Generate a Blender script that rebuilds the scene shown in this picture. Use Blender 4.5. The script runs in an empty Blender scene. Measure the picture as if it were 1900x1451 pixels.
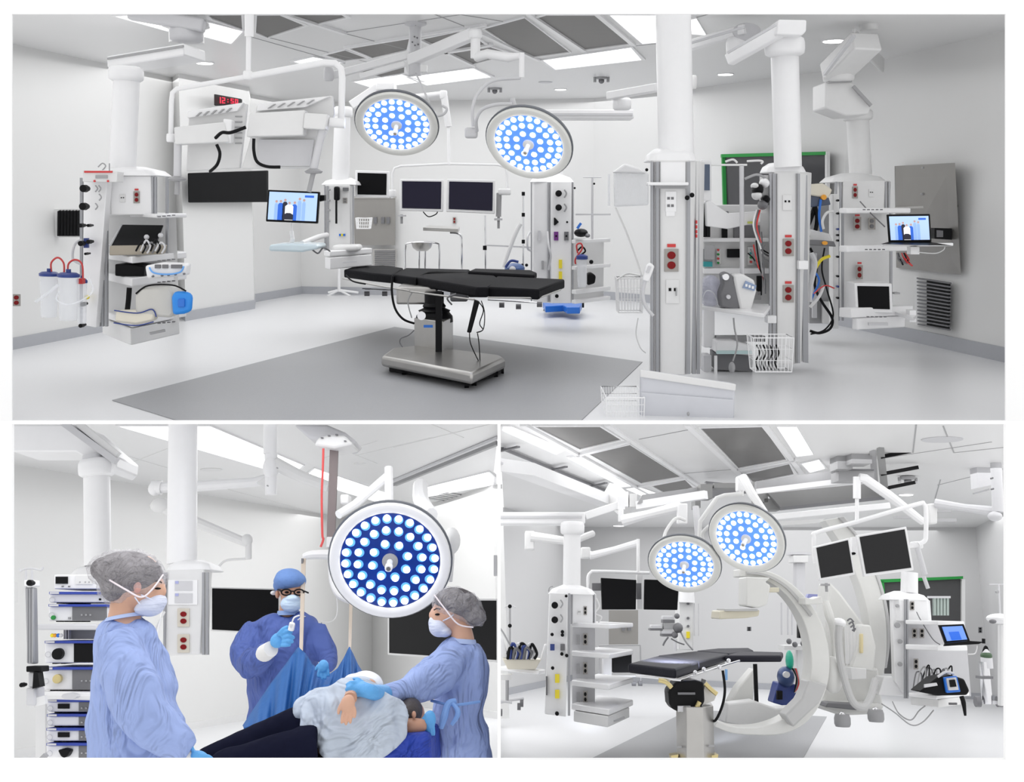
import bpy, math, random
from mathutils import Vector, Matrix, Euler, Quaternion
random.seed(7)
SC = bpy.context.scene
COL = SC.collection
V = Vector
# ------------------------------------------------------------ camera, world, exposure
W_, H_, F_ = 1900.0, 1451.0, 2000.0
CX, CY = 950.0, 575.0          # the point the lens axis passes through
EYE = 1.6

def frame_axes(yh, vx=None, vshare=0.0):
    # axes (columns) of a level room seen with its horizon at row yh
    q = (vx - CX) * vshare / F_ if vx is not None else 0.0
    uz = -(yh - CY) / (F_ + q * ((vx or CX) - CX))
    u = V((-uz * q, 1, uz))
    u.normalize()
    x = V((u.y, -u.x, 0)).normalized()
    y = u.cross(x)
    return Matrix((x, y, u)).transposed()

C1 = frame_axes(375)
cam_d = bpy.data.cameras.new('camera')
cam = bpy.data.objects.new('camera', cam_d)
COL.objects.link(cam)
cam_d.sensor_fit = 'HORIZONTAL'
cam_d.sensor_width = 36.0
cam_d.lens = 36.0 * F_ / W_
cam_d.shift_y = -(H_ / 2 - CY) / W_
cam_d.clip_start = 0.05
cam_d.clip_end = 200
CAMW = Matrix.Translation((0, 0, EYE)) @ C1.transposed().to_4x4()
cam.matrix_world = CAMW
SC.camera = cam
SC.view_settings.view_transform = 'Standard'
SC.view_settings.look = 'None'
SC.view_settings.gamma = 1.0
SC.view_settings.use_curve_mapping = False
SC.view_settings.exposure = 0.1
try:
    SC.cycles.use_denoising = True
    SC.cycles.max_bounces = 8
    SC.cycles.transparent_max_bounces = 12
    SC.cycles.sample_clamp_indirect = 4.0
except Exception:
    pass
wd = bpy.data.worlds.new('world'); SC.world = wd; wd.use_nodes = True
bgn = wd.node_tree.nodes['Background']
bgn.inputs[0].default_value = (1, 1, 1, 1)
bgn.inputs[1].default_value = 1.0

# ------------------------------------------------------------ rooms: pixel <-> place
class Room:
    def __init__(s, yh, vx=None, share=0.0, defv=None, eye=EYE):
        s.eye = eye
        s.C = frame_axes(yh, vx, share)
        s.M = CAMW @ s.C.to_4x4() @ Matrix.Translation((0, 0, -eye))
        s.Ct = s.C.transposed()
        s.yh = yh
        s.defv = defv
    def ray(s, px, py):
        return s.Ct @ V(((px - CX) / F_, -(py - CY) / F_, -1.0))
    def P(s, px, py, Y):
        d = s.ray(px, py)
        return V((0, 0, s.eye)) + d * (Y / d.y)
    def Z(s, px, py, z):
        d = s.ray(px, py)
        return V((0, 0, s.eye)) + d * ((z - s.eye) / d.z)
    def vd(s, vx):
        if vx is None: vx = s.defv
        if vx is None: return V((0, 1, 0))
        d = s.ray(vx, s.yh); d.z = 0
        return d.normalized()
    def hit(s, K, a, xA, py):
        u = s.ray(xA, py); 
        # K + t a = s u  in plan
        det = a.x * -u.y + u.x * a.y
        t = (-(K.x) * -u.y + -(u.x) * (K.y) ) / det if abs(det) > 1e-9 else 0
        # solve [a -u][t s]^T = -K
        t = (K.x * u.y - u.x * K.y) / det
        return K + a * t
    def proj(s, p):
        c = s.C @ (V(p) - V((0, 0, s.eye)))
        return (CX + F_ * c.x / -c.z, CY - F_ * c.y / -c.z)
R1 = Room(375)
R2 = Room(1175, 470, 0.5, defv=1430, eye=1.2)
R0 = Room(CY)
R3 = Room(1130, 1397, 0.4, defv=1656)
RM = R1
def room(r):
    global RM
    RM = r
def P(x, y, Y): return RM.P(x, y, Y)
def Zp(x, y, z): return RM.Z(x, y, z)
def m_(n, Y): return n * Y / F_

# ------------------------------------------------------------ added unseen area lamps that fill each room from its ceiling
def ceiling_fill(rm, x0, x1, y0, y1, z, power, col=(1, 1, 1)):
    l = bpy.data.lights.new('ceiling_fill', 'AREA'); l.shape = 'RECTANGLE'; l.size = x1 - x0; l.size_y = y1 - y0
    l.energy = power; l.color = col
    o = bpy.data.objects.new('ceiling_fill', l); COL.objects.link(o)
    o.matrix_world = rm.M @ Matrix.Translation(((x0 + x1) / 2, (y0 + y1) / 2, z))
ceiling_fill(R1, -5.0, 2.6, 10.5, 18.0, 3.24, 200)
ceiling_fill(R2, -3.6, 0.6, 10.0, 18.5, 3.04, 138)
ceiling_fill(R3, 0.6, 8.8, 11.5, 23.5, 3.24, 345)

def people_fill(x, y, Y, sx, sy, power):    # added unseen lamp below the slab, brightening the people of the treatment room
    l = bpy.data.lights.new('people_fill', 'AREA'); l.shape = 'RECTANGLE'; l.size = sx; l.size_y = sy; l.energy = power
    o = bpy.data.objects.new('people_fill', l); COL.objects.link(o)
    c = R0.P(x, y, Y); f = (c - V((0, 0, EYE))).normalized(); xx = V((1, 0, 0)); zz = xx.cross(f).normalized(); yy = zz.cross(xx)
    o.matrix_world = R0.M @ Matrix.Translation(c) @ Matrix((xx, yy, zz)).transposed().to_4x4()
people_fill(440, 797, 5.2, 2.0, 2.6, 20)
# ------------------------------------------------------------ materials
MATS = {}
def mat(name, col, rough=0.5, metal=0.0, emit=None, es=1.0, var=0.03, scale=14.0, bump=0.0, bscale=40.0, alpha=1.0, trans=0.0, coat=0.0, bstretch=None, spec=None, bdist=.02, dist=0.0):
    if name in MATS: return MATS[name]
    m = bpy.data.materials.new(name); m.use_nodes = True
    nt = m.node_tree; b = nt.nodes['Principled BSDF']; L = nt.links
    b.inputs['Roughness'].default_value = rough
    b.inputs['Metallic'].default_value = metal
    if spec is not None: b.inputs['Specular IOR Level'].default_value = spec
    b.inputs['Alpha'].default_value = alpha
    b.inputs['Transmission Weight'].default_value = trans
    b.inputs['Coat Weight'].default_value = coat
    c = (*col, 1)
    tc = nt.nodes.new('ShaderNodeTexCoord')
    n = nt.nodes.new('ShaderNodeTexNoise'); n.inputs['Scale'].default_value = scale
    n.inputs['Detail'].default_value = 4
    L.new(tc.outputs['Object'], n.inputs['Vector'])
    r = nt.nodes.new('ShaderNodeMapRange')
    r.inputs['To Min'].default_value = 1 - var; r.inputs['To Max'].default_value = 1 + var
    L.new(n.outputs['Fac'], r.inputs['Value'])
    mx = nt.nodes.new('ShaderNodeVectorMath'); mx.operation = 'SCALE'
    mx.inputs[0].default_value = col
    L.new(r.outputs[0], mx.inputs['Scale'])
    L.new(mx.outputs[0], b.inputs['Base Color'])
    if emit:
        b.inputs['Emission Color'].default_value = (*emit, 1)
        b.inputs['Emission Strength'].default_value = es
    if bump:
        n2 = nt.nodes.new('ShaderNodeTexNoise'); n2.inputs['Scale'].default_value = bscale
        n2.inputs['Detail'].default_value = 3; n2.inputs['Distortion'].default_value = dist
        src = tc.outputs['Object']
        if bstretch:
            mp = nt.nodes.new('ShaderNodeMapping'); mp.inputs['Scale'].default_value = bstretch
            L.new(src, mp.inputs['Vector']); src = mp.outputs[0]
        L.new(src, n2.inputs['Vector'])
        bp = nt.nodes.new('ShaderNodeBump'); bp.inputs['Strength'].default_value = bump
        bp.inputs['Distance'].default_value = bdist
        L.new(n2.outputs['Fac'], bp.inputs['Height'])
        L.new(bp.outputs[0], b.inputs['Normal'])
    MATS[name] = m
    return m
white = mat('white_enamel', (.86, .86, .87), .3, var=.02)
whitem = mat('matt_white', (.82, .82, .83), .5, var=.02)
offw = mat('off_white_plastic', (.74, .74, .74), .4)
lgrey = mat('light_grey_plastic', (.6, .6, .62), .4)
alu = mat('brushed_aluminium', (.36, .365, .385), .4, .45)
plate = mat('plate_steel', (.34, .32, .30), .4, .3)
steel = mat('stainless_steel', (.46, .45, .435), .3, .9, var=.10, scale=5, bump=.05, bscale=30, bstretch=(1, 1, 12))
steelp = mat('stainless_panel', (.30, .29, .275), .35, .5, var=.08, scale=3)
chrome = mat('chrome', (.75, .75, .77), .12, 1.0)
dgrey = mat('dark_grey', (.16, .16, .17), .5)
mgrey = mat('mid_grey', (.36, .36, .37), .5)
black = mat('black_plastic', (.005, .005, .006), .45, spec=.15)
pad = mat('black_pad', (.010, .010, .012), .65, bump=.15, bscale=60, spec=.06)
scrn = mat('dark_screen', (.003, .003, .004), .3, spec=.12)
scrn2 = mat('purple_black_screen', (.012, .010, .03), .25, spec=.2)
red = mat('red_socket', (.20, .006, .008), .4, spec=.2)
redb = mat('bright_red', (.6, .04, .04), .4)
blue = mat('blue_plastic', (.02, .16, .62), .35)
navy = mat('navy_plastic', (.02, .045, .22), .4)
teal = mat('teal', (.02, .3, .32), .4)
green = mat('green_frame', (.01, .26, .04), .5)
yellow = mat('yellow', (.85, .7, .03), .45)
tan = mat('tan_plastic', (.36, .32, .26), .5)
cream = mat('cream', (.72, .68, .58), .4)
brass = mat('brass', (.6, .5, .25), .3, .8)
clear = mat('clear_plastic', (.9, .92, .96), .12, alpha=.38)
bag = mat('clear_bag', (.92, .93, .95), .25, alpha=.55, bump=.8, bscale=18)
orange = mat('orange', (.8, .35, .03), .4)
wallm = mat('wall_paint', (.74, .74, .735), .25, var=.01, scale=2)
wallw = mat('gallery_paint', (.97, .97, .97), .9, var=.0)
floorm = mat('vinyl_floor', (.74, .745, .76), .3, var=.03, scale=60)
floorg = mat('grey_vinyl_floor', (.33, .335, .35), .42, var=.10, scale=90)
ceilm = mat('ceiling_paint', (.78, .78, .78), .35, var=.01, scale=2)
basem = mat('baseboard_grey', (.42, .43, .46), .45)
hepa = mat('diffuser_mesh', (.135, .13, .125), .45, .3, var=.08, scale=5)
glow = mat('light_diffuser', (1, 1, 1), .5, emit=(1, 1, 1), es=2.0)
glow2 = mat('downlight_lens', (1, 1, 1), .5, emit=(1, 1, 1), es=3.0)

# ------------------------------------------------------------ mesh builder
def basis(a):
    a = V(a).normalized()
    t = V((0, 0, 1)) if abs(a.z) < .9 else V((1, 0, 0))
    x = t.cross(a).normalized()
    return x, a.cross(x), a
def catmull(pts, k=6):
    if len(pts) < 3: return [V(p) for p in pts]
    q = [V(p) for p in pts]; out = []
    for i in range(len(q) - 1):
        p0 = q[max(i - 1, 0)]; p1 = q[i]; p2 = q[i + 1]; p3 = q[min(i + 2, len(q) - 1)]
        for j in range(k):
            t = j / k
            out.append(.5 * ((2 * p1) + (p2 - p0) * t + (2 * p0 - 5 * p1 + 4 * p2 - p3) * t * t + (-p0 + 3 * p1 - 3 * p2 + p3) * t ** 3))
    out.append(q[-1])
    return out
class B:
    def __init__(s): s.v = []; s.f = []
    def add(s, vs, fs):
        o = len(s.v); s.v += [V(p) for p in vs]; s.f += [tuple(i + o for i in f) for f in fs]; return s
    def hexa(s, a, b):  # a,b: loops of n points
        n = len(a)
        fs = [tuple(range(n))[::-1], tuple(range(n, 2 * n))] + [(i, (i + 1) % n, n + (i + 1) % n, n + i) for i in range(n)]
        return s.add(list(a) + list(b), fs)
    def box(s, c, d, rz=0, ry=0, rx=0):
        R = Euler((rx, ry, rz)).to_matrix(); c = V(c); x, y, z = d[0] / 2, d[1] / 2, d[2] / 2
        lo = [c + R @ V(p) for p in ((-x, -y, -z), (x, -y, -z), (x, y, -z), (-x, y, -z))]
        hi = [c + R @ V(p) for p in ((-x, -y, z), (x, -y, z), (x, y, z), (-x, y, z))]
        return s.hexa(lo, hi)
    def bar(s, p0, p1, w, h=None):
        p0 = V(p0); p1 = V(p1); h = h or w; x, y, a = basis(p1 - p0)
        q = [(-w / 2, -h / 2), (w / 2, -h / 2), (w / 2, h / 2), (-w / 2, h / 2)]
        return s.hexa([p0 + x * i + y * j for i, j in q], [p1 + x * i + y * j for i, j in q])
    def cyl(s, p0, p1, r0, r1=None, n=20, caps=True):
        r1 = r0 if r1 is None else r1; p0 = V(p0); p1 = V(p1); x, y, a = basis(p1 - p0); o = len(s.v)
        for p, r in ((p0, r0), (p1, r1)):
            for i in range(n):
                t = 2 * math.pi * i / n
                s.v.append(p + x * (r * math.cos(t)) + y * (r * math.sin(t)))
        for i in range(n): s.f.append((o + i, o + (i + 1) % n, o + n + (i + 1) % n, o + n + i))
        if caps: s.f.append(tuple(range(o + n - 1, o - 1, -1))); s.f.append(tuple(range(o + n, o + 2 * n)))
        return s
    def lathe(s, c, axis, prof, n=28, sx=1, sy=1):
        c = V(c); x, y, a = basis(axis); o = len(s.v)
        for r, h in prof:
            for i in range(n):
                t = 2 * math.pi * i / n
                s.v.append(c + a * h + x * (r * sx * math.cos(t)) + y * (r * sy * math.sin(t)))
        for k in range(len(prof) - 1):
            for i in range(n): s.f.append((o + k * n + i, o + k * n + (i + 1) % n, o + (k + 1) * n + (i + 1) % n, o + (k + 1) * n + i))
        s.f.append(tuple(range(o + n - 1, o - 1, -1))); e = o + (len(prof) - 1) * n
        s.f.append(tuple(range(e, e + n)))
        return s
    def tube(s, pts, r, n=10, smooth=True, k=6):
        pts = catmull(pts, k) if smooth else [V(p) for p in pts]
        rr = r if isinstance(r, (list, tuple)) else None
        o = len(s.v); m = len(pts); prev = None
        for i, p in enumerate(pts):
            d = (pts[min(i + 1, m - 1)] - pts[max(i - 1, 0)])
            if d.length < 1e-9: d = V((0, 0, 1))
            d.normalize()
            if prev is None: x, y, _ = basis(d)
            else:
                x = prev - d * prev.dot(d)
                x = x.normalized() if x.length > 1e-6 else basis(d)[0]
                y = d.cross(x)
            prev = x
            if rr:
                f = i / (m - 1) * (len(rr) - 1); j = min(int(f), len(rr) - 2); q = rr[j] * (1 - (f - j)) + rr[j + 1] * (f - j)
            else: q = r
            for k2 in range(n):
                t = 2 * math.pi * k2 / n
                s.v.append(p + x * (q * math.cos(t)) + y * (q * math.sin(t)))
        for i in range(m - 1):
            for k2 in range(n): s.f.append((o + i * n + k2, o + i * n + (k2 + 1) % n, o + (i + 1) * n + (k2 + 1) % n, o + (i + 1) * n + k2))
        s.f.append(tuple(range(o + n - 1, o - 1, -1))); s.f.append(tuple(range(o + (m - 1) * n, o + m * n)))
        return s
    def ptube(s, pts, rpx, smooth=True, n=10, k=6):   # pts: (px, py, Y)
        Y = sum(p[2] for p in pts) / len(pts)
        r = [m_(q, Y) for q in rpx] if isinstance(rpx, (list, tuple)) else m_(rpx, Y)
        return s.tube([P(*p) for p in pts], r, n, smooth, k)
    def ball(s, c, r, n=16, rot=None):
        r = (r, r, r) if not isinstance(r, (tuple, list)) else r
        c = V(c); o = len(s.v); h = n // 2
        R = rot.to_matrix() if rot is not None else Matrix.Identity(3)
        s.v.append(c + R @ V((0, 0, r[2])))
        for i in range(1, h):
            a = math.pi * i / h
            for j in range(n):
                t = 2 * math.pi * j / n
                s.v.append(c + R @ V((r[0] * math.sin(a) * math.cos(t), r[1] * math.sin(a) * math.sin(t), r[2] * math.cos(a))))
        s.v.append(c + R @ V((0, 0, -r[2]))); e = len(s.v) - 1
        for j in range(n):
            s.f.append((o, o + 1 + j, o + 1 + (j + 1) % n))
            s.f.append((e, e - n + (j + 1) % n, e - n + j))
        for i in range(h - 2):
            for j in range(n):
                a = o + 1 + i * n; s.f.append((a + j, a + n + j, a + n + (j + 1) % n, a + (j + 1) % n))
        return s
    def pix(s, poly, Y, th=.03, vx='d'):   # traced outline at its own distance, extruded away
        if vx == 'y': d = V((0, 1, 0))
        else: d = RM.vd(None if vx == 'd' else vx)
        Ys = Y if isinstance(Y, (list, tuple)) else [Y] * len(poly)
        a = [P(x, y, q) for (x, y), q in zip(poly, Ys)]
        return s.hexa(a, [p + d * th for p in a])
    def rect(s, x0, y0, x1, y1, Y, th=.03, vx='y'):
        return s.pix([(x0, y1), (x1, y1), (x1, y0), (x0, y0)], Y, th, vx)
    def disc(s, x, y, rpx, Y, th=.02, n=20, ry=None):
        ry = ry or rpx
        return s.pix([(x + rpx * math.cos(2 * math.pi * i / n), y - ry * math.sin(2 * math.pi * i / n)) for i in range(n)], Y, th, 'y')
    def plane(s, poly, z, th=.03):         # outline traced on a level plane z, thickness along z
        a = [Zp(x, y, z) for x, y in poly]
        return s.hexa(a, [p + V((0, 0, th)) for p in a])
    def vbox(s, cx, yt, yb, Y, vA, xA, vB, xB):  # box by its near vertical edge and two vanishing directions
        K = P(cx, yb, Y); T = P(cx, yt, Y); h = T.z - K.z
        A = RM.hit(K, RM.vd(vA), xA, yb); Bp = RM.hit(K, RM.vd(vB), xB, yb); D = A + Bp - K
        lo = [K, A, D, Bp]
        return s.hexa(lo, [p + V((0, 0, h)) for p in lo])
    def go(s, name, m, parent=None, label=None, cat=None, group=None, kind=None, bev=0, smooth=True, ang=35, sub=0, loc=None):
        root = parent
        while root is not None and root.parent is not None: root = root.parent
        if root is not None: org = V(root['_org'])
        else:
            xs = [p.x for p in s.v]; ys = [p.y for p in s.v]; zs = [p.z for p in s.v]
            org = V(((min(xs) + max(xs)) / 2, (min(ys) + max(ys)) / 2, min(zs)))
        me = bpy.data.meshes.new(name)
        me.from_pydata([p - org for p in s.v], [], s.f)
        me.validate(); me.update()
        import bmesh
        bm = bmesh.new(); bm.from_mesh(me); bmesh.ops.recalc_face_normals(bm, faces=bm.faces); bm.to_mesh(me); bm.free()
        if smooth:
            me.shade_smooth(); me.set_sharp_from_angle(angle=math.radians(ang))
        me.materials.append(m)
        o = bpy.data.objects.new(name, me); COL.objects.link(o)
        if parent is not None: o.parent = parent
        else:
            o.matrix_world = RM.M @ Matrix.Translation(org); o['_org'] = tuple(org)
        if bev:
            bmod = o.modifiers.new('bevel', 'BEVEL'); bmod.width = bev; bmod.segments = 2; bmod.limit_method = 'ANGLE'; bmod.harden_normals = False
        if sub:
            sm = o.modifiers.new('subdivision', 'SUBSURF'); sm.levels = sub; sm.render_levels = sub
        if label: o['label'] = label
        if cat: o['category'] = cat
        if group: o['group'] = group
        if kind: o['kind'] = kind
        return o
def thing(name, label, cat, org, group=None):
    o = bpy.data.objects.new(name, None); COL.objects.link(o)
    o.empty_display_size = .1
    o.matrix_world = RM.M @ Matrix.Translation(V(org)); o['_org'] = tuple(V(org))
    o['label'] = label; o['category'] = cat
    if group: o['group'] = group
    return o
def S(b, name, m, **k):
    return b.go(name, m, kind='structure', **k)
# ============================================================ STRUCTURE
def wallseg(name, pts, zt, th=.15, m=None, z0=0.0):
    for (a, b) in zip(pts[:-1], pts[1:]):
        p = Zp(*a, 0.0); q = Zp(*b, 0.0)
        d = (q - p).normalized(); n = V((-d.y, d.x, 0))
        if n.dot(V(((p.x + q.x) / 2, (p.y + q.y) / 2, 0))) < 0: n = -n
        lo = [p, q, q + n * th, p + n * th]
        for v in lo: v.z = z0
        S(B().hexa(lo, [v + V((0, 0, zt - z0)) for v in lo]), name, m or wallm, smooth=False)
def baseb(name, pts, h=.14, th=.02, m=None):
    for (a, b) in zip(pts[:-1], pts[1:]):
        p = Zp(*a, 0.0); q = Zp(*b, 0.0)
        d = (q - p).normalized(); n = V((-d.y, d.x, 0))
        if n.dot(V(((p.x + q.x) / 2, (p.y + q.y) / 2, 0))) > 0: n = -n
        lo = [p, q, q + n * th, p + n * th]
        for v in lo: v.z = 0
        S(B().hexa(lo, [v + V((0, 0, h)) for v in lo]), name, m or basem, smooth=False)
def ceil_thing(name, label, cat, poly, z, m, parts=None, group=None, th=.02, frame=True, fm=None, drop=.004):
    # a light or air panel set into the ceiling, framed by a thin metal edge
    c = [Zp(x, y, z) for x, y in poly]; cc = sum(c, V((0, 0, 0))) / len(c)
    if not frame:
        b = B(); a = [v - V((0, 0, drop)) for v in c]; b.hexa(a, [v + V((0, 0, th)) for v in a])
        return b.go(name, m, label=label, cat=cat, group=group, smooth=False)
    t = thing(name, label, cat, cc, group)
    a = [v - V((0, 0, drop)) for v in c]
    inn = [v + (cc - v).normalized() * .05 for v in a]
    B().hexa(inn, [v + V((0, 0, th)) for v in inn]).go('diffuser', m, t, smooth=False)
    f = B(); n = len(a)
    for i in range(n):
        j = (i + 1) % n
        lo = [a[i], a[j], inn[j], inn[i]]
        f.hexa([v - V((0, 0, .012)) for v in lo], [v + V((0, 0, .03)) for v in lo])
    f.go('frame', fm or white, t, smooth=False)
    return t
def arealamp(poly, z, power, col=(1, 1, 1)):
    c = [Zp(x, y, z) for x, y in poly]; cc = sum(c, V((0, 0, 0))) / len(c)
    l = bpy.data.lights.new('lamp', 'AREA'); l.shape = 'RECTANGLE'
    ex = (c[1] - c[0]); ey = (c[2] - c[1]); l.size = ex.length; l.size_y = ey.length
    l.energy = power; l.color = col
    o = bpy.data.objects.new('ceiling_lamp_light', l); COL.objects.link(o)
    x = ex.normalized(); zz = V((0, 0, 1)); y = zz.cross(x)
    R = Matrix((x, y, zz)).transposed().to_4x4()
    o.matrix_world = RM.M @ Matrix.Translation(cc - V((0, 0, .06))) @ R
def spotl(p, power, r=.1):
    l = bpy.data.lights.new('lamp', 'POINT'); l.energy = power; l.shadow_soft_size = r
    o = bpy.data.objects.new('room_light', l); COL.objects.link(o); o.matrix_world = RM.M @ Matrix.Translation(V(p))
def frontwall(name, D, op, out, th=.015):
    x0, y0, x1, y1 = op; X0, Y0, X1, Y1 = out
    b = B()
    for r in ((X0, Y0, X1, y0), (X0, y1, X1, Y1), (X0, y0, x0, y1), (x1, y0, X1, y1)):
        if r[2] - r[0] > 0 and r[3] - r[1] > 0: b.rect(*r, D, th, 'y')
    S(b, name, wallw, smooth=False)
room(R0)
frontwall('wall_front_upper', 7.8, (22, 26, 1866, 780), (-160, -140, 2060, 784))
frontwall('wall_front_left', 3.2, (22, 787, 923, 1410), (-160, 782, 926, 1600))
frontwall('wall_front_right', 3.2, (929, 787, 1866, 1410), (926, 782, 2060, 1600))
b = B(); b.hexa([P(-160, 782, 3.32), P(2060, 782, 3.32), P(2060, 785, 3.32), P(-160, 785, 3.32)], [P(-160, 782, 7.8), P(2060, 782, 7.8), P(2060, 785, 7.8), P(-160, 785, 7.8)])
S(b, 'ceiling_slab', wallw, smooth=False)
b = B(); b.hexa([P(924, 787, 3.32), P(928, 787, 3.32), P(928, 1450, 3.32), P(924, 1450, 3.32)], [P(924, 787, 12), P(928, 787, 12), P(928, 1450, 12), P(924, 1450, 12)])
S(b, 'wall_partition', wallm, smooth=False)

# ------------------------------------------------------------ room 1 shell
room(R1)
CE1 = 3.3
WL1 = [(-90, 671), (474, 560), (560, 545)]
WB1 = [(560, 545), (1100, 553), (1250, 566)]
WR1 = [(1250, 566), (1560, 604), (1990, 700)]
def slabpoly(name, pts, z, m, th, dz=0):
    b = B(); a = [Zp(x, y, 0) for x, y in pts]
    for v in a: v.z = z
    return a
def floor_from(name, wallpts, near, z, m, th=-.003):
    a = [Zp(x, y, 0.0) for x, y in wallpts] + [Zp(x, y, 0.0) for x, y in near]
    for v in a: v.z = z
    S(B().hexa(a, [v + V((0, 0, th)) for v in a]), name, m, smooth=False)
def ceil_from(name, wallpts, near, z, m, th=.08):
    a = [Zp(x, y, 0.0) for x, y in wallpts]
    for v in a: v.z = z
    a += [Zp(x, y, z) for x, y in near]
    S(B().hexa(a, [v + V((0, 0, th)) for v in a]), name, m, smooth=False)
allw = WL1 + WB1[1:] + WR1[1:]
floor_from('floor', allw, [(1990, 783), (-90, 783)], 0, floorm)
ceil_from('ceiling', allw, [(1990, 16), (-90, 16)], CE1, ceilm)
wallseg('wall_left', WL1, CE1); wallseg('wall_back', WB1, CE1); wallseg('wall_right', WR1, CE1)
baseb('baseboard_left', WL1, .13); baseb('baseboard_back', WB1, .13); baseb('baseboard_right', WR1, .15)
S(B().plane([(208, 743), (732, 607), (1192, 672), (1078, 781), (330, 781)], .002, .004), 'floor_inset', floorg, smooth=False)
# pillar standing out of the left wall
a = [Zp(345, 595, 0), Zp(472, 572, 0), Zp(474, 559, 0), Zp(330, 586, 0)]
S(B().hexa(a, [v + V((0, 0, CE1)) for v in a]), 'wall_pillar', wallm, smooth=False)
a = [Zp(344, 596, 0), Zp(473, 573, 0), Zp(474.5, 559, 0), Zp(330, 586, 0)]
S(B().hexa(a, [v + V((0, 0, .13)) for v in a]), 'baseboard_pillar', basem, smooth=False)
# ceiling panels
LS1 = [([(372, 66), (430, 80), (457, 55), (380, 36)], 'bright ceiling light panel beside the left boom arm'),
       ([(205, 26), (318, 58), (316, 42), (252, 24)], 'bright ceiling light panel behind the left boom mount'),
       ([(537, 112), (575, 122), (641, 114), (581, 103)], 'small bright ceiling light panel above the monitor bar'),
       ([(650, 150), (690, 162), (790, 150), (745, 135)], 'bright ceiling light panel behind the round lamp arm'),
       ([(752, 141), (790, 157), (918, 141), (880, 124)], 'long bright ceiling light panel in the middle of the upper room'),
       ([(1000, 110), (1028, 128), (1198, 109), (1174, 85)], 'long bright ceiling light panel left of the big white column'),
       ([(1128, 24), (1192, 80), (1226, 77), (1226, 24)], 'large bright ceiling light panel touching the big white column'),
       ([(1278, 33), (1283, 62), (1312, 64), (1292, 30)], 'narrow bright ceiling light panel right of the big white column')]
for poly, lb in LS1:
    ceil_thing('ceiling_light', lb, 'ceiling light', poly, CE1, glow, group='light panels of the upper room')
HP1 = [([(893, 50), (981, 106), (1061, 96), (973, 29)], 'dark ceiling air diffuser between the lamp arm and its striped twin'),
       ([(989, 30), (1083, 92), (1171, 81), (1112, 24), (1010, 24)], 'dark ceiling air diffuser beside the large bright ceiling panel'),
       ([(775, 70), (822, 95), (908, 82), (866, 52)], 'dark ceiling air diffuser behind the surgical lamp mount'),
       ([(826, 97), (873, 119), (957, 98), (912, 84)], 'dark ceiling air diffuser behind the jointed lamp arm'),
       ([(640, 88), (690, 107), (762, 92), (762, 68)], 'dark ceiling air diffuser left of the surgical lamp mount'),
       ([(596, 100), (640, 112), (688, 107), (640, 90)], 'small dark ceiling air diffuser above the curved bar end'),
       ([(472, 60), (496, 69), (575, 45), (520, 24), (474, 24)], 'dark ceiling air diffuser right of the monitor pole'),
       ([(530, 24), (578, 46), (652, 30), (640, 24)], 'dark ceiling air diffuser at the top edge right of the monitor pole'),
       ([(655, 130), (712, 143), (756, 134), (752, 116)], 'dark ceiling air diffuser under the left lamp arm'),
       ([(380, 24), (384, 33), (452, 54), (452, 24)], 'dark ceiling air diffuser left of the monitor pole')]
for poly, lb in HP1:
    ceil_thing('air_diffuser', lb, 'air diffuser', poly, CE1, hepa, group='dark diffusers of the upper room')
# thin seams between the ceiling tiles and white tee bars
seam = B()
for x0, y0, x1, y1 in ((500, 70, 720, 125), (574, 45, 755, 92), (640, 60, 900, 20), (457, 66, 640, 118), (935, 40, 780, 15), (870, 52, 800, 24), (1180, 85, 1420, 60), (1290, 33, 1345, 18)):
    seam.bar(Zp(x0, y0, CE1 - .001), Zp(x1, y1, CE1 - .001), .012, .006)
S(seam, 'ceiling_seams', mgrey, smooth=False)
tee = B()
for x0, y0, x1, y1 in ((866, 50, 1000, 112), (981, 26, 1085, 95), (1106, 24, 1176, 83), (772, 70, 880, 122), (640, 88, 900, 46), (520, 24, 640, 62), (822, 98, 912, 82)):
    tee.bar(Zp(x0, y0, CE1 - .012), Zp(x1, y1, CE1 - .012), .05, .03)
S(tee, 'ceiling_tee_bars', white, smooth=False)
def downlight(x, y, r, lb, z=None, grp='round downlights'):
    z = CE1 if z is None else z
    c = Zp(x, y, z); t = thing('downlight', lb, 'downlight', c, grp)
    B().lathe(c, (0, 0, -1), [(r * 1.15, -.02), (r * 1.15, .012), (r, .012), (r, 0)], 24).go('trim_ring', white, t)
    B().cyl(c - V((0, 0, .016)), c, r * .95, n=24).go('lens', glow2, t)
for x, y, r, lb in ((380, 116, .10, 'round ceiling downlight beside the left boom arm'), (1040, 165, .085, 'round ceiling downlight right of the two surgical lamps'),
                    (1346, 137, .10, 'round ceiling downlight behind the bent boom arm'), (1548, 75, .12, 'round ceiling downlight near the right boom')):
    downlight(x, y, r, lb)
c = Zp(1012, 152, CE1)
b = B().lathe(c, (0, 0, -1), [(.1, -.01), (.1, .008), (.085, .012), (.01, .006)], 24)
b.go('ceiling_speaker', lgrey, label='round grey ceiling speaker grille left of a downlight', cat='speaker')
def sprinkler(x, y, lb, r=.05, z=None):
    z = CE1 if z is None else z
    c = Zp(x, y, z); t = thing('ceiling_camera', lb, 'ceiling camera', c)
    B().lathe(c, (0, 0, -1), [(r * 1.6, -.01), (r * 1.6, .02), (r, .03)], 20).go('base', mgrey, t)
    B().ball(c - V((0, 0, .05)), r * .8).go('dome', dgrey, t)
    for k in (-1, 1): B().cyl(c + V((k * r * 1.8, 0, 0)), c + V((k * r * 1.8, 0, -.07)), .02).go('knob', mgrey, t)
sprinkler(1116, 143, 'grey domed fitting on the ceiling right of the downlight')
sprinkler(918, 163, 'grey domed fitting on the ceiling between the two surgical lamps')

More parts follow.
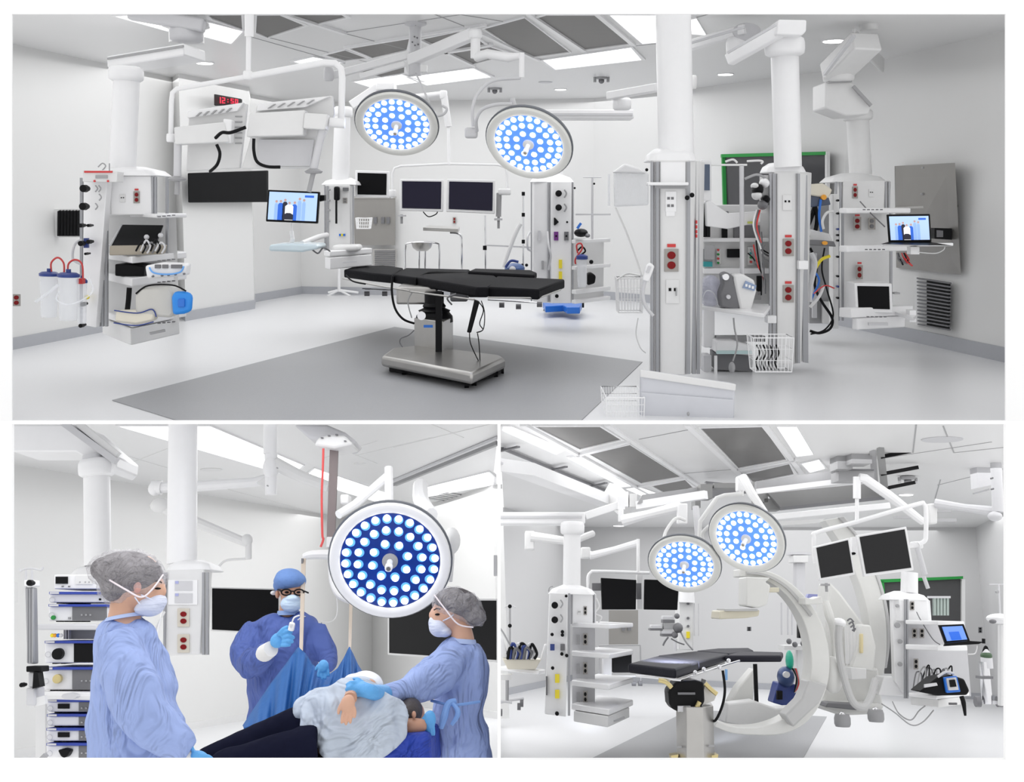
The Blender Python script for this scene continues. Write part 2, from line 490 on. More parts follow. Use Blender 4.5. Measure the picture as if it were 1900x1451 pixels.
# ------------------------------------------------------------ room 2 shell
room(R2)
CE2 = 3.1
WL2 = [(-90, 1427), (22, 1408), (690, 1298)]
WR2 = [(690, 1298), (926, 1334)]
allw = WL2 + WR2[1:]
floor_from('floor_treatment', allw, [(926, 1500), (-90, 1500)], 0, floorm)
ceil_from('ceiling_treatment', allw, [(926, 784), (-90, 784)], CE2, ceilm)
wallseg('wall_left_treatment', WL2, CE2); wallseg('wall_right_treatment', WR2, CE2)
baseb('baseboard_left_treatment', WL2, .09, m=offw); baseb('baseboard_right_treatment', WR2, .09, m=offw)
for poly, lb in (([(214, 787), (545, 884), (566, 862), (389, 787)], 'long bright ceiling light panel crossing behind the pendant pole'),
                 ([(556, 887), (713, 934), (722, 914), (582, 866)], 'bright ceiling light panel behind the sling post'),
                 ([(785, 922), (921, 898), (921, 884), (908, 873), (782, 904)], 'bright ceiling light panel above the right wall screen')):
    ceil_thing('ceiling_light', lb, 'ceiling light', poly, CE2, glow, group='light panels of the treatment room')
seam = B()
for x0, y0, x1, y1 in ((200, 835, 310, 868), (240, 860, 312, 832), (423, 908, 600, 955), (660, 845, 800, 812), (600, 850, 700, 818), (800, 787, 860, 812), (700, 860, 600, 820), (730, 830, 910, 787)):
    seam.bar(Zp(x0, y0, CE2 - .001), Zp(x1, y1, CE2 - .001), .012, .006)
S(seam, 'ceiling_seams_treatment', offw, smooth=False)
b = B(); b.bar(Zp(733, 899, CE2 - .02), Zp(924, 822, CE2 - .02), .05, .04)
b.go('ceiling_rail', mgrey, label='long dark grey ceiling track above the large round lamp', cat='rail')
b = B(); b.bar(Zp(728, 893, CE2 - .02), Zp(924, 812, CE2 - .02), .03, .03)
b.go('ceiling_rail', lgrey, label='thin light ceiling track beside the dark track', cat='rail')
c = Zp(392, 871, CE2); B().lathe(c, (0, 0, -1), [(.13, -.01), (.13, .008), (.01, .01)], 24).go('ceiling_speaker', offw, label='round pale speaker grille on the ceiling beside the pendant pole', cat='speaker')
c = Zp(668, 860, CE2); B().lathe(c, (0, 0, -1), [(.07, -.01), (.07, .008), (.01, .01)], 24).go('ceiling_sensor', offw, label='small pale ceiling disc right of the sling post', cat='sensor')
t = thing('air_vent', 'slotted grey ceiling vent left of the right corner light panel', 'vent', Zp(828, 922, CE2))
B().plane([(785, 925), (838, 934), (880, 922), (830, 914)], CE2 - .012, .012).go('frame', mgrey, t)
b = B()
for i in range(5):
    f = i / 4; b.bar(Zp(790 + 40 * f, 924.5 - 9 * f, CE2 - .018), Zp(838 + 36 * f, 932 - 9.5 * f, CE2 - .018), .03, .01)
b.go('slat', offw, t)

# ------------------------------------------------------------ room 3 shell
room(R3)
CE3 = 3.3
WL3 = [(926, 1293), (1064, 1262)]
WB3 = [(1064, 1262), (1838, 1299)]
WR3 = [(1838, 1299), (1960, 1362)]
allw = WL3 + WB3[1:] + WR3[1:]
floor_from('floor_imaging', allw, [(1960, 1440), (926, 1440)], 0, floorm)
ceil_from('ceiling_imaging', allw, [(1960, 784), (926, 784)], CE3, ceilm)
wm3 = mat('cool_wall_paint', (.62, .62, .625), .3, var=.01, scale=2)
wallseg('wall_left_imaging', WL3, CE3, m=wm3); wallseg('wall_back_imaging', WB3, CE3, m=wm3); wallseg('wall_right_imaging', WR3, CE3, m=wm3)
baseb('baseboard_left_imaging', WL3, .12); baseb('baseboard_back_imaging', WB3, .12); baseb('baseboard_right_imaging', WR3, .12)
S(B().plane([(1085, 1414), (1262, 1326), (1300, 1318), (1534, 1330), (1486, 1414)], .002, .004), 'floor_inset_imaging', floorg, smooth=False)
for poly, lb in (([(930, 796), (1033, 842), (1052, 832), (948, 788), (930, 788)], 'bright ceiling strip light at the left edge of the imaging room'),
                 ([(1050, 846), (1155, 903), (1180, 900), (1075, 844)], 'bright ceiling strip light second from the left edge'),
                 ([(1158, 905), (1196, 921), (1222, 914), (1184, 901)], 'short bright ceiling strip light at the end of its row'),
                 ([(1440, 788), (1478, 846), (1510, 842), (1478, 788)], 'bright ceiling strip light right of the dark diffusers'),
                 ([(1484, 858), (1502, 876), (1535, 868), (1520, 850)], 'short bright ceiling strip light above the frame beam')):
    ceil_thing('ceiling_light', lb, 'ceiling light', poly, CE3, glow, group='strip lights of the imaging room')
for poly, lb in (([(986, 788), (1076, 833), (1160, 815), (1115, 788)], 'dark ceiling air diffuser at the top left of the imaging room'),
                 ([(1090, 840), (1190, 896), (1266, 884), (1168, 822)], 'long dark ceiling air diffuser second from the left'),
                 ([(1204, 900), (1240, 918), (1292, 903), (1272, 888)], 'small dark ceiling air diffuser above the left lamp arm'),
                 ([(1296, 791), (1370, 868), (1462, 852), (1416, 788)], 'large dark ceiling air diffuser at the top right of the lamps'),
                 ([(1376, 878), (1396, 894), (1480, 878), (1466, 858)], 'dark ceiling air diffuser above the raised lamp joint')):
    ceil_thing('air_diffuser', lb, 'air diffuser', poly, CE3, hepa, group='dark diffusers of the imaging room')
tee = B()
for x0, y0, x1, y1 in ((1127, 788, 1300, 903), (1275, 788, 1385, 892), (1060, 848, 1170, 818), (1185, 903, 1275, 886), (970, 788, 1220, 925), (1372, 872, 1480, 852), (1418, 788, 1490, 880)):
    tee.bar(Zp(x0, y0, CE3 - .012), Zp(x1, y1, CE3 - .012), .06, .03)
S(tee, 'ceiling_tee_bars_imaging', white, smooth=False)
seam = B()
for x0, y0, x1, y1 in ((1186, 815, 1290, 795), (1250, 880, 1372, 870), (1700, 788, 1694, 840), (1770, 840, 1864, 830), (1750, 790, 1770, 840), (1640, 850, 1840, 820), (1740, 900, 1860, 870), (1735, 925, 1745, 890)):
    seam.bar(Zp(x0, y0, CE3 - .001), Zp(x1, y1, CE3 - .001), .014, .006)
S(seam, 'ceiling_seams_imaging', mgrey, smooth=False)
# ============================================================ BUILDERS
def prism(b, plan, yt, yb, Y, px0=None):
    px0 = px0 if px0 is not None else plan[0][0]
    zt = P(px0, yt, Y).z; zb = P(px0, yb, Y).z; ym = (yt + yb) / 2
    a = []
    for px, dy in plan:
        q = P(px, ym, Y + dy); a.append(V((q.x, Y + dy, 0)))
    return b.hexa([V((v.x, v.y, zb)) for v in a], [V((v.x, v.y, zt)) for v in a])
def outlet(root, x, y, Y, w=10, h=17, kind='red', dY=-.012):
    # a wall plate with two receptacles
    Yp = Y + dY
    pl = B().rect(x - w / 2, y - h / 2, x + w / 2, y + h / 2, Yp, .012).go('outlet_plate', plate if kind in ('red', 'steel', 'black') else offw, root, bev=.001, smooth=False)
    m = {'red': red, 'data': black, 'steel': dgrey, 'black': black}[kind]
    if kind == 'data':
        for dx in (-.2, .2):
            B().rect(x + (dx - .1) * w, y - h * .15, x + (dx + .1) * w, y - h * .02, Yp - .004, .006).go('data_port', m, pl)
    else:
        for dy in (-.22, .22):
            B().disc(x, y + dy * h, w * .3, Yp - .006, .008, 14, h * .17).go('receptacle', m, pl)
        if kind == 'red':
            B().rect(x - w * .3, y - h * .72, x + w * .3, y - h * .58, Yp + .002, .008).go('outlet_label', redb, pl)
def wall_outlet(x, y, w, h, Y, lb, kind='red'):
    t = thing('wall_outlet', lb, 'outlet', P(x, y + h / 2, Y))
    B().rect(x - w / 2, y - h / 2, x + w / 2, y + h / 2, Y, .012).go('outlet_plate', plate if kind == 'red' else dgrey, t)
    for dy in (-.22, .22): B().disc(x, y + dy * h, w * .3, Y - .006, .01, 12, h * .18).go('receptacle', red if kind == 'red' else black, t)
def quadlerp(q, u, v):
    (ax, ay), (bx, by), (cx, cy), (dx, dy) = q   # tl tr br bl
    x = (ax * (1 - u) + bx * u) * (1 - v) + (dx * (1 - u) + cx * u) * v
    y = (ay * (1 - u) + by * u) * (1 - v) + (dy * (1 - u) + cy * u) * v
    return x, y
def sub(q, u0, v0, u1, v1): return [quadlerp(q, u0, v0), quadlerp(q, u1, v0), quadlerp(q, u1, v1), quadlerp(q, u0, v1)]
lcd = mat('lit_screen', (.3, .42, .6), .2, emit=(.50, .68, 1.0), es=.62, var=0)
lcdb = mat('screen_blue_scrubs', (.02, .12, .6), .3, emit=(.02, .16, .8), es=.4, var=0)
lcdk = mat('screen_dark_figure', (.02, .02, .05), .3, var=0)
lcdw = mat('screen_white_coat', (.8, .8, .85), .3, emit=(1, 1, 1), es=.5, var=0)
lcdl = mat('screen_light_blue_scrubs', (.3, .45, .8), .3, emit=(.25, .45, .95), es=.5, var=0)
skinS = mat('screen_skin', (.5, .3, .25), .4, emit=(.6, .4, .35), es=.4, var=0)
def staffpic(q, Y, root):
    def shp(pts, m, nm, d):
        B().pix([quadlerp(q, u, v) for u, v in pts], Y - d, .002, 'y').go(nm, m, root, smooth=False)
    def fig(u, h, w, m, top, d=.003):
        shp([(u - w, 1), (u + w, 1), (u + w, top + .12), (u + w * .5, top + .06), (u - w * .5, top + .06), (u - w, top + .12)], m, 'picture_figure', d)
        shp([(u + .028 * math.cos(a), top + .05 * math.sin(a)) for a in [i * math.pi / 4 for i in range(8)]][::-1], skinS, 'picture_face', d + .001)
    fig(.16, 0, .035, lcdl, .34); fig(.25, 0, .055, lcdb, .33); fig(.34, 0, .05, lcdk, .28); fig(.54, 0, .05, lcdb, .36)
    fig(.64, 0, .04, lcdl, .22); fig(.73, 0, .035, lcdl, .26)
    fig(.43, 0, .085, lcdw, .38, .006)
    shp([(.33, .98), (.52, .98), (.52, .8), (.46, .74), (.38, .74), (.33, .8)], lcdk, 'picture_chair', .009)
    shp([(.74, .16), (.93, .16), (.93, .08), (.74, .08)], lcdb, 'picture_caption', .003)
def monitor(lb, q, Y, frame=white, scr=None, th=.05, bez=.05, pic=False, cat='monitor', name='monitor', group=None, root=None, vx='y'):
    # q: tl tr br bl pixel corners; Y scalar or 4 depths
    Ys = Y if isinstance(Y, (list, tuple)) else [Y] * 4
    if root is None:
        root = thing(name, lb, cat, P((q[2][0] + q[3][0]) / 2, (q[2][1] + q[3][1]) / 2, sum(Ys) / 4), group)
    fq = [q[3], q[2], q[1], q[0]]; fY = [Ys[3], Ys[2], Ys[1], Ys[0]]
    hs = B().pix(fq, fY, th, vx).go('housing', frame, root, bev=.008)
    wpx = abs(q[1][0] - q[0][0]); hpx = abs(q[3][1] - q[0][1]); bu = bez; bv = bez * wpx / max(hpx, 1)
    s = sub(q, bu, bv, 1 - bu, 1 - bv * 1.2)
    def dep(u, v): return (Ys[0] * (1 - u) + Ys[1] * u) * (1 - v) + (Ys[3] * (1 - u) + Ys[2] * u) * v
    sy = [dep(bu, 1 - bv) - .006, dep(1 - bu, 1 - bv) - .006, dep(1 - bu, bv) - .006, dep(bu, bv) - .006]
    B().pix([s[3], s[2], s[1], s[0]], sy, .01, vx).go('screen', lcd if pic else (scr or scrn), root, smooth=False)
    if pic: staffpic(s, min(sy), root)
    return root
ledw = mat('led_white', (1, 1, 1), .3, emit=(1, 1, 1), es=4.0, var=0)
facb = mat('lamp_face_blue', (.08, .22, .85), .25, emit=(.10, .26, .95), es=.55, var=.3, scale=9)
facd = mat('lamp_face_navy', (.01, .035, .22), .2, emit=(.01, .04, .3), es=.15, var=.5, scale=9)
halo = mat('led_halo_blue', (.1, .35, .95), .3, emit=(.12, .38, 1), es=.6, var=0)
ringm = mat('lamp_rim_dark', (.16, .17, .19), .3, .4)
lampw = mat('lamp_housing', (.70, .70, .67), .35)
def lamp_head(root, cx, cy, rx, ry, ang, Y, dark=False, housing=None, face=.79):
    # round surgical lamp; ang = lean of the disc's short axis from straight down, degrees
    C = P(cx, cy, Y); R = m_(rx, Y); ca = ry / rx; sa = math.sqrt(1 - ca * ca)
    v = (V((0, 0, RM.eye)) - C).normalized(); a = math.radians(ang)
    e = (RM.Ct @ V((math.sin(a), -math.cos(a), 0))); e = (e - v * e.dot(v)).normalized()
    n = (v * ca + e * sa).normalized()
    hm = housing or lampw
    h = B().lathe(C, n, [(.25 * R, -.20 * R), (.6 * R, -.19 * R), (.88 * R, -.13 * R), (.985 * R, -.05 * R), (R, .01 * R), (.975 * R, .05 * R), (.92 * R, .055 * R), (face * 1.02 * R, .03 * R), (face * R, .0)], 56).go('lamp_head', hm, root, ang=50)
    b = B(); b.lathe(C, n, [(.965 * R, -.085 * R), (1.02 * R, -.085 * R), (1.028 * R, -.03 * R), (.99 * R, -.02 * R)], 56)
    b.go('lamp_rim', ringm, h, ang=50)
    B().cyl(C, C + n * .012 * R, face * R, n=56).go('lamp_face', facd if dark else facb, h)
    x, y, _ = basis(n)
    led = None; hal = None
    r0 = (.058 if dark else .066) * R
    for rad, cnt, ph in ((.905, 24, .1), (.66, 16, .2), (.38, 8, .3)):
        for i in range(cnt):
            t = 2 * math.pi * (i + ph) / cnt
            if rad < .5 and abs(((t - math.atan2(e.dot(y), e.dot(x))) + math.pi) % (2 * math.pi) - math.pi) < .3: pass
            off = (x * math.cos(t) + y * math.sin(t)) * (rad * face * R)
            if led is None:
                o_ = V((0, 0, 0)); me_b = B().lathe(o_, n, [(r0, .012 * R), (r0, .028 * R), (r0 * .8, .036 * R)], 14)
                led = me_b.go('led_lens', ledw, h); led.data.transform(Matrix.Translation(V(root['_org'])))
                led.location = C + off - V(root['_org'])
                if dark:
                    hb = B().lathe(o_, n, [(r0 * 1.35, .012 * R), (r0 * 1.3, .018 * R)], 16)
                    hal = hb.go('led_halo', halo, h); hal.data.transform(Matrix.Translation(V(root['_org']) ))
                    hal.location = led.location - (x * math.cos(t) + y * math.sin(t)) * (.022 * R)
            else:
                q = led.copy(); COL.objects.link(q); q.parent = h; q.location = C + off - V(root['_org'])
                if hal:
                    q2 = hal.copy(); COL.objects.link(q2); q2.parent = h; q2.location = q.location - (x * math.cos(t) + y * math.sin(t)) * (.022 * R)
    B().lathe(C, n, [(.13 * R, .01 * R), (.13 * R, .05 * R), (.09 * R, .06 * R)], 24).go('handle_mount', offw if not dark else mgrey, h)
    dd = (n + e * .0)
    B().lathe(C, n, [(.05 * R, .05 * R), (.05 * R, .2 * R), (.062 * R, .22 * R), (.062 * R, .32 * R), (.05 * R, .34 * R)], 18).go('handle', white, h)
    B().cyl(C + n * .34 * R, C + n * .345 * R, .035 * R, n=14).go('handle_cap', tan if not dark else dgrey, h)
    return C, n, R, h
def shelf(root, cx, yt, yb, Y, vA, xA, vB, xB, m=None, lip=True, name='shelf'):
    o = B().vbox(cx, yt, yb, Y, vA, xA, vB, xB).go(name, m or white, root, bev=.01)
    return o
def shaft(root, x0, x1, yt, x2, x3, yb, Y, m=None, name='shaft', Y2=None):
    B().cyl(P((x0 + x1) / 2, yt, Y), P((x2 + x3) / 2, yb, Y2 or Y), m_((x1 - x0) / 2, Y), m_((x3 - x2) / 2, Y2 or Y), 36).go(name, m or white, root)
def ring(root, xc, y0, y1, r, Y, m=None, name='collar'):
    r = m_(r, Y); a = P(xc, y1, Y); bq = P(xc, y0, Y); h = (bq - a).length
    B().lathe(a, bq - a, [(r * .8, 0), (r * .97, h * .12), (r, h * .35), (r, h * .7), (r * .95, h * .9), (r * .8, h)], 32).go(name, m or white, root, ang=60)
def bell(root, x0, x1, y0, y1, sx0, sx1, Y, dep=.4, m=None, flip=False):
    # sloping cap between the round shaft and the square head
    a = P(x0, y1, Y); c = P(x1, y1, Y); s0 = P(sx0, y0, Y); s1 = P(sx1, y0, Y)
    zt = s0.z; zb = a.z; k = (c.x - a.x) * .12
    lo = [V((a.x, Y + k, zb)), V((a.x + k, Y, zb)), V((c.x - k, Y, zb)), V((c.x, Y + k, zb)), V((c.x, Y + dep - k, zb)), V((c.x - k, Y + dep, zb)), V((a.x + k, Y + dep, zb)), V((a.x, Y + dep - k, zb))]
    cc = (s0.x + s1.x) / 2; r = (s1.x - s0.x) / 2; my = Y + dep / 2
    hi = [V((cc + r * math.cos(t), my + r * math.sin(t), zt)) for t in [math.radians(d) for d in (202, 248, 292, 338, 22, 68, 112, 158)]]
    mid = [l.lerp(h, .28) + V((0, 0, (zt - zb) * .30)) for l, h in zip(lo, hi)]
    b = B(); b.hexa(lo, mid); o = len(b.v); b.v += hi
    n = 8
    b.f = [f for f in b.f if f != tuple(range(8, 16))]
    b.f += [(8 + i, 8 + (i + 1) % n, 16 + (i + 1) % n, 16 + i) for i in range(n)] + [tuple(range(16, 24))]
    b.go('cap', m or white, root, ang=40, bev=.01)
def rails(root, xs, yt, yb, Y, w=3, m=None):
    for x in xs:
        B().rect(x - w / 2, yt, x + w / 2, yb, Y - .012, .03).go('rail', m or alu, root, smooth=False)
def knob(root, x, y, r, Y, m=None, th=.05, name='knob'):
    c = P(x, y, Y); R = m_(r, Y)
    B().lathe(c, (0, -1, 0), [(R * .7, 0), (R * .75, th * .4), (R, th * .45), (R * .95, th), (R * .5, th * 1.05)], 18).go(name, m or black, root)
def beam(root, pts, w, h, m=None, name='arm', bev=.01, groove=True):
    # straight square arm between two points (px,py,Y); w,h in px
    a, c = P(*pts[0]), P(*pts[1]); Y = (pts[0][2] + pts[1][2]) / 2
    o = B().bar(a, c, m_(w, Y), m_(h, Y)).go(name, m or white, root, bev=bev)
    return o
def cable(lb, pts, r, m=None, name='cable', cat='cable', group=None, root=None, k=6):
    b = B().ptube(pts, r, n=8, k=k)
    if root is not None: return b.go(name, m or black, root)
    return b.go(name, m or black, label=lb, cat=cat, group=group)
def wirebasket(lb, x0, y0, x1, y1, Y, n=8, taper=4, dep=.25, r=.8, nm='wire_basket'):
    b = B(); rr = m_(r, Y)
    top = [P(x0, y0, Y), P(x1, y0, Y), P(x1, y0, Y) + V((0, dep, 0)), P(x0, y0, Y) + V((0, dep, 0))]
    bot = [P(x0 + taper, y1, Y), P(x1 - taper, y1, Y), P(x1 - taper, y1, Y) + V((0, dep * .85, 0)), P(x0 + taper, y1, Y) + V((0, dep * .85, 0))]
    t = thing(nm, lb, 'basket', (bot[0] + bot[2]) / 2)
    f = B()
    for q in (top, bot):
        f.tube(q + [q[0]], rr * 1.5, 6, False)
    for i in range(4): f.tube([top[i], bot[i]], rr * 1.2, 6, False)
    f.go('rim', white, t)
    for i in range(4):
        j = (i + 1) % 4
        for k in range(1, n if i % 2 == 0 else 4):
            u = k / (n if i % 2 == 0 else 4)
            b.tube([top[i].lerp(top[j], u), bot[i].lerp(bot[j], u)], rr * .7, 5, False)
    for k in (1, 2):
        q = [a.lerp(c, k / 3) for a, c in zip(top, bot)]; b.tube(q + [q[0]], rr * .7, 5, False)
    b.go('wire_mesh', white, t)
    return t
def canister(lb, x, yt, yb, r, Y, grp):
    t = thing('suction_canister', lb, 'canister', P(x, yb, Y), grp)
    a, c = P(x, yb, Y), P(x, yt, Y); R = m_(r, Y); h = (c - a).length
    B().lathe(a, c - a, [(R * .85, 0), (R * .9, h * .05), (R, h * .9), (R * 1.02, h)], 24).go('jar', clear, t)
    B().lathe(c, c - a, [(R * 1.1, 0), (R * 1.12, h * .06), (R * .8, h * .1), (R * .25, h * .11), (R * .25, h * .18)], 20).go('lid', navy, t)
    return t
# ============================================================ ROOM 1
room(R1)
# ---- things on the walls
WY = lambda x, y, zz=None: None
def wall_depth(pts, px):   # depth of a wall line at a pixel column
    for (a, b) in zip(pts[:-1], pts[1:]):
        if min(a[0], b[0]) <= px <= max(a[0], b[0]):
            f = (px - a[0]) / (b[0] - a[0]); return Zp(px, a[1] + (b[1] - a[1]) * f, 0).y
    return 15
def wq(pts, xs, off=.05): return [wall_depth(pts, x) - off for x in xs]
pil = [(345, 595), (472, 572)]
q = [(348, 321), (496, 316), (496, 375), (349, 376)]
d0 = Zp(348, 594.5, 0).y - .12; d1 = Zp(472, 572, 0).y - .12
monitor('long black wall screen hanging on the white pillar', q, [d0, d1 + .2, d1 + .2, d0], black, scrn, .08, .012, cat='screen', name='wall_screen')
t = thing('digital_clock', 'black wall clock with red digits above the monitor backs', 'clock', P(420, 195, 14.6))
cq = [(397, 174), (447, 183), (447, 194), (397, 196)]
B().pix([cq[3], cq[2], cq[1], cq[0]], [14.95, 15.75, 15.75, 14.95], .08, 'y').go('housing', black, t, bev=.01)
dg = mat('clock_red', (.9, .02, .05), .3, emit=(1, .02, .06), es=1.2, var=0)
SEG = {'1': 'bc', '2': 'abged', '0': 'abcdef', '5': 'afgcd', '8': 'abcdefg', ':': ''}
for i, ch in enumerate('12:50'):
    u = .14 + i * .16; b = B(); w = .11
    pos = {'a': (0, 0, w, .14), 'g': (0, .43, w, .57), 'd': (0, .86, w, 1), 'f': (0, 0, .03, .5), 'b': (w - .03, 0, w, .5), 'e': (0, .5, .03, 1), 'c': (w - .03, .5, w, 1)}
    if ch == ':': cells = [(.04, .2, .07, .35), (.04, .65, .07, .8)]
    else: cells = [pos[k] for k in SEG[ch]]
    for c in cells:
        s = sub(cq, u + c[0], .2 + c[1] * .6, u + c[2], .2 + c[3] * .6)
        dY = 14.95 + .8 * u - .03
        b.pix([s[3], s[2], s[1], s[0]], dY, .01, 'y')
    b.go('digit', dg, t, smooth=False)
# steel hatch and grille in the back wall
D = 18.4
t = thing('steel_hatch', 'grey stainless hatch panel in the back wall left of the double screens', 'hatch', P(695, 455, D))
B().rect(657, 366, 733, 455, D, .05).go('panel', steelp, t, smooth=False)
B().rect(657, 364, 735, 368, D - .02, .05).go('trim', steel, t)
for x, y in ((696, 409), (710, 409), (720, 409)): B().rect(x - 3, y - 6, x + 3, y + 6, D - .06, .05).go('switch_plate', dgrey, t)
t = thing('air_grille', 'dark louvred wall grille below the steel hatch', 'grille', P(713, 497, D))
B().rect(692, 462, 736, 498, D, .05).go('frame', steel, t); b = B()
for i in range(9): b.rect(695, 465 + i * 3.5, 733, 467 + i * 3.5, D - .03, .03)
b.go('louvre', dgrey, t)
wall_outlet(843, 409, 6, 12, 18.35, 'tiny red wall outlet below the double screens')
wall_outlet(30, 557, 15, 22, Zp(30, 650, 0).y - .06, 'red wall outlet with steel plate at the far left edge')
wall_outlet(1083, 413, 10, 12, 18.4, 'small red wall outlet right of the gauge column')
t = thing('air_grille', 'black ribbed wall grille left of the suction panel', 'grille', P(126, 440, 12))
Dg = Zp(126, 629, 0).y - .12
B().rect(100, 388, 150, 440, Dg, .06).go('frame', offw, t, smooth=False)
b = B()
for i in range(7): b.pix([(106 + i * 6, 438), (110.5 + i * 6, 438), (111 + i * 6, 390), (106.5 + i * 6, 392)], Dg - .04, .05, 'y')
b.go('louvre', black, t)
# right wall: stainless panel, label box, grille
def wr(x): return wall_depth(WR1, x) - .05
t = thing('wall_cladding', 'large dull stainless panel on the right wall', 'wall panel', P(1720, 512, wr(1720)))
pq = [(1662, 308), (1772, 302), (1783, 510), (1665, 497)]
B().pix([pq[3], pq[2], pq[1], pq[0]], [wr(1662), wr(1783), wr(1783), wr(1662)], .04, 'y').go('panel', steelp, t, smooth=False)
B().pix([(1662, 388), (1778, 384), (1778, 380), (1662, 384)], [wr(1662) - .03, wr(1778) - .03, wr(1778) - .03, wr(1662) - .03], .03, 'y').go('rail', steel, t)
for px, py in ((1714, 311), (1765, 307), (1712, 360)): B().disc(px, py, 2, wr(px) - .05, .04, 10).go('screw', mgrey, t)
t = thing('control_box', 'small black control box on the stainless wall panel', 'control box', P(1750, 443, wr(1750) - .1))
B().pix([(1734, 443), (1766, 445), (1766, 424), (1734, 423)], wr(1760) - .12, .1, 'y').go('housing', black, t)
B().pix([(1738, 440), (1750, 440), (1750, 428), (1738, 427)], wr(1760) - .13, .02, 'y').go('display', dgrey, t)
t = thing('air_grille', 'black louvred floor level grille on the right wall', 'grille', P(1735, 615, wr(1735)))
gq = [(1698, 512), (1768, 523), (1766, 616), (1700, 604)]
B().pix([gq[3], gq[2], gq[1], gq[0]], [wr(1698), wr(1766), wr(1766), wr(1698)], .04, 'y').go('frame', offw, t)
s = sub(gq, .06, .05, .94, .95); B().pix([s[3], s[2], s[1], s[0]], [wr(1698) - .02, wr(1766) - .02, wr(1766) - .02, wr(1698) - .02], .03, 'y').go('backing', black, t, smooth=False)
b = B()
for i in range(14):
    v = (i + .5) / 14; a = quadlerp(gq, .07, v); c = quadlerp(gq, .93, v)
    b.bar(P(a[0], a[1], wr(1698) - .05), P(c[0], c[1], wr(1766) - .05), .03, .015)
b.go('louvre', dgrey, t)
# green framed dark window
t = thing('window', 'dark window with a bright green frame behind the booms', 'window', P(1440, 390, 16))
def wb(x): return wall_depth(WR1, x) - .06
wq_ = [(1340, 286), (1537, 281), (1537, 395), (1345, 395)]
gl = mat('smoked_glass', (.07, .07, .075), .1)
B().pix([wq_[3], wq_[2], wq_[1], wq_[0]], [wb(1345), wb(1537), wb(1537), wb(1345)], .03, 'y').go('glass', gl, t, smooth=False)
b = B(); Yw = wb(1345) - .06; Yv = wb(1537) - .06
b.pix([(1339, 292), (1537, 287), (1537, 281), (1339, 286)], [Yw, Yv, Yv, Yw], .08, 'y')
b.pix([(1343, 395), (1349, 395), (1346, 288), (1340, 288)], Yw, .08, 'y')
b.pix([(1345, 440), (1410, 436), (1410, 428), (1345, 434)], Yw, .08, 'y')
b.go('frame', green, t, smooth=False)
B().pix([(1375, 372), (1382, 368), (1356, 330), (1353, 334)], Yw + .03, .05, 'y').go('brace', green, t, smooth=False)
B().pix([(1534, 395), (1540, 395), (1540, 281), (1534, 281)], Yv - .01, .08, 'y').go('side_trim', offw, t)

# ---- operating table
t = thing('operating_table', 'black padded operating table on a stainless column in the middle of the upper room', 'operating table', Zp(815, 690, 0))
ZT = .82
def padp(nm, poly, z=ZT, th=-.095):
    return B().plane(poly, z, th).go(nm, pad, t, bev=.018)
padp('leg_pad', [(638, 500), (686, 506), (728, 510), (748, 497), (712, 492), (656, 494)])
padp('back_pad', [(729, 509), (772, 515), (790, 509), (868, 506), (872, 500), (752, 497)])
padp('seat_pad', [(770, 514), (884, 533), (906, 533), (928, 519), (918, 511), (864, 505), (796, 503)])
padp('head_pad', [(904, 532), (1000, 537), (1048, 518), (922, 512)], ZT)
padp('arm_board', [(868, 503), (992, 510), (996, 505), (986, 501), (880, 498)], ZT + .03, -.07)
b = B().plane([(650, 505), (772, 523), (884, 540), (1000, 543), (1030, 526), (700, 500)], ZT - .10, -.02)
b.go('frame', steel, t)
for pts in ([(636, 517, 11.2), (700, 530, 10.6), (760, 540, 10.4)], [(905, 552, 9.7), (1000, 553, 9.7), (1040, 538, 10.4)], [(760, 541, 10.4), (880, 556, 9.8)]):
    B().ptube(pts, 1.6, smooth=False).go('side_rail', steel, t)
B().rect(735, 533, 812, 565, 10.9, .5).go('tilt_housing', steel, t, bev=.02)
B().rect(835, 538, 868, 560, 10.6, .4).go('drive_unit', dgrey, t, bev=.02)
B().rect(868, 540, 895, 552, 10.1, .3).go('hinge_block', black, t, bev=.02)
# column: steel sheath with a corner to the viewer, black bellows on top
b = B(); b.vbox(822, 597, 668, 10.4, -900, 769, 1300, 841); b.go('column', steel, t, bev=.006)
b = B(); c0 = P(806, 597, 10.8)
b.lathe(c0, (0, 0, 1), [(m_(35, 10.8), 0), (m_(34, 10.8), .06), (m_(28, 10.8), .10), (m_(30, 10.8), .115), (m_(20, 10.8), .14), (m_(22, 10.8), .16), (m_(18, 10.8), .19), (m_(18, 10.8), .3)], 24)
b.go('bellows', black, t)
B().rect(808, 540, 820, 660, 10.25, .02).go('strap', black, t)
B().rect(786, 603, 803, 608, 10.28, .01).go('label_plate', blue, t)
B().disc(782, 586, 8, 10.3, .05, 16).go('dial', chrome, t)
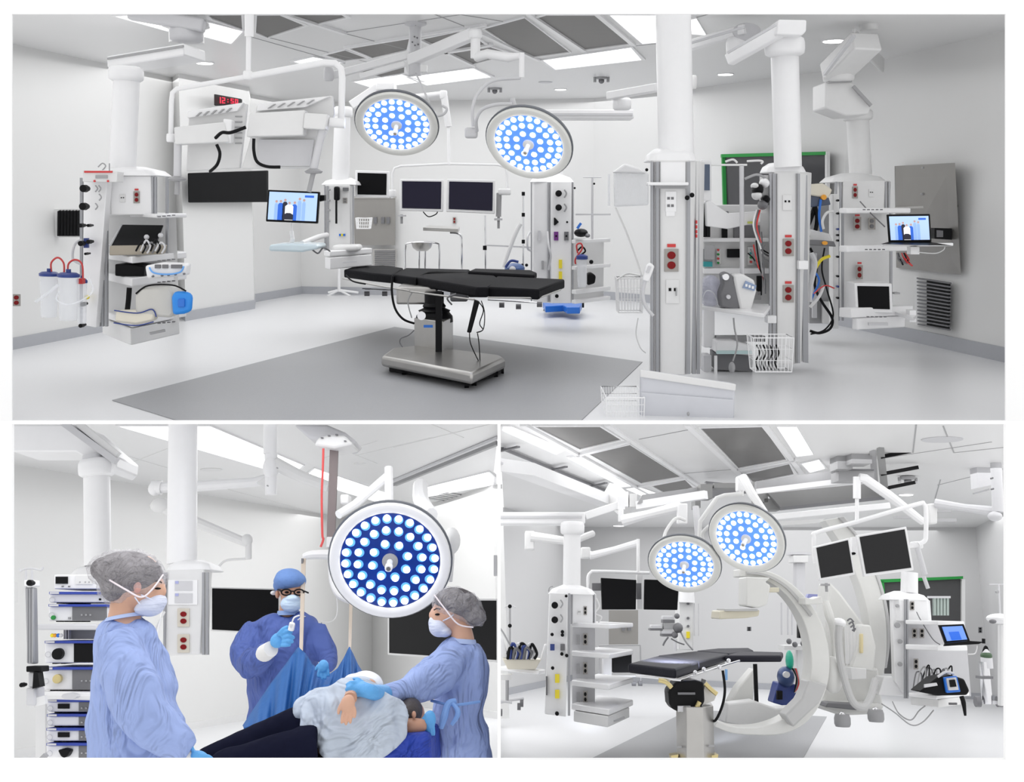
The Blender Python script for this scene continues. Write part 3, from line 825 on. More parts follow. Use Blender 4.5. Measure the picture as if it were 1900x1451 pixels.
# base
b = B().plane([(707, 660), (728, 645), (780, 640), (928, 658), (937, 664), (876, 692)], .17, -.105); b.go('base', steel, t, bev=.03)
B().plane([(722, 682), (740, 668), (925, 682), (930, 688), (874, 706)], .05, -.03).go('base_skirt', black, t)
for x, y in ((727, 684), (750, 690), (866, 714), (880, 710), (920, 694), (931, 688)):
    c = Zp(x, y, .03); B().cyl(c - V((.02, 0, 0)), c + V((.02, 0, 0)), .032, n=14).go('caster', black, t)
B().ptube([(742, 668, 10.0), (760, 671, 9.9), (775, 672, 9.85), (778, 678, 9.8), (765, 683, 9.8)], 1.2).go('brake_pedal', steel, t)
cable(None, [(729, 512, 10.4), (727, 540, 10.4), (733, 572, 10.4), (748, 592, 10.4), (768, 600, 10.5)], 2.2, root=t, name='power_hose')
cable(None, [(768, 613, 10.4), (758, 622, 10.3), (744, 628, 10.2), (742, 636, 10.2), (747, 644, 10.2)], 1.1, root=t, name='cord', m=dgrey)
cable(None, [(766, 540, 10.4), (757, 560, 10.4), (764, 590, 10.4)], 1.2, root=t, name='cord', m=mgrey)
cable(None, [(846, 545, 10.0), (830, 553, 10.0), (838, 565, 10.1)], 1.6, root=t, name='cord', m=dgrey)
cable('dark curved lead hanging at the left of the operating table top', [(642, 511, 10.9), (655, 522, 10.8), (678, 527, 10.7)], 1.5, group='table leads')
h = thing('hand_controller', 'black hand controller hanging under the operating table on looped leads', 'controller', P(876, 618, 9.7))
B().pix([(866, 617), (874, 618), (890, 560), (880, 556)], 9.7, .06, 'y').go('handset', black, h, bev=.01)
cable(None, [(888, 560, 9.68), (897, 575, 9.68), (890, 600, 9.68), (896, 612, 9.68), (884, 617, 9.68)], 1, root=h, name='lead')
cable(None, [(893, 558, 9.68), (899, 580, 9.68), (897, 610, 9.68), (886, 617, 9.68)], .9, root=h, name='lead')
cable(None, [(871, 617, 9.68), (874, 640, 9.68), (892, 678, 9.68)], 1, root=h, name='lead')
cable(None, [(886, 618, 9.68), (889, 640, 9.68), (891, 678, 9.68)], 1, root=h, name='lead')

# ---- surgical lamps of room 1
mt = thing('lamp_ceiling_mount', 'grey ceiling column carrying the surgical lamp arms', 'lamp mount', Zp(771, 42, CE1))
YM = Zp(771, 42, CE1).y
B().lathe(P(771, 42, YM), (0, 0, -1), [(m_(20, YM), -.01), (m_(20, YM), .02), (m_(10, YM), .04)], 24).go('flange', lgrey, mt)
shaft(mt, 760, 781, 44, 757, 782, 140, YM, lgrey, 'column')
for x, y in ((771, 46), (769, 68), (774, 70), (765, 78), (776, 82), (770, 84)): B().disc(x, y, 1.6, YM - m_(12.5, YM), .02, 8).go('bolt', dgrey, mt)
def armtube(root, pts, r, nm='arm', m=None, smooth=False):
    o = B().ptube(pts, r, smooth, 14).go(nm, m or white, root)
    return o
t = thing('surgical_lamp', 'right round surgical lamp with blue glowing LED face in the upper room', 'surgical lamp', P(980, 265, 9.2), 'round LED lamps of the upper room')
beam(t, [(762, 112, YM), (880, 62, 10)], 20, 20); ring(t, 881, 54, 72, 13, 10)
armtube(t, [(882, 60, 10), (882, 108, 10)], 9)
armtube(t, [(884, 106, 10), (905, 100, 9.9), (945, 107, 9.8), (966, 104, 9.7)], [9, 9, 9, 6])
armtube(t, [(968, 98, 9.7), (968, 144, 9.7)], 5)
armtube(t, [(965, 145, 9.7), (915, 150, 9.6), (888, 172, 9.5), (877, 200, 9.4), (878, 235, 9.4)], 3, smooth=True, nm='yoke_arm', m=lgrey)
B().rect(862, 236, 886, 256, 9.4, .08).go('joint', lgrey, t, bev=.02)
armtube(t, [(885, 243, 9.4), (884, 222, 9.3), (895, 203, 9.25), (920, 194, 9.2), (950, 193, 9.2)], 3.2, smooth=True, nm='yoke_arm', m=lgrey)
armtube(t, [(950, 182, 9.25), (958, 212, 9.25)], 5, nm='hanger', m=lgrey)
lamp_head(t, 981, 267, 81, 61, -22, 9.1)
t = thing('surgical_lamp', 'left round surgical lamp with blue glowing LED face in the upper room', 'surgical lamp', P(737, 230, 9.6), 'round LED lamps of the upper room')
beam(t, [(768, 100, YM), (612, 141, 10.6)], 12, 13); ring(t, 610, 125, 150, 9, 10.5, lgrey)
beam(t, [(752, 118, YM), (668, 142, 10.5)], 10, 11)
armtube(t, [(771, 135, 10.5), (779, 152, 10), (790, 176, 9.8), (796, 190, 9.8)], 2, smooth=True, nm='yoke_arm', m=lgrey)
armtube(t, [(808, 216, 9.8), (823, 212, 9.8), (829, 202, 9.8), (820, 196, 9.8)], 2.4, smooth=True, nm='yoke_arm', m=lgrey)
lamp_head(t, 736, 231, 76, 56, -10, 9.6)
B().rect(780, 120, 792, 133, 10.2, .08).go('ceiling_hook', offw, label='small white fitting beside the lamp mount column', cat='fitting')
# arm with projecting beam behind the left lamp
t = thing('boom_arm', 'white box shaped boom arm behind the left surgical lamp', 'boom arm', P(700, 165, 12.5))
beam(t, [(652, 196, 12.6), (706, 160, 12.6)], 16, 16); B().rect(697, 152, 731, 168, 12.5, .3).go('joint', white, t, bev=.02)
# ---- double screens on a hanging bar
t = thing('screen_bar', 'thin white hanging bar that carries the two dark flat screens', 'monitor mount', P(833, 305, 12.2))
armtube(t, [(768, 180, 12.4), (822, 174, 12.4)], 5); ring(t, 823, 168, 184, 7, 12.3)
armtube(t, [(824, 178, 12.3), (832, 235, 12.3)], 6.5); armtube(t, [(832, 235, 12.3), (833, 306, 12.2)], 3)
armtube(t, [(728, 368, 12.2), (728, 322, 12.2), (732, 312, 12.2), (744, 308, 12.2), (833, 304, 12.2), (925, 306, 12.2), (938, 311, 12.2), (941, 325, 12.2), (941, 350, 12.2)], 2.2, nm='bar')
ring(t, 728, 352, 366, 7, 12.1); ring(t, 936, 350, 362, 12, 12.1)
armtube(t, [(926, 358, 12.1), (925, 402, 12.1)], 5, nm='grip', m=mgrey); armtube(t, [(925, 402, 12.1), (925, 424, 12.1)], 2.5, nm='grip', m=mgrey)
B().rect(917, 405, 932, 409, 12.05, .1).go('grip_guard', lgrey, t)
armtube(t, [(745, 398, 12.1), (745, 415, 12.1)], 2.5, nm='grip', m=mgrey); B().rect(738, 399, 752, 402, 12.05, .1).go('grip_guard', lgrey, t)
monitor('left of the two dark screens hanging on the thin bar', [(742, 332), (823, 333), (822, 393), (742, 391)], 12.0, white, scrn2, .07, .05, group='hanging twin screens')
monitor('right of the two dark screens hanging on the thin bar', [(829, 332), (919, 334), (918, 397), (828, 393)], 12.0, white, scrn2, .07, .05, group='hanging twin screens')
cable('black loop of cable under the left twin screen', [(785, 393, 12.1), (795, 402, 12.1), (808, 398, 12.1), (812, 393, 12.1)], 1)
monitor('small dark screen with white frame above the steel hatch', [(659, 316), (722, 318), (721, 367), (659, 366)], 13.5, white, scrn, .08, .07)

# ---- left equipment boom
t = thing('equipment_boom', 'left ceiling boom with white dome head, shelves and suction panel', 'boom', P(245, 640, 9.0))
YB = 9.3
B().lathe(Zp(345, 40, CE1), (0, 0, -1), [(.22, -.01), (.22, .05), (.16, .07), (.16, .2)], 30).go('ceiling_mount', offw, t)
B().bar(P(240, 24, 9.9), P(380, 48, 9.9), .12, .12).go('ceiling_beam', lgrey, t, bev=.02)
ring(t, 346, 48, 78, 30, 10.0, lgrey)
B().vbox(341, 80, 103, 9.4, -1400, 198, 1210, 381).go('boom_arm', white, t, bev=.015)
K_ = P(341, 86, 9.4); A_ = R1.hit(K_, R1.vd(-1400), 200, 86); off_ = V((0, -.012, 0))
B().bar(K_ + off_, A_ + off_, .014, .02).go('arm_groove', mgrey, t)
ring(t, 234, 124, 151, 31, YB)
shaft(t, 212, 258, 148, 204, 251, 312, YB)
bell(t, 163, 290, 308, 326, 208, 250, 9.0, .5)
b = B(); prism(b, [(200, .15), (204, 0), (282, 0), (290, .1), (290, .5), (200, .5)], 326, 399, 9.05); b.go('head', white, t, bev=.01)
rails(t, [283, 288], 328, 399, 9.05, 3)
outlet(t, 253, 366, 9.05, 11, 22); outlet(t, 227, 368, 9.05, 10, 14, 'data')
b = B(); prism(b, [(190, .3), (190, .32), (330, .32), (330, .3)], 400, 605, 9.1, 190); b.go('back_panel', offw, t)
rails(t, [184, 190, 197], 400, 606, 9.0, 4); rails(t, [309], 328, 470, 9.15, 4)
for yt, yb in ((397, 405), (476, 489), (516, 532), (594, 608)):
    shelf(t, 245 if yt > 400 else 290, yt, yb, 8.75, -420, 187, 1375, 347)
for y in (402, 484, 524, 600):
    b = B()
    for k in range(4): b.rect(292 + k * 9, y - 1 - k * .9, 297 + k * 9, y + 1 - k * .9, 8.9 + k * .02 - .16, .02)
    b.go('shelf_marking', dgrey, t, smooth=False)
d = B().vbox(243, 610, 641, 8.75, -420, 191, 1375, 334).go('drawer', offw, t, bev=.01)
B().bar(P(278, 619, 8.62), P(306, 613, 8.70), .02, .02).go('handle', mgrey, d)
# suction and gas panel at the left side of the boom
b = B(); b.pix([(153, 603), (178, 608), (200, 318), (155, 316)], [9.0, 8.9, 8.9, 9.0], .12, 'y'); b.go('service_panel', white, t, bev=.008)
B().rect(148, 330, 153, 604, 9.05, .1).go('panel_side', alu, t)
m = B().pix([(153, 337), (217, 338), (218, 318), (153, 316)], 8.8, .15, 'y').go('control_unit', offw, t, bev=.005)
B().rect(156, 317, 208, 320.5, 8.79, .02).go('red_stripe', redb, m); B().rect(177, 325, 199, 331, 8.79, .02).go('display', mgrey, m)
for x in (175, 200): B().disc(x, 336, 2, 8.79, .02, 10).go('button', redb, m)
for x, y, r in ((163, 350, 7), (162, 383, 7), (158, 418, 4), (172, 418, 3), (158, 451, 5), (172, 448, 4), (167, 470, 2.5), (161, 563, 4), (158, 602, 4)):
    knob(t, x, y, r, 8.9, th=.1)
for x, y in ((177, 350), (177, 383), (183, 350), (184, 366)):
    b = B().ptube([(x, y - 6, 8.85), (x + 4, y, 8.85), (x, y + 6, 8.85)], 1.3).go('gas_fitting', mgrey, t)
B().rect(155, 442, 163, 460, 8.88, .03).go('outlet_plate', navy, t)
B().disc(160, 552, 4, 8.88, .03, 12).go('valve', yellow, t)
for p in ([(182, 310, 9.1), (190, 303, 9.1), (196, 308, 9.1), (190, 316, 9.1)], [(203, 322, 9.0), (203, 303, 9.0)]): cable(None, p, 1.2, root=t, m=mgrey, name='hook')
cable(None, [(150, 445, 9.0), (138, 455, 8.9), (135, 480, 8.9), (150, 490, 8.9)], 2.5, root=t, m=lgrey, name='hose')
# suction canisters
g = 'suction jars on the left boom'
canister('clear suction canister with blue lid, leftmost on the left boom', 91, 512, 588, 16, 8.7, g)
canister('clear suction canister with blue lid nearer the left boom panel', 127, 514, 594, 18, 8.6, g)
canister('small clear suction jar against the left boom panel', 152, 525, 600, 9, 8.8, g)
rt = mat('red_tube', (.55, .05, .05), .35)
cable('red suction tube arching over the leftmost canister', [(96, 508, 8.7), (95, 488, 8.7), (107, 478, 8.7), (118, 488, 8.7), (119, 508, 8.7)], 1.8, rt, 'suction_tube', 'tube', 'red suction tubes')
cable('red suction tube arching beside the left boom panel', [(126, 508, 8.65), (127, 490, 8.65), (139, 482, 8.65), (152, 490, 8.65), (154, 520, 8.65)], 1.8, rt, 'suction_tube', 'tube', 'red suction tubes')
cable('clear corrugated tube hanging diagonally from the leftmost canister', [(108, 528, 8.5), (88, 545, 8.5), (66, 560, 8.5)], 3, clear, 'corrugated_tube', 'tube')
cable('clear tubing coiled around the middle canister', [(110, 540, 8.45), (105, 556, 8.45), (125, 565, 8.4), (150, 558, 8.45), (172, 540, 8.5), (165, 515, 8.6)], 1.6, clear, 'coiled_tube', 'tube')
B().rect(143, 517, 153, 527, 8.7, .06).go('tube_clamp', redb, label='small red clamp block beside the canisters', cat='clamp')
# things on the shelves of the left boom
t = thing('instrument_case', 'open black instrument case with coiled leads on the upper shelf of the left boom', 'case', P(250, 474, 8.8))
B().pix([(202, 474), (298, 472), (303, 455), (203, 456)], 8.8, .12).go('tray', tan, t, bev=.01)
B().pix([(205, 457), (288, 455), (302, 418), (226, 417)], [8.85, 8.85, 9.15, 9.15], .04, 'y').go('lid', black, t, bev=.01)
B().ptube([(226, 417, 9.1), (203, 456, 8.85)], 1.2).go('lid_strut', lgrey, t)
for k in range(5):
    x = 262 + k * 9
    cable(None, [(x - 10, 466, 8.75), (x, 450 - 4 * (k % 2), 8.75), (x + 8, 458, 8.75), (x + 2, 470, 8.75)], 1.8, root=t, m=(black, lgrey, dgrey)[k % 3], name='lead')
for x, y in ((272, 440), (298, 437), (286, 448)): B().ball(P(x, y, 8.85), m_(5, 8.8), 12).go('connector', (lgrey if x != 286 else black), t)
t = thing('surgical_generator', 'white generator with blue arc and knobs on the second shelf of the left boom', 'generator', P(308, 518, 8.7))
b = B(); b.pix([(272, 518), (343, 512), (346, 490), (300, 487), (268, 493)], 8.6, .15); b.go('housing', white, t, bev=.02)
B().ptube([(277, 496, 8.58), (285, 506, 8.58), (310, 509, 8.58), (334, 505, 8.58), (341, 494, 8.58)], 1.6).go('blue_arc', mat('light_blue', (.15, .4, .85), .4), t)
for x in (292, 306, 322, 332): B().rect(x - 5, 491, x + 5, 498, 8.58, .02).go('display', dgrey, t)
for x in (283, 300, 312, 325, 341): B().disc(x, 513 - (x - 283) * .08, 2, 8.58, .02, 10).go('knob', dgrey, t)
t = B().pix([(213, 512), (266, 516), (268, 494), (240, 490), (213, 490)], 8.95, .3).go('power_supply', black, label='black box behind the generator on the left boom', cat='power supply', bev=.01)
t = thing('warming_unit', 'white rounded warming unit with a blue end on the lowest shelf of the left boom', 'warming unit', P(300, 588, 8.7))
b = B(); b.pix([(250, 585), (316, 590), (322, 582), (322, 545), (314, 532), (262, 534), (250, 546)], 8.5, .25); b.go('body', mat('warm_grey_shell', (.56, .55, .52), .4), t, bev=.03)
b = B(); b.pix([(319, 585), (340, 583), (354, 578), (356, 548), (346, 541), (322, 541), (317, 552)], 8.42, .06); b.go('end_cap', mat('sky_blue', (.02, .25, .75), .35), t, bev=.03)
B().rect(330, 555, 342, 570, 8.40, .03).go('latch', blue, t, bev=.005)
cable(None, [(252, 545, 8.5), (275, 530, 8.5), (320, 529, 8.45), (345, 540, 8.42)], 1.6, root=t, name='carry_strap')
cable('thick black cable dropping behind the warming unit', [(240, 534, 8.95), (238, 560, 8.95), (235, 585, 8.95)], 5, black)
t = thing('folded_box', 'cream box with dark blue edges beside the warming unit', 'box', P(250, 600, 8.5))
B().pix([(212, 598), (252, 603), (284, 596), (288, 580), (256, 576), (214, 577)], 8.5, .12).go('body', cream, t, bev=.02)
B().ptube([(211, 599, 8.49), (252, 604, 8.49), (285, 597, 8.49)], 1.2).go('edge', navy, t); B().ptube([(212, 576, 8.49), (255, 581, 8.49), (282, 574, 8.49), (290, 588, 8.49)], 1.2).go('edge', navy, t)

# ---- pendant with two monitors seen from behind
t = thing('monitor_pendant', 'white ceiling pole and curved bar holding two monitors seen from behind', 'monitor mount', P(460, 142, 8.8))
shaft(t, 454, 471, 20, 454, 470, 68, 8.8); shaft(t, 457, 466, 66, 456, 465, 142, 8.8); ring(t, 460, 132, 148, 9, 8.8)
armtube(t, [(460, 142, 8.8), (345, 162, 8.8), (328, 165, 8.8), (320, 172, 8.8), (318, 190, 8.8), (317, 255, 8.8)], 4.5, 'bar')
armtube(t, [(460, 142, 8.8), (600, 116, 8.8), (622, 117, 8.8), (633, 127, 8.8), (635, 145, 8.8), (633, 226, 8.8)], 6, 'bar')
ring(t, 317, 248, 264, 8, 8.75); B().cyl(P(612, 227, 8.7), P(640, 229, 8.7), m_(9, 8.7), n=20).go('clamp', white, t)
def grip(root, x0, y0, x1, y1, x2, y2, Y, w=7):
    armtube(root, [(x0, y0, Y), (x1, y1, Y)], w, 'grip', lgrey)
    c = P(x1, y1 + 4, Y); B().lathe(c, (0, 0, -1), [(m_(4, Y), -.03), (m_(17, Y), 0), (m_(14, Y), .015), (m_(4, Y), .02)], 20).go('grip_guard', mgrey, root)
    armtube(root, [(x1, y1 + 4, Y), (x2, y2, Y)], 4.5, 'grip', mgrey)
grip(t, 330, 264, 329, 328, 328, 361, 8.7); grip(t, 598, 240, 582, 314, 573, 356, 8.65)
g = 'monitors seen from behind'
t = thing('monitor', 'left monitor seen from behind with slotted top on the curved bar', 'monitor', P(390, 318, 8.75), g)
B().pix([(345, 318), (445, 312), (459, 192), (350, 208)], 8.85, .05, 'y').go('back_shell', offw, t, bev=.01)
B().pix([(347, 219), (440, 206), (452, 190), (349, 206)], 8.8, .06, 'y').go('top_cover', white, t, bev=.005)
for k in range(5): B().pix([(362 + k * 14, 216 - k * 2), (366 + k * 14, 215.5 - k * 2), (374 + k * 14, 208 - k * 2), (370 + k * 14, 208.5 - k * 2)], 8.78, .03, 'y').go('slot', mgrey, t, smooth=False)
B().pix([(324, 268), (426, 264), (416, 226), (322, 236)], 8.65, .15, 'y').go('mount_box', offw, t, bev=.01)
B().pix([(414, 264), (428, 266), (430, 222), (414, 220)], 8.66, .1, 'y').go('bracket', white, t, bev=.01)
b = B()
for k in range(6): b.rect(436, 215 + k * 10, 449, 217 + k * 10, 8.84, .01)
b.go('vent_slots', mgrey, t, smooth=False)
t = thing('monitor', 'right monitor seen from behind with slotted top on the curved bar', 'monitor', P(520, 312, 8.7), g)
B().pix([(448, 313), (577, 312), (620, 212), (617, 177), (476, 196), (466, 250)], 8.8, .05, 'y').go('back_shell', offw, t, bev=.01)
B().pix([(476, 206), (566, 199), (612, 178), (478, 192)], 8.74, .06, 'y').go('top_cover', white, t, bev=.005)
for k in range(5): B().pix([(496 + k * 18, 201 - k * 2), (500 + k * 18, 200.5 - k * 2), (511 + k * 18, 193 - k * 2), (507 + k * 18, 193.5 - k * 2)], 8.72, .03, 'y').go('slot', mgrey, t, smooth=False)
B().pix([(457, 254), (562, 251), (566, 204), (463, 210)], 8.6, .15, 'y').go('mount_box', offw, t, bev=.01)
B().pix([(562, 238), (603, 241), (608, 212), (565, 209)], 8.58, .12, 'y').go('bracket', offw, t, bev=.01)
B().pix([(476, 308), (575, 308), (582, 259), (480, 259)], 8.76, .03, 'y').go('lower_panel', lgrey, t, smooth=False)
cable('black cable bridging the two monitor backs', [(400, 256, 8.55), (412, 246, 8.5), (428, 246, 8.5), (456, 236, 8.5)], 3.2, black)
cable('black curved cable hanging below the left monitor back', [(402, 268, 8.6), (408, 285, 8.6), (403, 305, 8.6), (390, 318, 8.7)], 3, black)
cable('black curved cable below the right monitor back', [(471, 257, 8.6), (471, 280, 8.6), (477, 300, 8.6), (495, 309, 8.6), (520, 310, 8.6)], 3, black)

# ---- middle boom with workstation
YM3 = 13.0
t = thing('equipment_boom', 'middle left ceiling boom with slim white shaft behind the workstation screen', 'boom', P(640, 500, YM3))
ring(t, 637, 198, 218, 17, 13.2); shaft(t, 621, 650, 215, 616, 648, 334, 13.2)
bell(t, 594, 660, 329, 343, 618, 646, YM3, .6)
b = B(); prism(b, [(601, .2), (604, 0), (650, 0), (657, .1), (657, .6), (601, .6)], 343, 466, YM3); b.go('head', offw, t, bev=.01)
rails(t, [603, 608, 655], 345, 466, YM3, 3)
for x, y in ((612, 352), (612, 372), (612, 390), (612, 410)): knob(t, x, y, 2, YM3 - .02, mgrey)
p = B().rect(619, 346, 629, 372, YM3 - .12, .1).go('telephone', black, t, bev=.02); cable(None, [(624, 372, YM3 - .08), (624, 415, YM3 - .08)], 2, root=t, name='cord')
B().rect(636, 348, 646, 354, YM3 - .03, .03).go('display', dgrey, t); outlet(t, 640, 372, YM3, 8, 10, 'steel')
for k, m in enumerate((blue, yellow, blue)): B().rect(629 + k * 4, 434, 632 + k * 4, 438, YM3 - .03, .03).go('connector', m, t)
B().vbox(612, 466, 476, 12.3, -200, 601, 1900, 691).go('shelf', white, t, bev=.01)
d = B().vbox(613, 478, 500, 12.3, -200, 603, 1900, 690).go('drawer', white, t, bev=.01); B().bar(P(636, 487, 12.2), P(662, 485, 12.25), .02, .02).go('handle', lgrey, d)
B().rect(616, 455, 664, 467, 12.6, .4).go('tray', offw, t, bev=.03)
t = thing('workstation_arm', 'white jointed arm carrying the lit screen and pale keyboard tray', 'monitor mount', P(545, 468, 10.5))
beam(t, [(541, 414, 10.6), (541, 440, 10.5)], 5, 5); armtube(t, [(541, 430, 10.6), (543, 445, 10.5), (538, 455, 10.5)], 4)
B().pix([(498, 466), (560, 468), (590, 462), (588, 454), (540, 452), (500, 454)], 10.3, .5).go('keyboard_tray', mat('pale_blue_glass', (.7, .82, .88), .2), t, bev=.02)
armtube(t, [(560, 452, 10.6), (590, 440, 11.2), (606, 436, 11.8)], 5)
cable(None, [(578, 462, 10.5), (590, 470, 10.6), (600, 460, 10.8), (612, 466, 11)], 1.5, root=t, m=dgrey, name='cord')
monitor('lit computer screen showing medical staff above the keyboard tray', [(497, 352), (593, 356), (589, 415), (493, 411)], 10.5, black, None, .06, .035, True)
B().pix([(592, 374), (602, 372), (602, 362), (592, 362)], 10.6, .1, 'y').go('camera', black, label='small black bracket beside the lit screen', cat='bracket')
wirebasket('small white wire basket in front of the steel hatch', 660, 405, 686, 424, 14.5, 6, 2)
t = thing('floor_stand', 'white star foot floor stand on the floor left of the operating table', 'stand', Zp(629, 552, 0))
Yf = Zp(629, 548, 0).y
for dx, dy in ((-32, 10), (28, 8), (-20, -2), (36, -2)): B().ptube([(629, 538, Yf), (629 + dx, 545 + dy, Yf)], 2.2, smooth=False).go('foot', white, t)
B().cyl(P(629, 541, Yf), P(629, 498, Yf), m_(3, Yf)).go('pole', white, t)
# ---- back boom with gauges, shelves and gas outlets (right of the table)
YG = 13.2
t = thing('equipment_boom', 'back ceiling boom with black gauges and yellow labels right of the operating table', 'boom', P(1025, 570, YG))
shaft(t, 1003, 1040, 232, 1003, 1045, 330, YG + .4)
bell(t, 983, 1066, 322, 338, 1008, 1042, YG, .6)
b = B(); prism(b, [(985, .25), (990, .05), (1017, 0), (1023, -.05), (1060, -.05), (1065, .1), (1065, .7), (985, .7)], 337, 562, YG); b.go('head', white, t, bev=.008)
rails(t, [986, 1017, 1021, 1063], 338, 560, YG - .03, 2.5)
for x, y, r in ((1036, 359, 6), (1036, 385, 6)):
    knob(t, x, y, r, YG - .06, th=.12)
    B().ptube([(x + 11, y - 7, YG - .1), (x + 15, y, YG - .1), (x + 11, y + 8, YG - .1)], 1.5).go('gas_fitting', mgrey, t)
B().pix([(1028, 418), (1030, 418), (1037, 412), (1030, 404), (1028, 404)], YG - .1, .05, 'y').go('valve', black, t); knob(t, 1052, 412, 2, YG - .06)
for x, m in ((1032, mat('violet', (.16, .02, .22), .4)), (1051, dgrey)):
    p = B().rect(x - 4, 430, x + 4, 446, YG - .08, .03).go('outlet_plate', m, t); B().disc(x, 438, 1.8, YG - .09, .02, 10).go('receptacle', black, p)
B().rect(998, 428, 1003, 446, YG - .02, .03).go('outlet_plate', lgrey, t); B().rect(1005, 484, 1009, 500, YG - .02, .03).go('latch', mgrey, t)
for y in (490, 512): B().rect(1037, y - 8, 1043, y + 8, YG - .08, .03).go('yellow_label', yellow, t)
for x, y in ((1033, 549),): knob(t, x, y, 3.5, YG - .07)
for y in (398,):
    B().bar(P(1068, y, 13.3), P(1133, y, 13.3), .03, .02).go('rail', lgrey, t)
for yt, yb in ((445, 452), (494, 501), (538, 546), (557, 564)):
    B().vbox(1068, yt, yb, 13.0, -900, 1060, 2600, 1133).go('shelf', white, t, bev=.01)
b = B(); prism(b, [(1064, .5), (1064, .55), (1120, .55), (1120, .5)], 445, 562, 13.1); b.go('back_panel', offw, t)
knob(t, 1066, 349, 2, 13.0); 
cable(None, [(1016, 430, 13.0), (1018, 455, 12.9), (1022, 475, 12.9), (1018, 500, 13)], 2, root=t, m=lgrey, name='hose')
cable(None, [(984, 430, 13.1), (979, 440, 13.0), (979, 460, 13.0), (984, 465, 13.1)], 2, root=t, m=lgrey, name='hose')
t = thing('iv_pole', 'thin grey pole with hooks above the shelves of the gauge boom', 'pole', P(1099, 445, 13.3))
B().cyl(P(1099, 330, 13.3), P(1099, 445, 13.3), m_(2, 13.3)).go('pole', lgrey, t); B().cyl(P(1082, 329, 13.3), P(1116, 329, 13.3), m_(1, 13.3)).go('hook_bar', lgrey, t); knob(t, 1102, 341, 2, 13.25)
t = thing('headlight_set', 'black headset with blue strap on the top shelf of the gauge boom', 'headset', P(1080, 446, 12.95))
B().ball(P(1078, 432, 13.0), (m_(13, 13), .15, m_(8, 13)), 14).go('band', black, t); B().ball(P(1090, 437, 12.9), (m_(5, 13), .1, m_(4, 13))).go('lens', dgrey, t)
B().bar(P(1071, 424, 12.9), P(1078, 414, 12.9), .03, .03).go('strap', blue, t)
t = thing('suction_canister', 'clear canister with blue lid hanging at the right of the gauge boom', 'canister', P(1080, 530, 12.7))
c0, c1 = P(1080, 533, 12.7), P(1080, 478, 12.7); R = m_(9, 12.7)
B().lathe(c0, c1 - c0, [(R * .8, 0), (R, .05), (R, .33)], 20).go('jar', clear, t); B().lathe(c1, (0, 0, 1), [(R * 1.2, -.02), (R * 1.2, .02), (R * .4, .04)], 16).go('lid', navy, t)
cable('red suction tube looped beside the gauge boom canister', [(1072, 470, 12.8), (1070, 455, 12.8), (1078, 452, 12.8), (1080, 462, 12.8), (1068, 480, 12.8), (1068, 490, 12.8)], 1.6, rt, 'suction_tube', 'tube')
cable('black loop of cable on the middle shelf of the gauge boom', [(1072, 465, 12.9), (1080, 458, 12.9), (1086, 466, 12.9), (1076, 474, 12.9)], 1.6, black)
B().pix([(1090, 530), (1104, 526), (1106, 512), (1098, 506), (1090, 508)], 12.95, .2, 'y').go('foot_switch', black, label='black round foot switch on the lower shelf of the gauge boom', cat='foot switch', bev=.02)
B().ball(P(1097, 486, 12.95), m_(4, 13)).go('plug', black, label='small black plug on the middle shelf of the gauge boom', cat='plug')
# blue cart base with wheels
Yc = Zp(1040, 576, 0).y
t = thing('wheeled_base', 'bright blue wheeled base on the floor right of the operating table', 'cart', P(1040, 578, Yc))
B().plane([(1007, 560), (1040, 553), (1080, 562), (1076, 570), (1052, 570), (1045, 566), (1012, 568)], .17, -.09).go('base', blue, t, bev=.01)
for x, y in ((1011, 572), (1065, 577), (1081, 566), (1000, 564), (1030, 560)): c = P(x, y, Yc); B().cyl(c - V((.02, 0, 0)), c + V((.02, 0, 0)), m_(5, Yc), n=16).go('wheel', black, t)
t = thing('iv_pole', 'thin black and steel pole standing left of the gauge boom', 'pole', P(971, 490, 13.6))
B().cyl(P(971, 355, 13.6), P(971, 490, 13.6), m_(1.5, 13.6)).go('pole', chrome, t)
for y in (359, 398, 448): B().rect(968, y - 3, 974, y + 4, 13.5, .05).go('clamp', black, t)
for x in (969, 977):
    c = P(x, 492, 13.5); B().ball(c, m_(3, 13.5)).go('caster', black, t)
t = thing('iv_pole', 'thin steel pole standing below the right twin screen', 'pole', P(900, 500, 13.6))
B().cyl(P(900, 400, 13.6), P(901, 500, 13.6), m_(1.6, 13.6)).go('pole', chrome, t); B().rect(896, 456, 903, 464, 13.5, .05).go('clamp', black, t)
B().bar(P(903, 455, 13.8), P(985, 459, 13.8), .04, .02).go('rail', lgrey, t)
cable('white thick hose leaning left of the gauge boom', [(966, 415, 13.2), (958, 430, 13.2), (946, 462, 13.2), (934, 496, 13.2)], [4, 4, 3.5, 3], offw, 'hose', 'hose')
t = thing('warming_blower', 'rounded blue grey blower behind the right end of the operating table', 'blower', P(955, 503, 12.9))
B().ball(P(955, 498, 12.9), (m_(19, 12.9), .18, m_(10, 12.9)), 18).go('body', mat('slate_blue', (.06, .12, .30), .4), t); B().ptube([(938, 496, 12.75), (948, 484, 12.75), (962, 486, 12.75)], 2.5).go('handle', navy, t)
B().ball(P(951, 499, 12.72), (m_(6, 12.9), .04, m_(5, 12.9))).go('panel', lgrey, t)
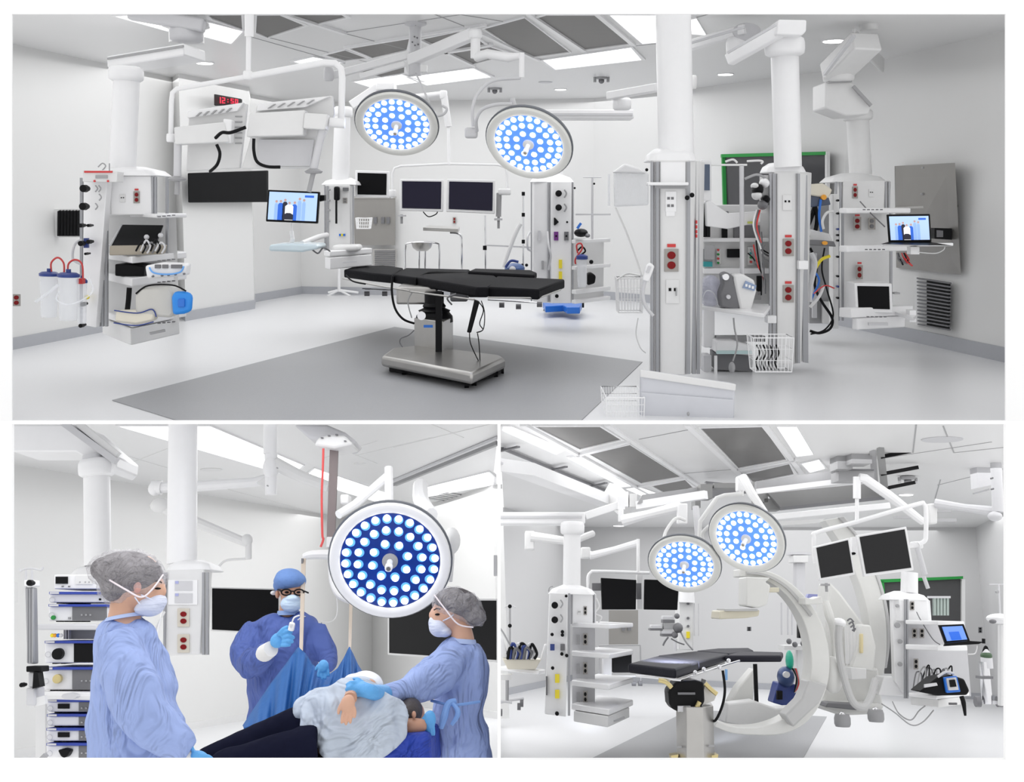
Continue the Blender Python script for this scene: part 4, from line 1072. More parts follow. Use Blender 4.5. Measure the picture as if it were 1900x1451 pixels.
# bare steel stands behind the table
t = thing('basin_stand', 'steel ring basin stand behind the operating table', 'stand', P(784, 500, 14))
B().ptube([(752, 500, 14), (752, 462, 14), (760, 451, 14), (808, 451, 14), (815, 462, 14), (815, 500, 14)], 1.8).go('frame', chrome, t)
for x in (778, 789): B().ptube([(x, 466, 13.9), (x, 500, 13.9)], 1.6, smooth=False).go('upright', chrome, t)
c = P(783, 457, 14); B().lathe(c, (0, 0, 1), [(m_(10, 14), -.06), (m_(17, 14), -.02), (m_(20, 14), .05), (m_(18.5, 14), .05), (m_(9, 14), -.05)], 24).go('basin', steel, t)
t = thing('mayo_stand', 'steel tray stand with one curved post behind the operating table', 'stand', P(840, 500, 14))
B().ptube([(835, 432, 14), (850, 434, 14), (856, 444, 14), (857, 500, 14)], 2).go('post', chrome, t); B().plane([(785, 428), (850, 431), (853, 427), (796, 423)], P(820, 428, 14).z, .04).go('tray', steel, t)
# casters and rails of a cart behind the table
t = thing('cart_base', 'steel rail with swivel casters seen under the right end of the table', 'cart', P(950, 572, 12.5))
B().ptube([(905, 556, 12.5), (1000, 562, 12.5)], 1.6, smooth=False).go('rail', chrome, t)
for x, y in ((931, 566), (962, 569), (1001, 565), (681, 546), (714, 547)):
    if x < 800: continue
    c = P(x, y, 12.4); B().cyl(c - V((.03, 0, 0)), c + V((.03, 0, 0)), m_(5, 12.4), n=14).go('caster', dgrey, t)
t = thing('cart_base', 'small steel casters seen under the left end of the table', 'cart', P(700, 548, 13))
B().ptube([(672, 536, 13), (725, 538, 13)], 1.4, smooth=False).go('rail', chrome, t)
for x in (681, 714): c = P(x, 545, 13); B().cyl(c - V((.03, 0, 0)), c + V((.03, 0, 0)), m_(4.5, 13), n=14).go('caster', dgrey, t)

# ---- clear drape bag, hose and wire baskets
t = thing('plastic_bag', 'clear wrinkled plastic bag hanging left of the big white column', 'bag', P(1168, 384, 10.5))
B().pix([(1141, 384), (1204, 381), (1204, 322), (1196, 316), (1160, 304), (1140, 318)], 10.6, .12, 'y').go('bag', bag, t, bev=.02)
B().pix([(1137, 320), (1200, 322), (1185, 311), (1160, 303)], 10.55, .15, 'y').go('hood', white, t, bev=.02)
B().cyl(P(1130, 323, 10.7), P(1130, 382, 10.7), m_(2, 10.7)).go('side_post', clear, t)
cable('thin pale hose slanting down from the plastic bag', [(1142, 385, 10.5), (1160, 425, 10.4), (1180, 478, 10.3), (1190, 510, 10.2)], 1.6, offw, 'hose', 'hose')
cable('thin pale hose trailing to the floor by the wire basket', [(1184, 590, 10.0), (1180, 620, 10.0), (1188, 645, 9.9), (1198, 655, 9.9)], 1.0, offw, 'hose', 'hose')
wirebasket('white wire basket left of the big white column', 1146, 517, 1194, 580, 10.2, 8, 2)
B().ptube([(1143, 520, 10.1), (1165, 508, 10.6), (1192, 512, 10.4)], 1.8).go('basket_bracket', offw, label='pale bracket at the rim of the wire basket by the big column', cat='bracket')

# ---- large right column
YC = 9.2
def gridplate(root, x, y, w, h, Y):
    p = B().rect(x - w / 2, y - h / 2, x + w / 2, y + h / 2, Y - .012, .014).go('outlet_plate', white, root, bev=.002)
    for dx, dy in ((-.22, -.16), (.14, -.16), (-.22, .2), (.14, .2)):
        B().rect(x + dx * w - 2.4, y + dy * h - 2.4, x + dx * w + 2.4, y + dy * h + 2.4, Y - .016, .006).go('data_port', dgrey, p)
t = thing('equipment_boom', 'large near white column with red sockets right of the plastic bag', 'boom', P(1255, 696, YC))
shaft(t, 1217, 1281, 14, 1222, 1287, 290, YC + .2)
bell(t, 1204, 1294, 274, 299, 1219, 1286, YC, .45)
b = B(); prism(b, [(1207, .03), (1212, .0), (1274, 0), (1284, .06), (1304, .45), (1304, .6), (1207, .6)], 297, 696, YC); b.go('head', offw, t, bev=.008)
for x, w in ((1210, 5), (1220, 6), (1278, 6)): B().rect(x - w / 2, 300, x + w / 2, 694, YC - .014, .03).go('rail', alu, t, smooth=False)
for i, x in enumerate((1287, 1296)): B().pix([(x - 3, 694), (x + 3, 694), (x + 1, 305), (x - 4, 305)], YC + .1 + i * .15, .02, 'y').go('rail', alu, t, smooth=False)
for x in (1215, 1225, 1274, 1291): B().rect(x - .8, 300, x + .8, 694, YC - .018 + (0.15 if x > 1280 else 0), .02).go('rail_groove', mgrey, t, smooth=False)
B().rect(1225, 301, 1272, 338, YC - .01, .02).go('upper_panel', white, t)
B().rect(1202, 338, 1278, 344, YC - .12, .12).go('shelf_bar', white, t, bev=.008); B().rect(1216, 344, 1276, 350, YC - .02, .02).go('painted_bar_shadow', mgrey, t)  # grey strip painted in as the shadow below the shelf bar
gridplate(t, 1245, 374, 20, 38, YC); outlet(t, 1246, 483, YC, 26, 42); outlet(t, 1248, 541, YC, 24, 44, 'data'); B().rect(1254, 534, 1256, 549, YC - .03, .01).go('data_label', mgrey, t)
B().rect(1236, 401, 1252, 392, YC - .01, .01).go('label_plate', white, t)
for x, y in ((1275, 367), (1284, 362)): B().ball(P(x, y, YC - .06), m_(4.5, YC)).go('connector', black, t)
for y in (412, 421, 430, 438): B().rect(1291, y - 3, 1294, y + 3, YC + .1, .03).go('red_socket', redb, t)
B().ball(P(1200, 315, YC), m_(3, YC)).go('knob', black, t)
h = thing('pendant_control', 'white hand control with curled cord on the left side of the big column', 'controller', P(1205, 585, 9.05))
B().pix([(1192, 520), (1204, 524), (1215, 494), (1207, 487), (1200, 492)], 9.05, .06, 'y').go('handset', white, h, bev=.012)
B().pix([(1198, 505), (1204, 507), (1209, 495), (1203, 493)], 9.04, .02, 'y').go('keypad', lgrey, h)
cable(None, [(1197, 520, 9.08), (1193, 545, 9.08), (1198, 568, 9.08), (1212, 586, 9.08)], 3.2, root=h, m=lgrey, name='cord')
# ceiling arms at the right
t = thing('boom_arm', 'long white ceiling arm reaching left from the big column', 'boom arm', P(1180, 200, 10.6))
B().bar(P(1222, 162, 10.2), P(1130, 178, 10.8), m_(15, 10.4), m_(15, 10.4)).go('arm', white, t, bev=.01)
ring(t, 1154, 182, 204, 17, 10.8); B().rect(1000, 203, 1176, 220, 11.2, .3).go('lower_arm', white, t, bev=.01); B().rect(1002, 210, 1174, 214, 11.18, .03).go('arm_groove', lgrey, t)
t = thing('boom_arm', 'white ceiling arm behind the big column with a hanging swivel joint', 'boom arm', P(1360, 100, 10.2))
B().bar(P(1276, 86, 10.4), P(1384, 54, 10.0), m_(20, 10), m_(18, 10)).go('arm', white, t, bev=.01); B().disc(1386, 58, 26, 10.0, .1, 24, 16).go('joint_cap', lgrey, t)
B().bar(P(1282, 80, 10.2), P(1382, 50, 9.85), .02, .02).go('arm_groove', lgrey, t)
ring(t, 1368, 68, 104, 20, 10.1); ring(t, 1286, 140, 165, 7, 11.0, offw)
# ---- second right column
YD = 9.9
t = thing('equipment_boom', 'second white column with bent arm and red sockets right of the big column', 'boom', P(1464, 678, YD))
B().bar(P(1352, 112, 9.9), P(1448, 58, 9.6), m_(22, 9.8), m_(20, 9.8)).go('arm', white, t, bev=.01)
B().bar(P(1350, 98, 9.75), P(1440, 46, 9.45), .02, .02).go('arm_groove', lgrey, t)
b = B(); b.pix([(1440, 64), (1488, 66), (1496, 58), (1497, 37), (1445, 36)], 9.5, .5, 'y'); b.go('arm_block', white, t, bev=.012)
ring(t, 1456, 70, 104, 36, YD - .1)
shaft(t, 1431, 1481, 98, 1437, 1487, 310, YD)
bell(t, 1425, 1499, 301, 320, 1437, 1486, YD, .4)
b = B(); prism(b, [(1428, .04), (1433, 0), (1478, 0), (1489, .06), (1501, .4), (1501, .5), (1428, .5)], 318, 676, YD); b.go('head', offw, t, bev=.008)
for x, w in ((1430, 4), (1437, 5), (1482, 5)): B().rect(x - w / 2, 322, x + w / 2, 674, YD - .014, .03).go('rail', alu, t, smooth=False)
for x in (1434, 1442, 1478): B().rect(x - .6, 322, x + .6, 674, YD - .016, .02).go('rail_groove', mgrey, t, smooth=False)
B().pix([(1490, 672), (1500, 674), (1498, 325), (1488, 325)], YD + .12, .02, 'y').go('rail', alu, t, smooth=False)
outlet(t, 1461, 376, YD, 17, 28, 'data'); outlet(t, 1463, 459, YD, 20, 32); outlet(t, 1463, 545, YD, 20, 32)
B().rect(1482, 484, 1500, 500, YD - .08, .12).go('bracket', white, t, bev=.005); B().rect(1424, 586, 1441, 600, YD - .1, .12).go('bracket', white, t, bev=.005)
# ---- far right boom
YE = 11.3
t = thing('equipment_boom', 'far right grey lit boom with shelves in front of the right wall', 'boom', P(1620, 610, YE))
shaft(t, 1596, 1630, 16, 1597, 1628, 56, 10.6, offw); B().vbox(1586, 52, 84, 10.3, -200, 1580, 1900, 1642).go('arm_block', offw, t, bev=.012)
B().bar(P(1608, 76, 10.3), P(1548, 135, 10.8), .3, m_(34, 10.5)).go('arm', offw, t, bev=.015)
B().bar(P(1585, 66, 10.05), P(1530, 138, 10.6), .03, .03).go('arm_groove', lgrey, t)
ring(t, 1556, 130, 152, 28, 10.8, offw)
b = B(); b.pix([(1531, 200), (1570, 215), (1612, 212), (1617, 196), (1582, 152), (1531, 152)], 10.8, .45, 'y'); b.go('lower_arm', offw, t, bev=.015)
B().bar(P(1583, 160, 10.75), P(1616, 196, 10.75), .03, .03).go('arm_groove', mgrey, t); B().bar(P(1536, 153, 10.75), P(1580, 150, 10.75), .03, .02).go('arm_groove', mgrey, t)
ring(t, 1591, 204, 224, 27, YE, offw); shaft(t, 1571, 1611, 220, 1577, 1617, 325, YE, offw)
bell(t, 1546, 1652, 320, 338, 1578, 1616, YE - .3, .6, offw)
b = B(); prism(b, [(1548, .2), (1564, 0), (1640, 0), (1650, .1), (1652, .6), (1548, .6)], 335, 392, YE - .3); b.go('head', offw, t, bev=.008)
rails(t, [1552, 1560, 1644, 1650], 337, 392, YE - .28, 3)
outlet(t, 1587, 357, YE - .3, 10, 22); outlet(t, 1617, 358, YE - .3, 9, 14, 'data')
b = B(); prism(b, [(1560, .15), (1560, .2), (1652, .2), (1652, .15)], 392, 590, YE - .2); b.go('back_panel', offw, t)
rails(t, [1556, 1564, 1654], 392, 595, YE - .25, 4)
outlet(t, 1591, 415, YE - .1, 14, 24); outlet(t, 1618, 415, YE - .1, 13, 22, 'steel'); outlet(t, 1595, 505, YE - .1, 12, 26)
for yt, yb, xa, xb in ((386, 396, 1556, 1690), (456, 468, 1556, 1700), (572, 590, 1556, 1694)):
    B().vbox(1572 if yt < 560 else 1580, yt, yb, YE - .9, -1500, xa, 6000, xb).go('shelf', white, t, bev=.01)
for y, x0 in ((389, 1602), (463, 1606), (588, 1609)):
    b = B()
    for k in range(5): b.rect(x0 + k * 8, y - 1, x0 + 4 + k * 8, y + 1, YE - .93, .02)
    b.go('shelf_marking', dgrey, t, smooth=False)
d = B().vbox(1590, 590, 612, YE - .85, -1500, 1580, 6000, 1680).go('drawer', white, t, bev=.01); B().rect(1612, 599, 1648, 604, YE - .88, .03).go('handle', lgrey, d)
b = B(); b.rect(1546, 360, 1556, 610, YE - .45, .15); b.go('service_panel', offw, t, bev=.005)
for y in (372, 396, 425, 436, 446, 476, 512, 531, 552): knob(t, 1552, y, 2.2, YE - .47, black if y % 2 == 0 else navy, .06)
cable('thin dark lead slanting from the far right boom to the laptop', [(1596, 374, YE - .6), (1615, 395, YE - .8), (1642, 421, YE - .9)], 1.2, dgrey)
monitor('laptop screen showing medical staff on the far right shelf', [(1646, 398), (1726, 397), (1729, 449), (1650, 450)], [10.1, 10.1, 10.1, 10.1], black, None, .03, .045, True, name='laptop', cat='laptop')
t = thing('laptop_keyboard', 'black laptop base lying open below its lit screen', 'laptop base', P(1690, 455, 9.9))
B().pix([(1636, 453), (1768, 456), (1728, 449), (1650, 449)], [9.9, 9.9, 10.1, 10.1], .03, 'y').go('keyboard', black, t)
t = thing('laptop_shelf', 'white fold out shelf under the laptop', 'shelf', P(1700, 458, 9.9))
B().vbox(1640, 452, 458, 9.95, -1200, 1634, 9000, 1769).go('board', white, t, bev=.006); B().rect(1690, 458, 1706, 472, 10.0, .1).go('bracket', white, t)
cable(None, [(1704, 468, 10), (1735, 470, 10), (1750, 464, 10), (1753, 458, 10)], 1, root=t, m=offw, name='cord')
t = thing('cable_bundle', 'tangle of black leads hanging below the laptop shelf', 'cable', P(1675, 495, 10.3))
for k in range(6):
    r_ = random.Random(k); x = 1662 + r_.random() * 18; cable(None, [(x, 470, 10.4), (x + 8 * r_.random(), 482, 10.3), (x + 25 * r_.random(), 488 + 6 * r_.random(), 10.3), (x + 4, 478, 10.3)], 1.4, root=t, m=(black, dgrey, redb)[k % 3], name='lead')
monitor('small old dark monitor on the lowest shelf of the far right boom', [(1585, 525), (1655, 526), (1657, 581), (1588, 579)], 10.5, white, scrn, .3, .08)
t = thing('tray_arm', 'white tray with side bracket right of the small old monitor', 'tray', P(1690, 590, 10.4))
B().plane([(1655, 582), (1694, 596), (1700, 590), (1665, 576)], P(1680, 588, 10.4).z, .03).go('tray', white, t); B().rect(1688, 576, 1700, 598, 10.3, .1).go('bracket', white, t); B().rect(1660, 543, 1670, 546, 10.5, .1).go('clip', mgrey, t)

# ---- anaesthesia station between the two columns
YA = 10.4
t = thing('anaesthesia_machine', 'white anaesthesia machine with screens and drawers between the two right columns', 'anaesthesia machine', P(1365, 640, YA))
b = B(); b.pix([(1305, 560), (1428, 565), (1428, 380), (1305, 380)], YA, .5, 'y'); b.go('cabinet', offw, t, bev=.01)
B().rect(1306, 442, 1428, 449, YA - .15, .2).go('shelf', white, t, bev=.005); B().rect(1306, 498, 1428, 508, YA - .2, .25).go('shelf', white, t, bev=.005)
p = B().rect(1302, 296, 1320, 372, YA - .3, .1).go('side_screen', white, t, bev=.006); B().rect(1305, 305, 1317, 353, YA - .32, .03).go('screen', mat('slate_screen', (.08, .11, .17), .2), p); B().rect(1302, 378, 1310, 440, YA - .2, .1).go('cable_cover', black, t)
b = B(); b.pix([(1312, 420), (1350, 425), (1412, 412), (1412, 392), (1352, 396), (1316, 372), (1310, 374)], YA - .3, .12, 'y'); b.go('arm_cover', white, t, bev=.008)
for x0, y0, x1, y1, m in ((1340, 418, 1350, 444, black), (1362, 418, 1410, 444, dgrey), (1305, 462, 1322, 490, mgrey), (1350, 462, 1374, 478, black), (1388, 458, 1398, 492, offw), (1330, 462, 1338, 490, offw)):
    B().rect(x0, y0, x1, y1, YA - .05, .04).go('module', m, t, bev=.003)
for x, y, m in ((1333, 464, redb), (1333, 472, green), (1333, 480, redb), (1333, 488, green), (1394, 470, teal), (1394, 478, green), (1394, 486, redb), (1306, 427, teal), (1309, 434, redb)):
    B().disc(x, y, 2.2, YA - .08, .03, 10).go('button', m, t)
B().rect(1306, 486, 1322, 495, YA - .2, .1).go('valve', teal, t); B().disc(1410, 490, 5, YA - .1, .08, 16).go('dial', mgrey, t); B().rect(1388, 411, 1404, 415, YA - .35, .03).go('yellow_label', mat('lime', (.5, .55, .1), .4), t)
for k in range(4): cable(None, [(1406 + k * 4, 446 + k * 3, YA - .2), (1414, 462 + k * 4, YA - .25), (1426, 470 + k * 5, YA - .2)], 1.4, root=t, m=(black, dgrey, offw, mgrey)[k], name='hose')
B().pix([(1306, 645), (1326, 645), (1326, 560), (1306, 560)], YA - .2, .3, 'y').go('leg_housing', white, t, bev=.01)
B().pix([(1328, 655), (1398, 660), (1398, 642), (1360, 632), (1328, 632)], YA - .4, .4, 'y').go('lower_drawer', white, t, bev=.015); B().rect(1330, 651, 1396, 657, YA - .42, .04).go('drawer_edge', mat('pale_teal', (.5, .66, .66), .4), t)
B().pix([(1328, 686), (1396, 690), (1398, 660), (1328, 656)], YA - .3, .3, 'y').go('painted_opening_shade', dgrey, t); B().rect(1330, 624, 1420, 634, YA - .25, .1).go('under_shelf', mgrey, t)  # dark grey block paints the shade of the opening below the drawer
B().rect(1306, 660, 1320, 694, YA - .3, .2).go('foot', lgrey, t); B().ball(P(1333, 699, YA - .4), m_(5, YA)).go('caster', black, t); B().cyl(P(1328, 660, YA - .4), P(1328, 696, YA - .4), m_(3, YA)).go('leg', white, t)
B().ptube([(1376, 308, YA - .5), (1377, 518, YA - .5)], 4.2, smooth=False).go('mast', lgrey, t)
t = thing('iv_pole', 'light grey hook bar and pole between the two right columns', 'pole', P(1376, 300, YA - .5))
for pts in ([(1345, 306, YA - .5), (1386, 306, YA - .5)], [(1346, 300, YA - .5), (1360, 296, YA - .5), (1368, 302, YA - .5)], [(1386, 299, YA - .5), (1408, 298, YA - .5), (1415, 300, YA - .5), (1412, 304, YA - .5)], [(1320, 306, YA - .5), (1345, 306, YA - .5)]):
    B().ptube(pts, 2).go('hook', offw, t)
t = thing('breathing_unit', 'black and white gas vaporiser cluster left of the second column', 'vaporiser', P(1410, 400, YA - .4))
for x, y, r, m in ((1405, 352, 10, black), (1404, 362, 8, offw), (1418, 340, 8, white), (1415, 380, 8, dgrey), (1400, 345, 5, offw), (1420, 370, 7, black)): B().ball(P(x, y, YA - .5), (m_(r, YA), .12, m_(r * 1.1, YA))).go('module', m, t)
B().rect(1414, 325, 1426, 395, YA - .45, .1).go('column', offw, t); B().ptube([(1382, 332, YA - .5), (1404, 324, YA - .5), (1420, 330, YA - .5)], 2.5).go('arm', mgrey, t)
for k in range(3): cable(None, [(1410 - k * 3, 390, YA - .5), (1404 - k * 3, 420, YA - .6), (1412, 450 + 6 * k, YA - .55)], 1.6, root=t, m=(redb, dgrey, offw)[k], name='hose')
t = thing('side_tray', 'grey edged white tray table right of the big column', 'tray', P(1365, 585, 9.6))
B().plane([(1297, 574), (1418, 590), (1430, 573), (1330, 562)], P(1360, 580, 9.6).z, .035).go('tray', white, t, bev=.006)
cable(None, [(1361, 590, 9.6), (1363, 610, 9.6), (1368, 640, 9.6), (1360, 670, 9.6)], 1.6, root=t, m=mgrey, name='cord'); B().ball(P(1358, 682, 9.6), (m_(6, 9.6), .05, m_(11, 9.6))).go('switch', mgrey, t)
t = thing('transport_ventilator', 'white and black portable ventilator standing on the side tray', 'ventilator', P(1370, 578, 9.7))
b = B(); b.pix([(1374, 576), (1394, 577), (1404, 540), (1400, 520), (1378, 508), (1362, 510), (1362, 520)], 9.6, .18, 'y'); b.go('body', offw, t, bev=.02)
b = B(); b.pix([(1338, 570), (1373, 577), (1372, 545), (1360, 512), (1350, 505), (1340, 508), (1342, 528), (1336, 545)], 9.62, .16, 'y'); b.go('side_shell', dgrey, t, bev=.015)
B().disc(1347, 514, 6, 9.58, .04, 16).go('port', chrome, t); B().disc(1352, 551, 4, 9.58, .05, 12).go('port', lgrey, t); B().pix([(1378, 534), (1400, 540), (1404, 530), (1384, 521)], 9.58, .03, 'y').go('control_face', mat('steel_blue', (.25, .33, .5), .4), t)
for k in range(3): B().rect(1383 + k * 6, 527 + k * 2, 1387 + k * 6, 532 + k * 2, 9.57, .02).go('button', white, t)
t = thing('plastic_bag', 'crumpled clear bag of tubing behind the portable ventilator', 'bag', P(1318, 572, 9.9)); B().ball(P(1318, 540, 9.9), (m_(23, 9.9), .15, m_(30, 9.9)), 20).go('bag', mat('smoky_bag', (.55, .56, .68), .3, alpha=.5, bump=.9, bscale=25), t)
cable(None, [(1302, 560, 9.8), (1310, 540, 9.75), (1325, 545, 9.75), (1335, 572, 9.75)], 1.4, root=t, m=clear, name='tube')
# cable cluster right of the second column
t = thing('cable_bundle', 'thick tangle of black cables right of the second column', 'cable', P(1520, 615, 10.8))
for k, (pts, r, m) in enumerate(([[(1500, 345), (1512, 380), (1506, 400), (1498, 420)], 5, black], [[(1498, 440), (1512, 430), (1516, 400), (1508, 370)], 4, black], [[(1503, 460), (1515, 490), (1512, 530), (1525, 560), (1544, 590), (1540, 610), (1520, 618), (1503, 614)], 2.6, black],
        [[(1530, 460), (1525, 500), (1535, 540), (1546, 585), (1530, 612), (1504, 620)], 1.6, black], [[(1540, 475), (1524, 482), (1512, 500)], 3, yellow], [[(1523, 370), (1520, 400), (1524, 430)], 2.4, blue], [[(1546, 392), (1534, 395), (1526, 410), (1528, 425)], 2.6, offw],
        [[(1508, 500), (1520, 520), (1510, 545), (1504, 560)], 2, blue], [[(1503, 570), (1520, 550), (1528, 530)], 3, offw], [[(1548, 535), (1530, 530), (1510, 545)], 1.2, redb], [[(1505, 470), (1512, 490), (1504, 530), (1502, 560)], 5, lgrey])):
    cable(None, [(x, y, 10.8 - .02 * k) for x, y in pts], r, root=t, m=m, name='cable')
t = thing('endoscope_camera', 'grey device with orange knob hanging right of the second column', 'device', P(1525, 460, 10.6))
B().pix([(1500, 455), (1552, 458), (1548, 448), (1530, 446), (1500, 445)], 10.6, .1, 'y').go('body', dgrey, t, bev=.01); B().disc(1531, 451, 5, 10.57, .05, 14, 3.5).go('knob', orange, t)
B().pix([(1502, 452), (1546, 450), (1540, 434), (1504, 425)], 10.75, .1, 'y').go('cover', offw, t, bev=.015)
t = thing('printer_unit', 'cream topped device right of the second column near its cap', 'device', P(1515, 382, 10.7))
B().pix([(1500, 362), (1538, 368), (1545, 352), (1528, 340), (1500, 342)], 10.7, .2, 'y').go('housing', cream, t, bev=.015); B().pix([(1500, 385), (1542, 380), (1538, 366), (1500, 362)], 10.72, .2, 'y').go('base', mat('slate', (.07, .09, .14), .4), t, bev=.01); B().disc(1529, 366, 5, 10.68, .04, 12).go('knob', orange, t)
t = thing('cabinet', 'grey tall cabinet behind the black cable tangle', 'cabinet', P(1528, 608, 12)); B().rect(1502, 380, 1546, 600, 12, .4).go('carcass', mgrey, t, smooth=False); B().rect(1508, 470, 1516, 590, 11.95, .06).go('pipe', lgrey, t); B().rect(1528, 560, 1546, 600, 11.9, .08).go('grille', offw, t)
t = thing('patient_monitor', 'small dark screened monitor with cables on the anaesthesia shelf beside the hook pole', 'monitor', P(1345, 560, YA - .5))
for x0, y0, x1, y1, m in ((1311, 380, 1318, 440, black), (1340, 392, 1352, 410, dgrey), (1382, 545, 1398, 560, black), (1398, 540, 1412, 556, mgrey), (1405, 512, 1414, 548, black), (1308, 455, 1326, 482, mgrey)):
    B().rect(x0, y0, x1, y1, YA - .22, .04).go('module', m, t, bev=.003)
for k in range(6):
    cable(None, [(1388 + k * 5, 470 - k * 8, YA - .4), (1398 + k * 4, 480 + k * 6, YA - .45), (1410 + k * 2, 500 + k * 4, YA - .42), (1420, 520 + k * 5, YA - .4)], 1.3, root=t, m=(black, dgrey, redb, black, mgrey, dgrey)[k], name='cable')
t = thing('cable_bundle', 'black leads tucked into the wire basket below the second column', 'cable', P(1430, 688, 9.15))
for k in range(7):
    x = 1404 + k * 6
    cable(None, [(x, 640, 9.1), (x + 5, 655 + 3 * (k % 2), 9.12), (x - 2, 672, 9.1), (x + 3, 686, 9.12)], 1.6, root=t, m=(black, dgrey)[k % 2], name='lead')
# ---- bottom: white container with wire baskets
wirebasket('white wire basket below the second column', 1398, 627, 1473, 690, 9.0, 10, 4)
t = thing('storage_box', 'big plain white container at the bottom edge in front of the big column', 'container', P(1275, 776, 8.3))
b = B(); b.pix([(1188, 778), (1363, 778), (1365, 714), (1190, 688)], [8.02, 7.93, 7.93, 8.02], .1, 'y'); b.go('box', mat('pale_lilac_plastic', (.60, .61, .65), .35), t, bev=.02)
B().pix([(1188, 700), (1365, 726), (1366, 713), (1188, 686)], [8.0, 7.91, 7.91, 8.0], .02, 'y').go('rim', offw, t, bev=.008); B().pix([(1190, 778), (1361, 778), (1362, 742), (1190, 728)], [8.0, 7.91, 7.91, 8.0], .02, 'y').go('lower_front', mat('pale_lilac_plastic', (.60, .61, .65), .35), t, bev=.006)
B().ball(P(1277, 768, 7.9), (m_(2.5, 8.2), .02, m_(4, 8.2))).go('keyhole', mgrey, t)
wirebasket('white wire basket at the bottom edge left of the white container', 1125, 738, 1196, 777, 7.95, 14, 1, dep=.5)
# ============================================================ PEOPLE HELPERS
skin = mat('skin', (.62, .36, .25), .45, var=.05, scale=20)
skin2 = mat('tanned_skin', (.50, .27, .18), .45, var=.05, scale=20)
gownl = mat('light_blue_gown', (.31, .40, .70), .8, var=.06, scale=6, bump=1.0, bscale=3.4, bstretch=(1.7, 1.7, .8), bdist=.11, dist=1.1)
gownd = mat('dark_blue_gown', (.075, .12, .37), .8, var=.08, scale=6, bump=1.0, bscale=3.4, bstretch=(1.7, 1.7, .8), bdist=.11, dist=1.1)
glove = mat('blue_glove', (.10, .36, .72), .45, var=.05, bump=.3, bscale=40)
maskm = mat('mask_blue', (.55, .68, .84), .7, bump=.5, bscale=14, bstretch=(1, 1, 6))
maskw = mat('mask_white', (.66, .70, .84), .7, bump=.5, bscale=14, bstretch=(1, 1, 6))
hairm = mat('dark_hair', (.05, .04, .04), .6, bump=.6, bscale=30)
hairg = mat('grey_brown_hair', (.05, .04, .045), .6, var=.6, scale=22, bump=.8, bscale=30)
net = mat('bouffant_net', (.74, .72, .75), .5, alpha=.30, bump=1.0, bscale=12, var=.35, scale=25, bdist=.06, dist=2)
shirtm = mat('white_shirt', (.50, .56, .65), .8, bump=1.0, bscale=3.6, bdist=.13, dist=1.2)
pants = mat('navy_trousers', (.008, .009, .022), .9, bump=.8, bscale=4, bdist=.06, spec=.05)
cloth = mat('sling_blue', (.008, .10, .33), .65, bump=.4, bscale=8)
sheet = mat('royal_blue_sheet', (.008, .04, .36), .6, bump=1, bscale=5, bdist=.1, dist=2)
capb = mat('blue_cap', (.13, .24, .52), .8, bump=.4, bscale=20)
cuffm = mat('knit_cuff', (.75, .74, .72), .8)
def blob(b, name, m, parent, vox=.012, sm=8, fac=.6):
    o = b.go(name, m, parent)
    r = o.modifiers.new('remesh', 'REMESH'); r.mode = 'VOXEL'; r.voxel_size = vox; r.use_smooth_shade = True
    s = o.modifiers.new('smooth', 'SMOOTH'); s.factor = fac; s.iterations = sm
    return o
def pball(b, x, y, Y, rx, ry, rd, rot=0):   # ellipsoid by pixels; rd depth radius in m
    b.ball(P(x, y, Y), (m_(rx, Y), rd, m_(ry, Y)), 20, Euler((0, math.radians(rot), 0))); return b
def folds(o, amp, scale, name):
    if name == 'gown_folds':
        tx = bpy.data.textures.get(name) or bpy.data.textures.new(name, 'MARBLE'); tx.noise_scale = .22; tx.noise_depth = 2; tx.turbulence = 7; tx.marble_type = 'SHARP'
        amp *= -.5
    else:
        tx = bpy.data.textures.get(name) or bpy.data.textures.new(name, 'CLOUDS'); tx.noise_scale = scale; tx.noise_depth = 2
    d = o.modifiers.new('folds', 'DISPLACE'); d.texture = tx; d.strength = amp; d.mid_level = .5; d.texture_coords = 'LOCAL'
def hand(root, m, palm, fingers, Y, name='hand', vox=.005):
    b = B(); x, y, rx, ry, rot = palm; pball(b, x, y, Y, rx, ry, .018, rot)
    for f in fingers:
        pts = f[0]; r = f[1]
        b.tube([P(px, py, Y + d) for px, py, d in pts], [m_(r, Y), m_(r * .9, Y), m_(r * .72, Y)], 10)
        b.ball(P(pts[-1][0], pts[-1][1], Y + pts[-1][2]), m_(r * .66, Y), 8)
    return blob(b, name, m, root, vox * .7, 2, .4)
# ============================================================ ROOM 2 (patient being moved)
room(R2)
# ---- booms and arms
YL = 8.6
t = thing('equipment_boom', 'white ceiling arm and slim shaft above the stacked video units', 'boom', P(180, 1060, YL))
b = B(); b.pix([(22, 838), (140, 838), (205, 878), (216, 868), (218, 848), (150, 788), (22, 788)], YL, .5, 'y'); b.go('arm', white, t, bev=.012)
B().bar(P(120, 786, YL - .03), P(216, 856, YL - .03), .07, .05).go('arm_edge', lgrey, t); B().bar(P(146, 786, YL - .02), P(219, 845, YL - .02), .06, .05).go('arm_edge', offw, t)
ring(t, 180, 852, 884, 33, YL + .05); B().cyl(P(172, 845, YL), P(172, 853, YL), m_(18, YL)).go('neck', lgrey, t)
shaft(t, 156, 203, 880, 158, 205, 1048, YL + .1); bell(t, 120, 235, 1042, 1070, 160, 204, YL, .4)
YN = 7.2
t = thing('equipment_boom', 'white square headed pendant with two red socket plates left of the surgeon', 'boom', P(345, 1217, YN))
shaft(t, 313, 366, 786, 311, 364, 1045, YN + .2)
bell(t, 304, 389, 1038, 1060, 312, 364, YN, .4)
b = B(); prism(b, [(304, .02), (309, 0), (375, 0), (386, .1), (390, .35), (304, .35)], 1058, 1217, YN); b.go('head', offw, t, bev=.008)
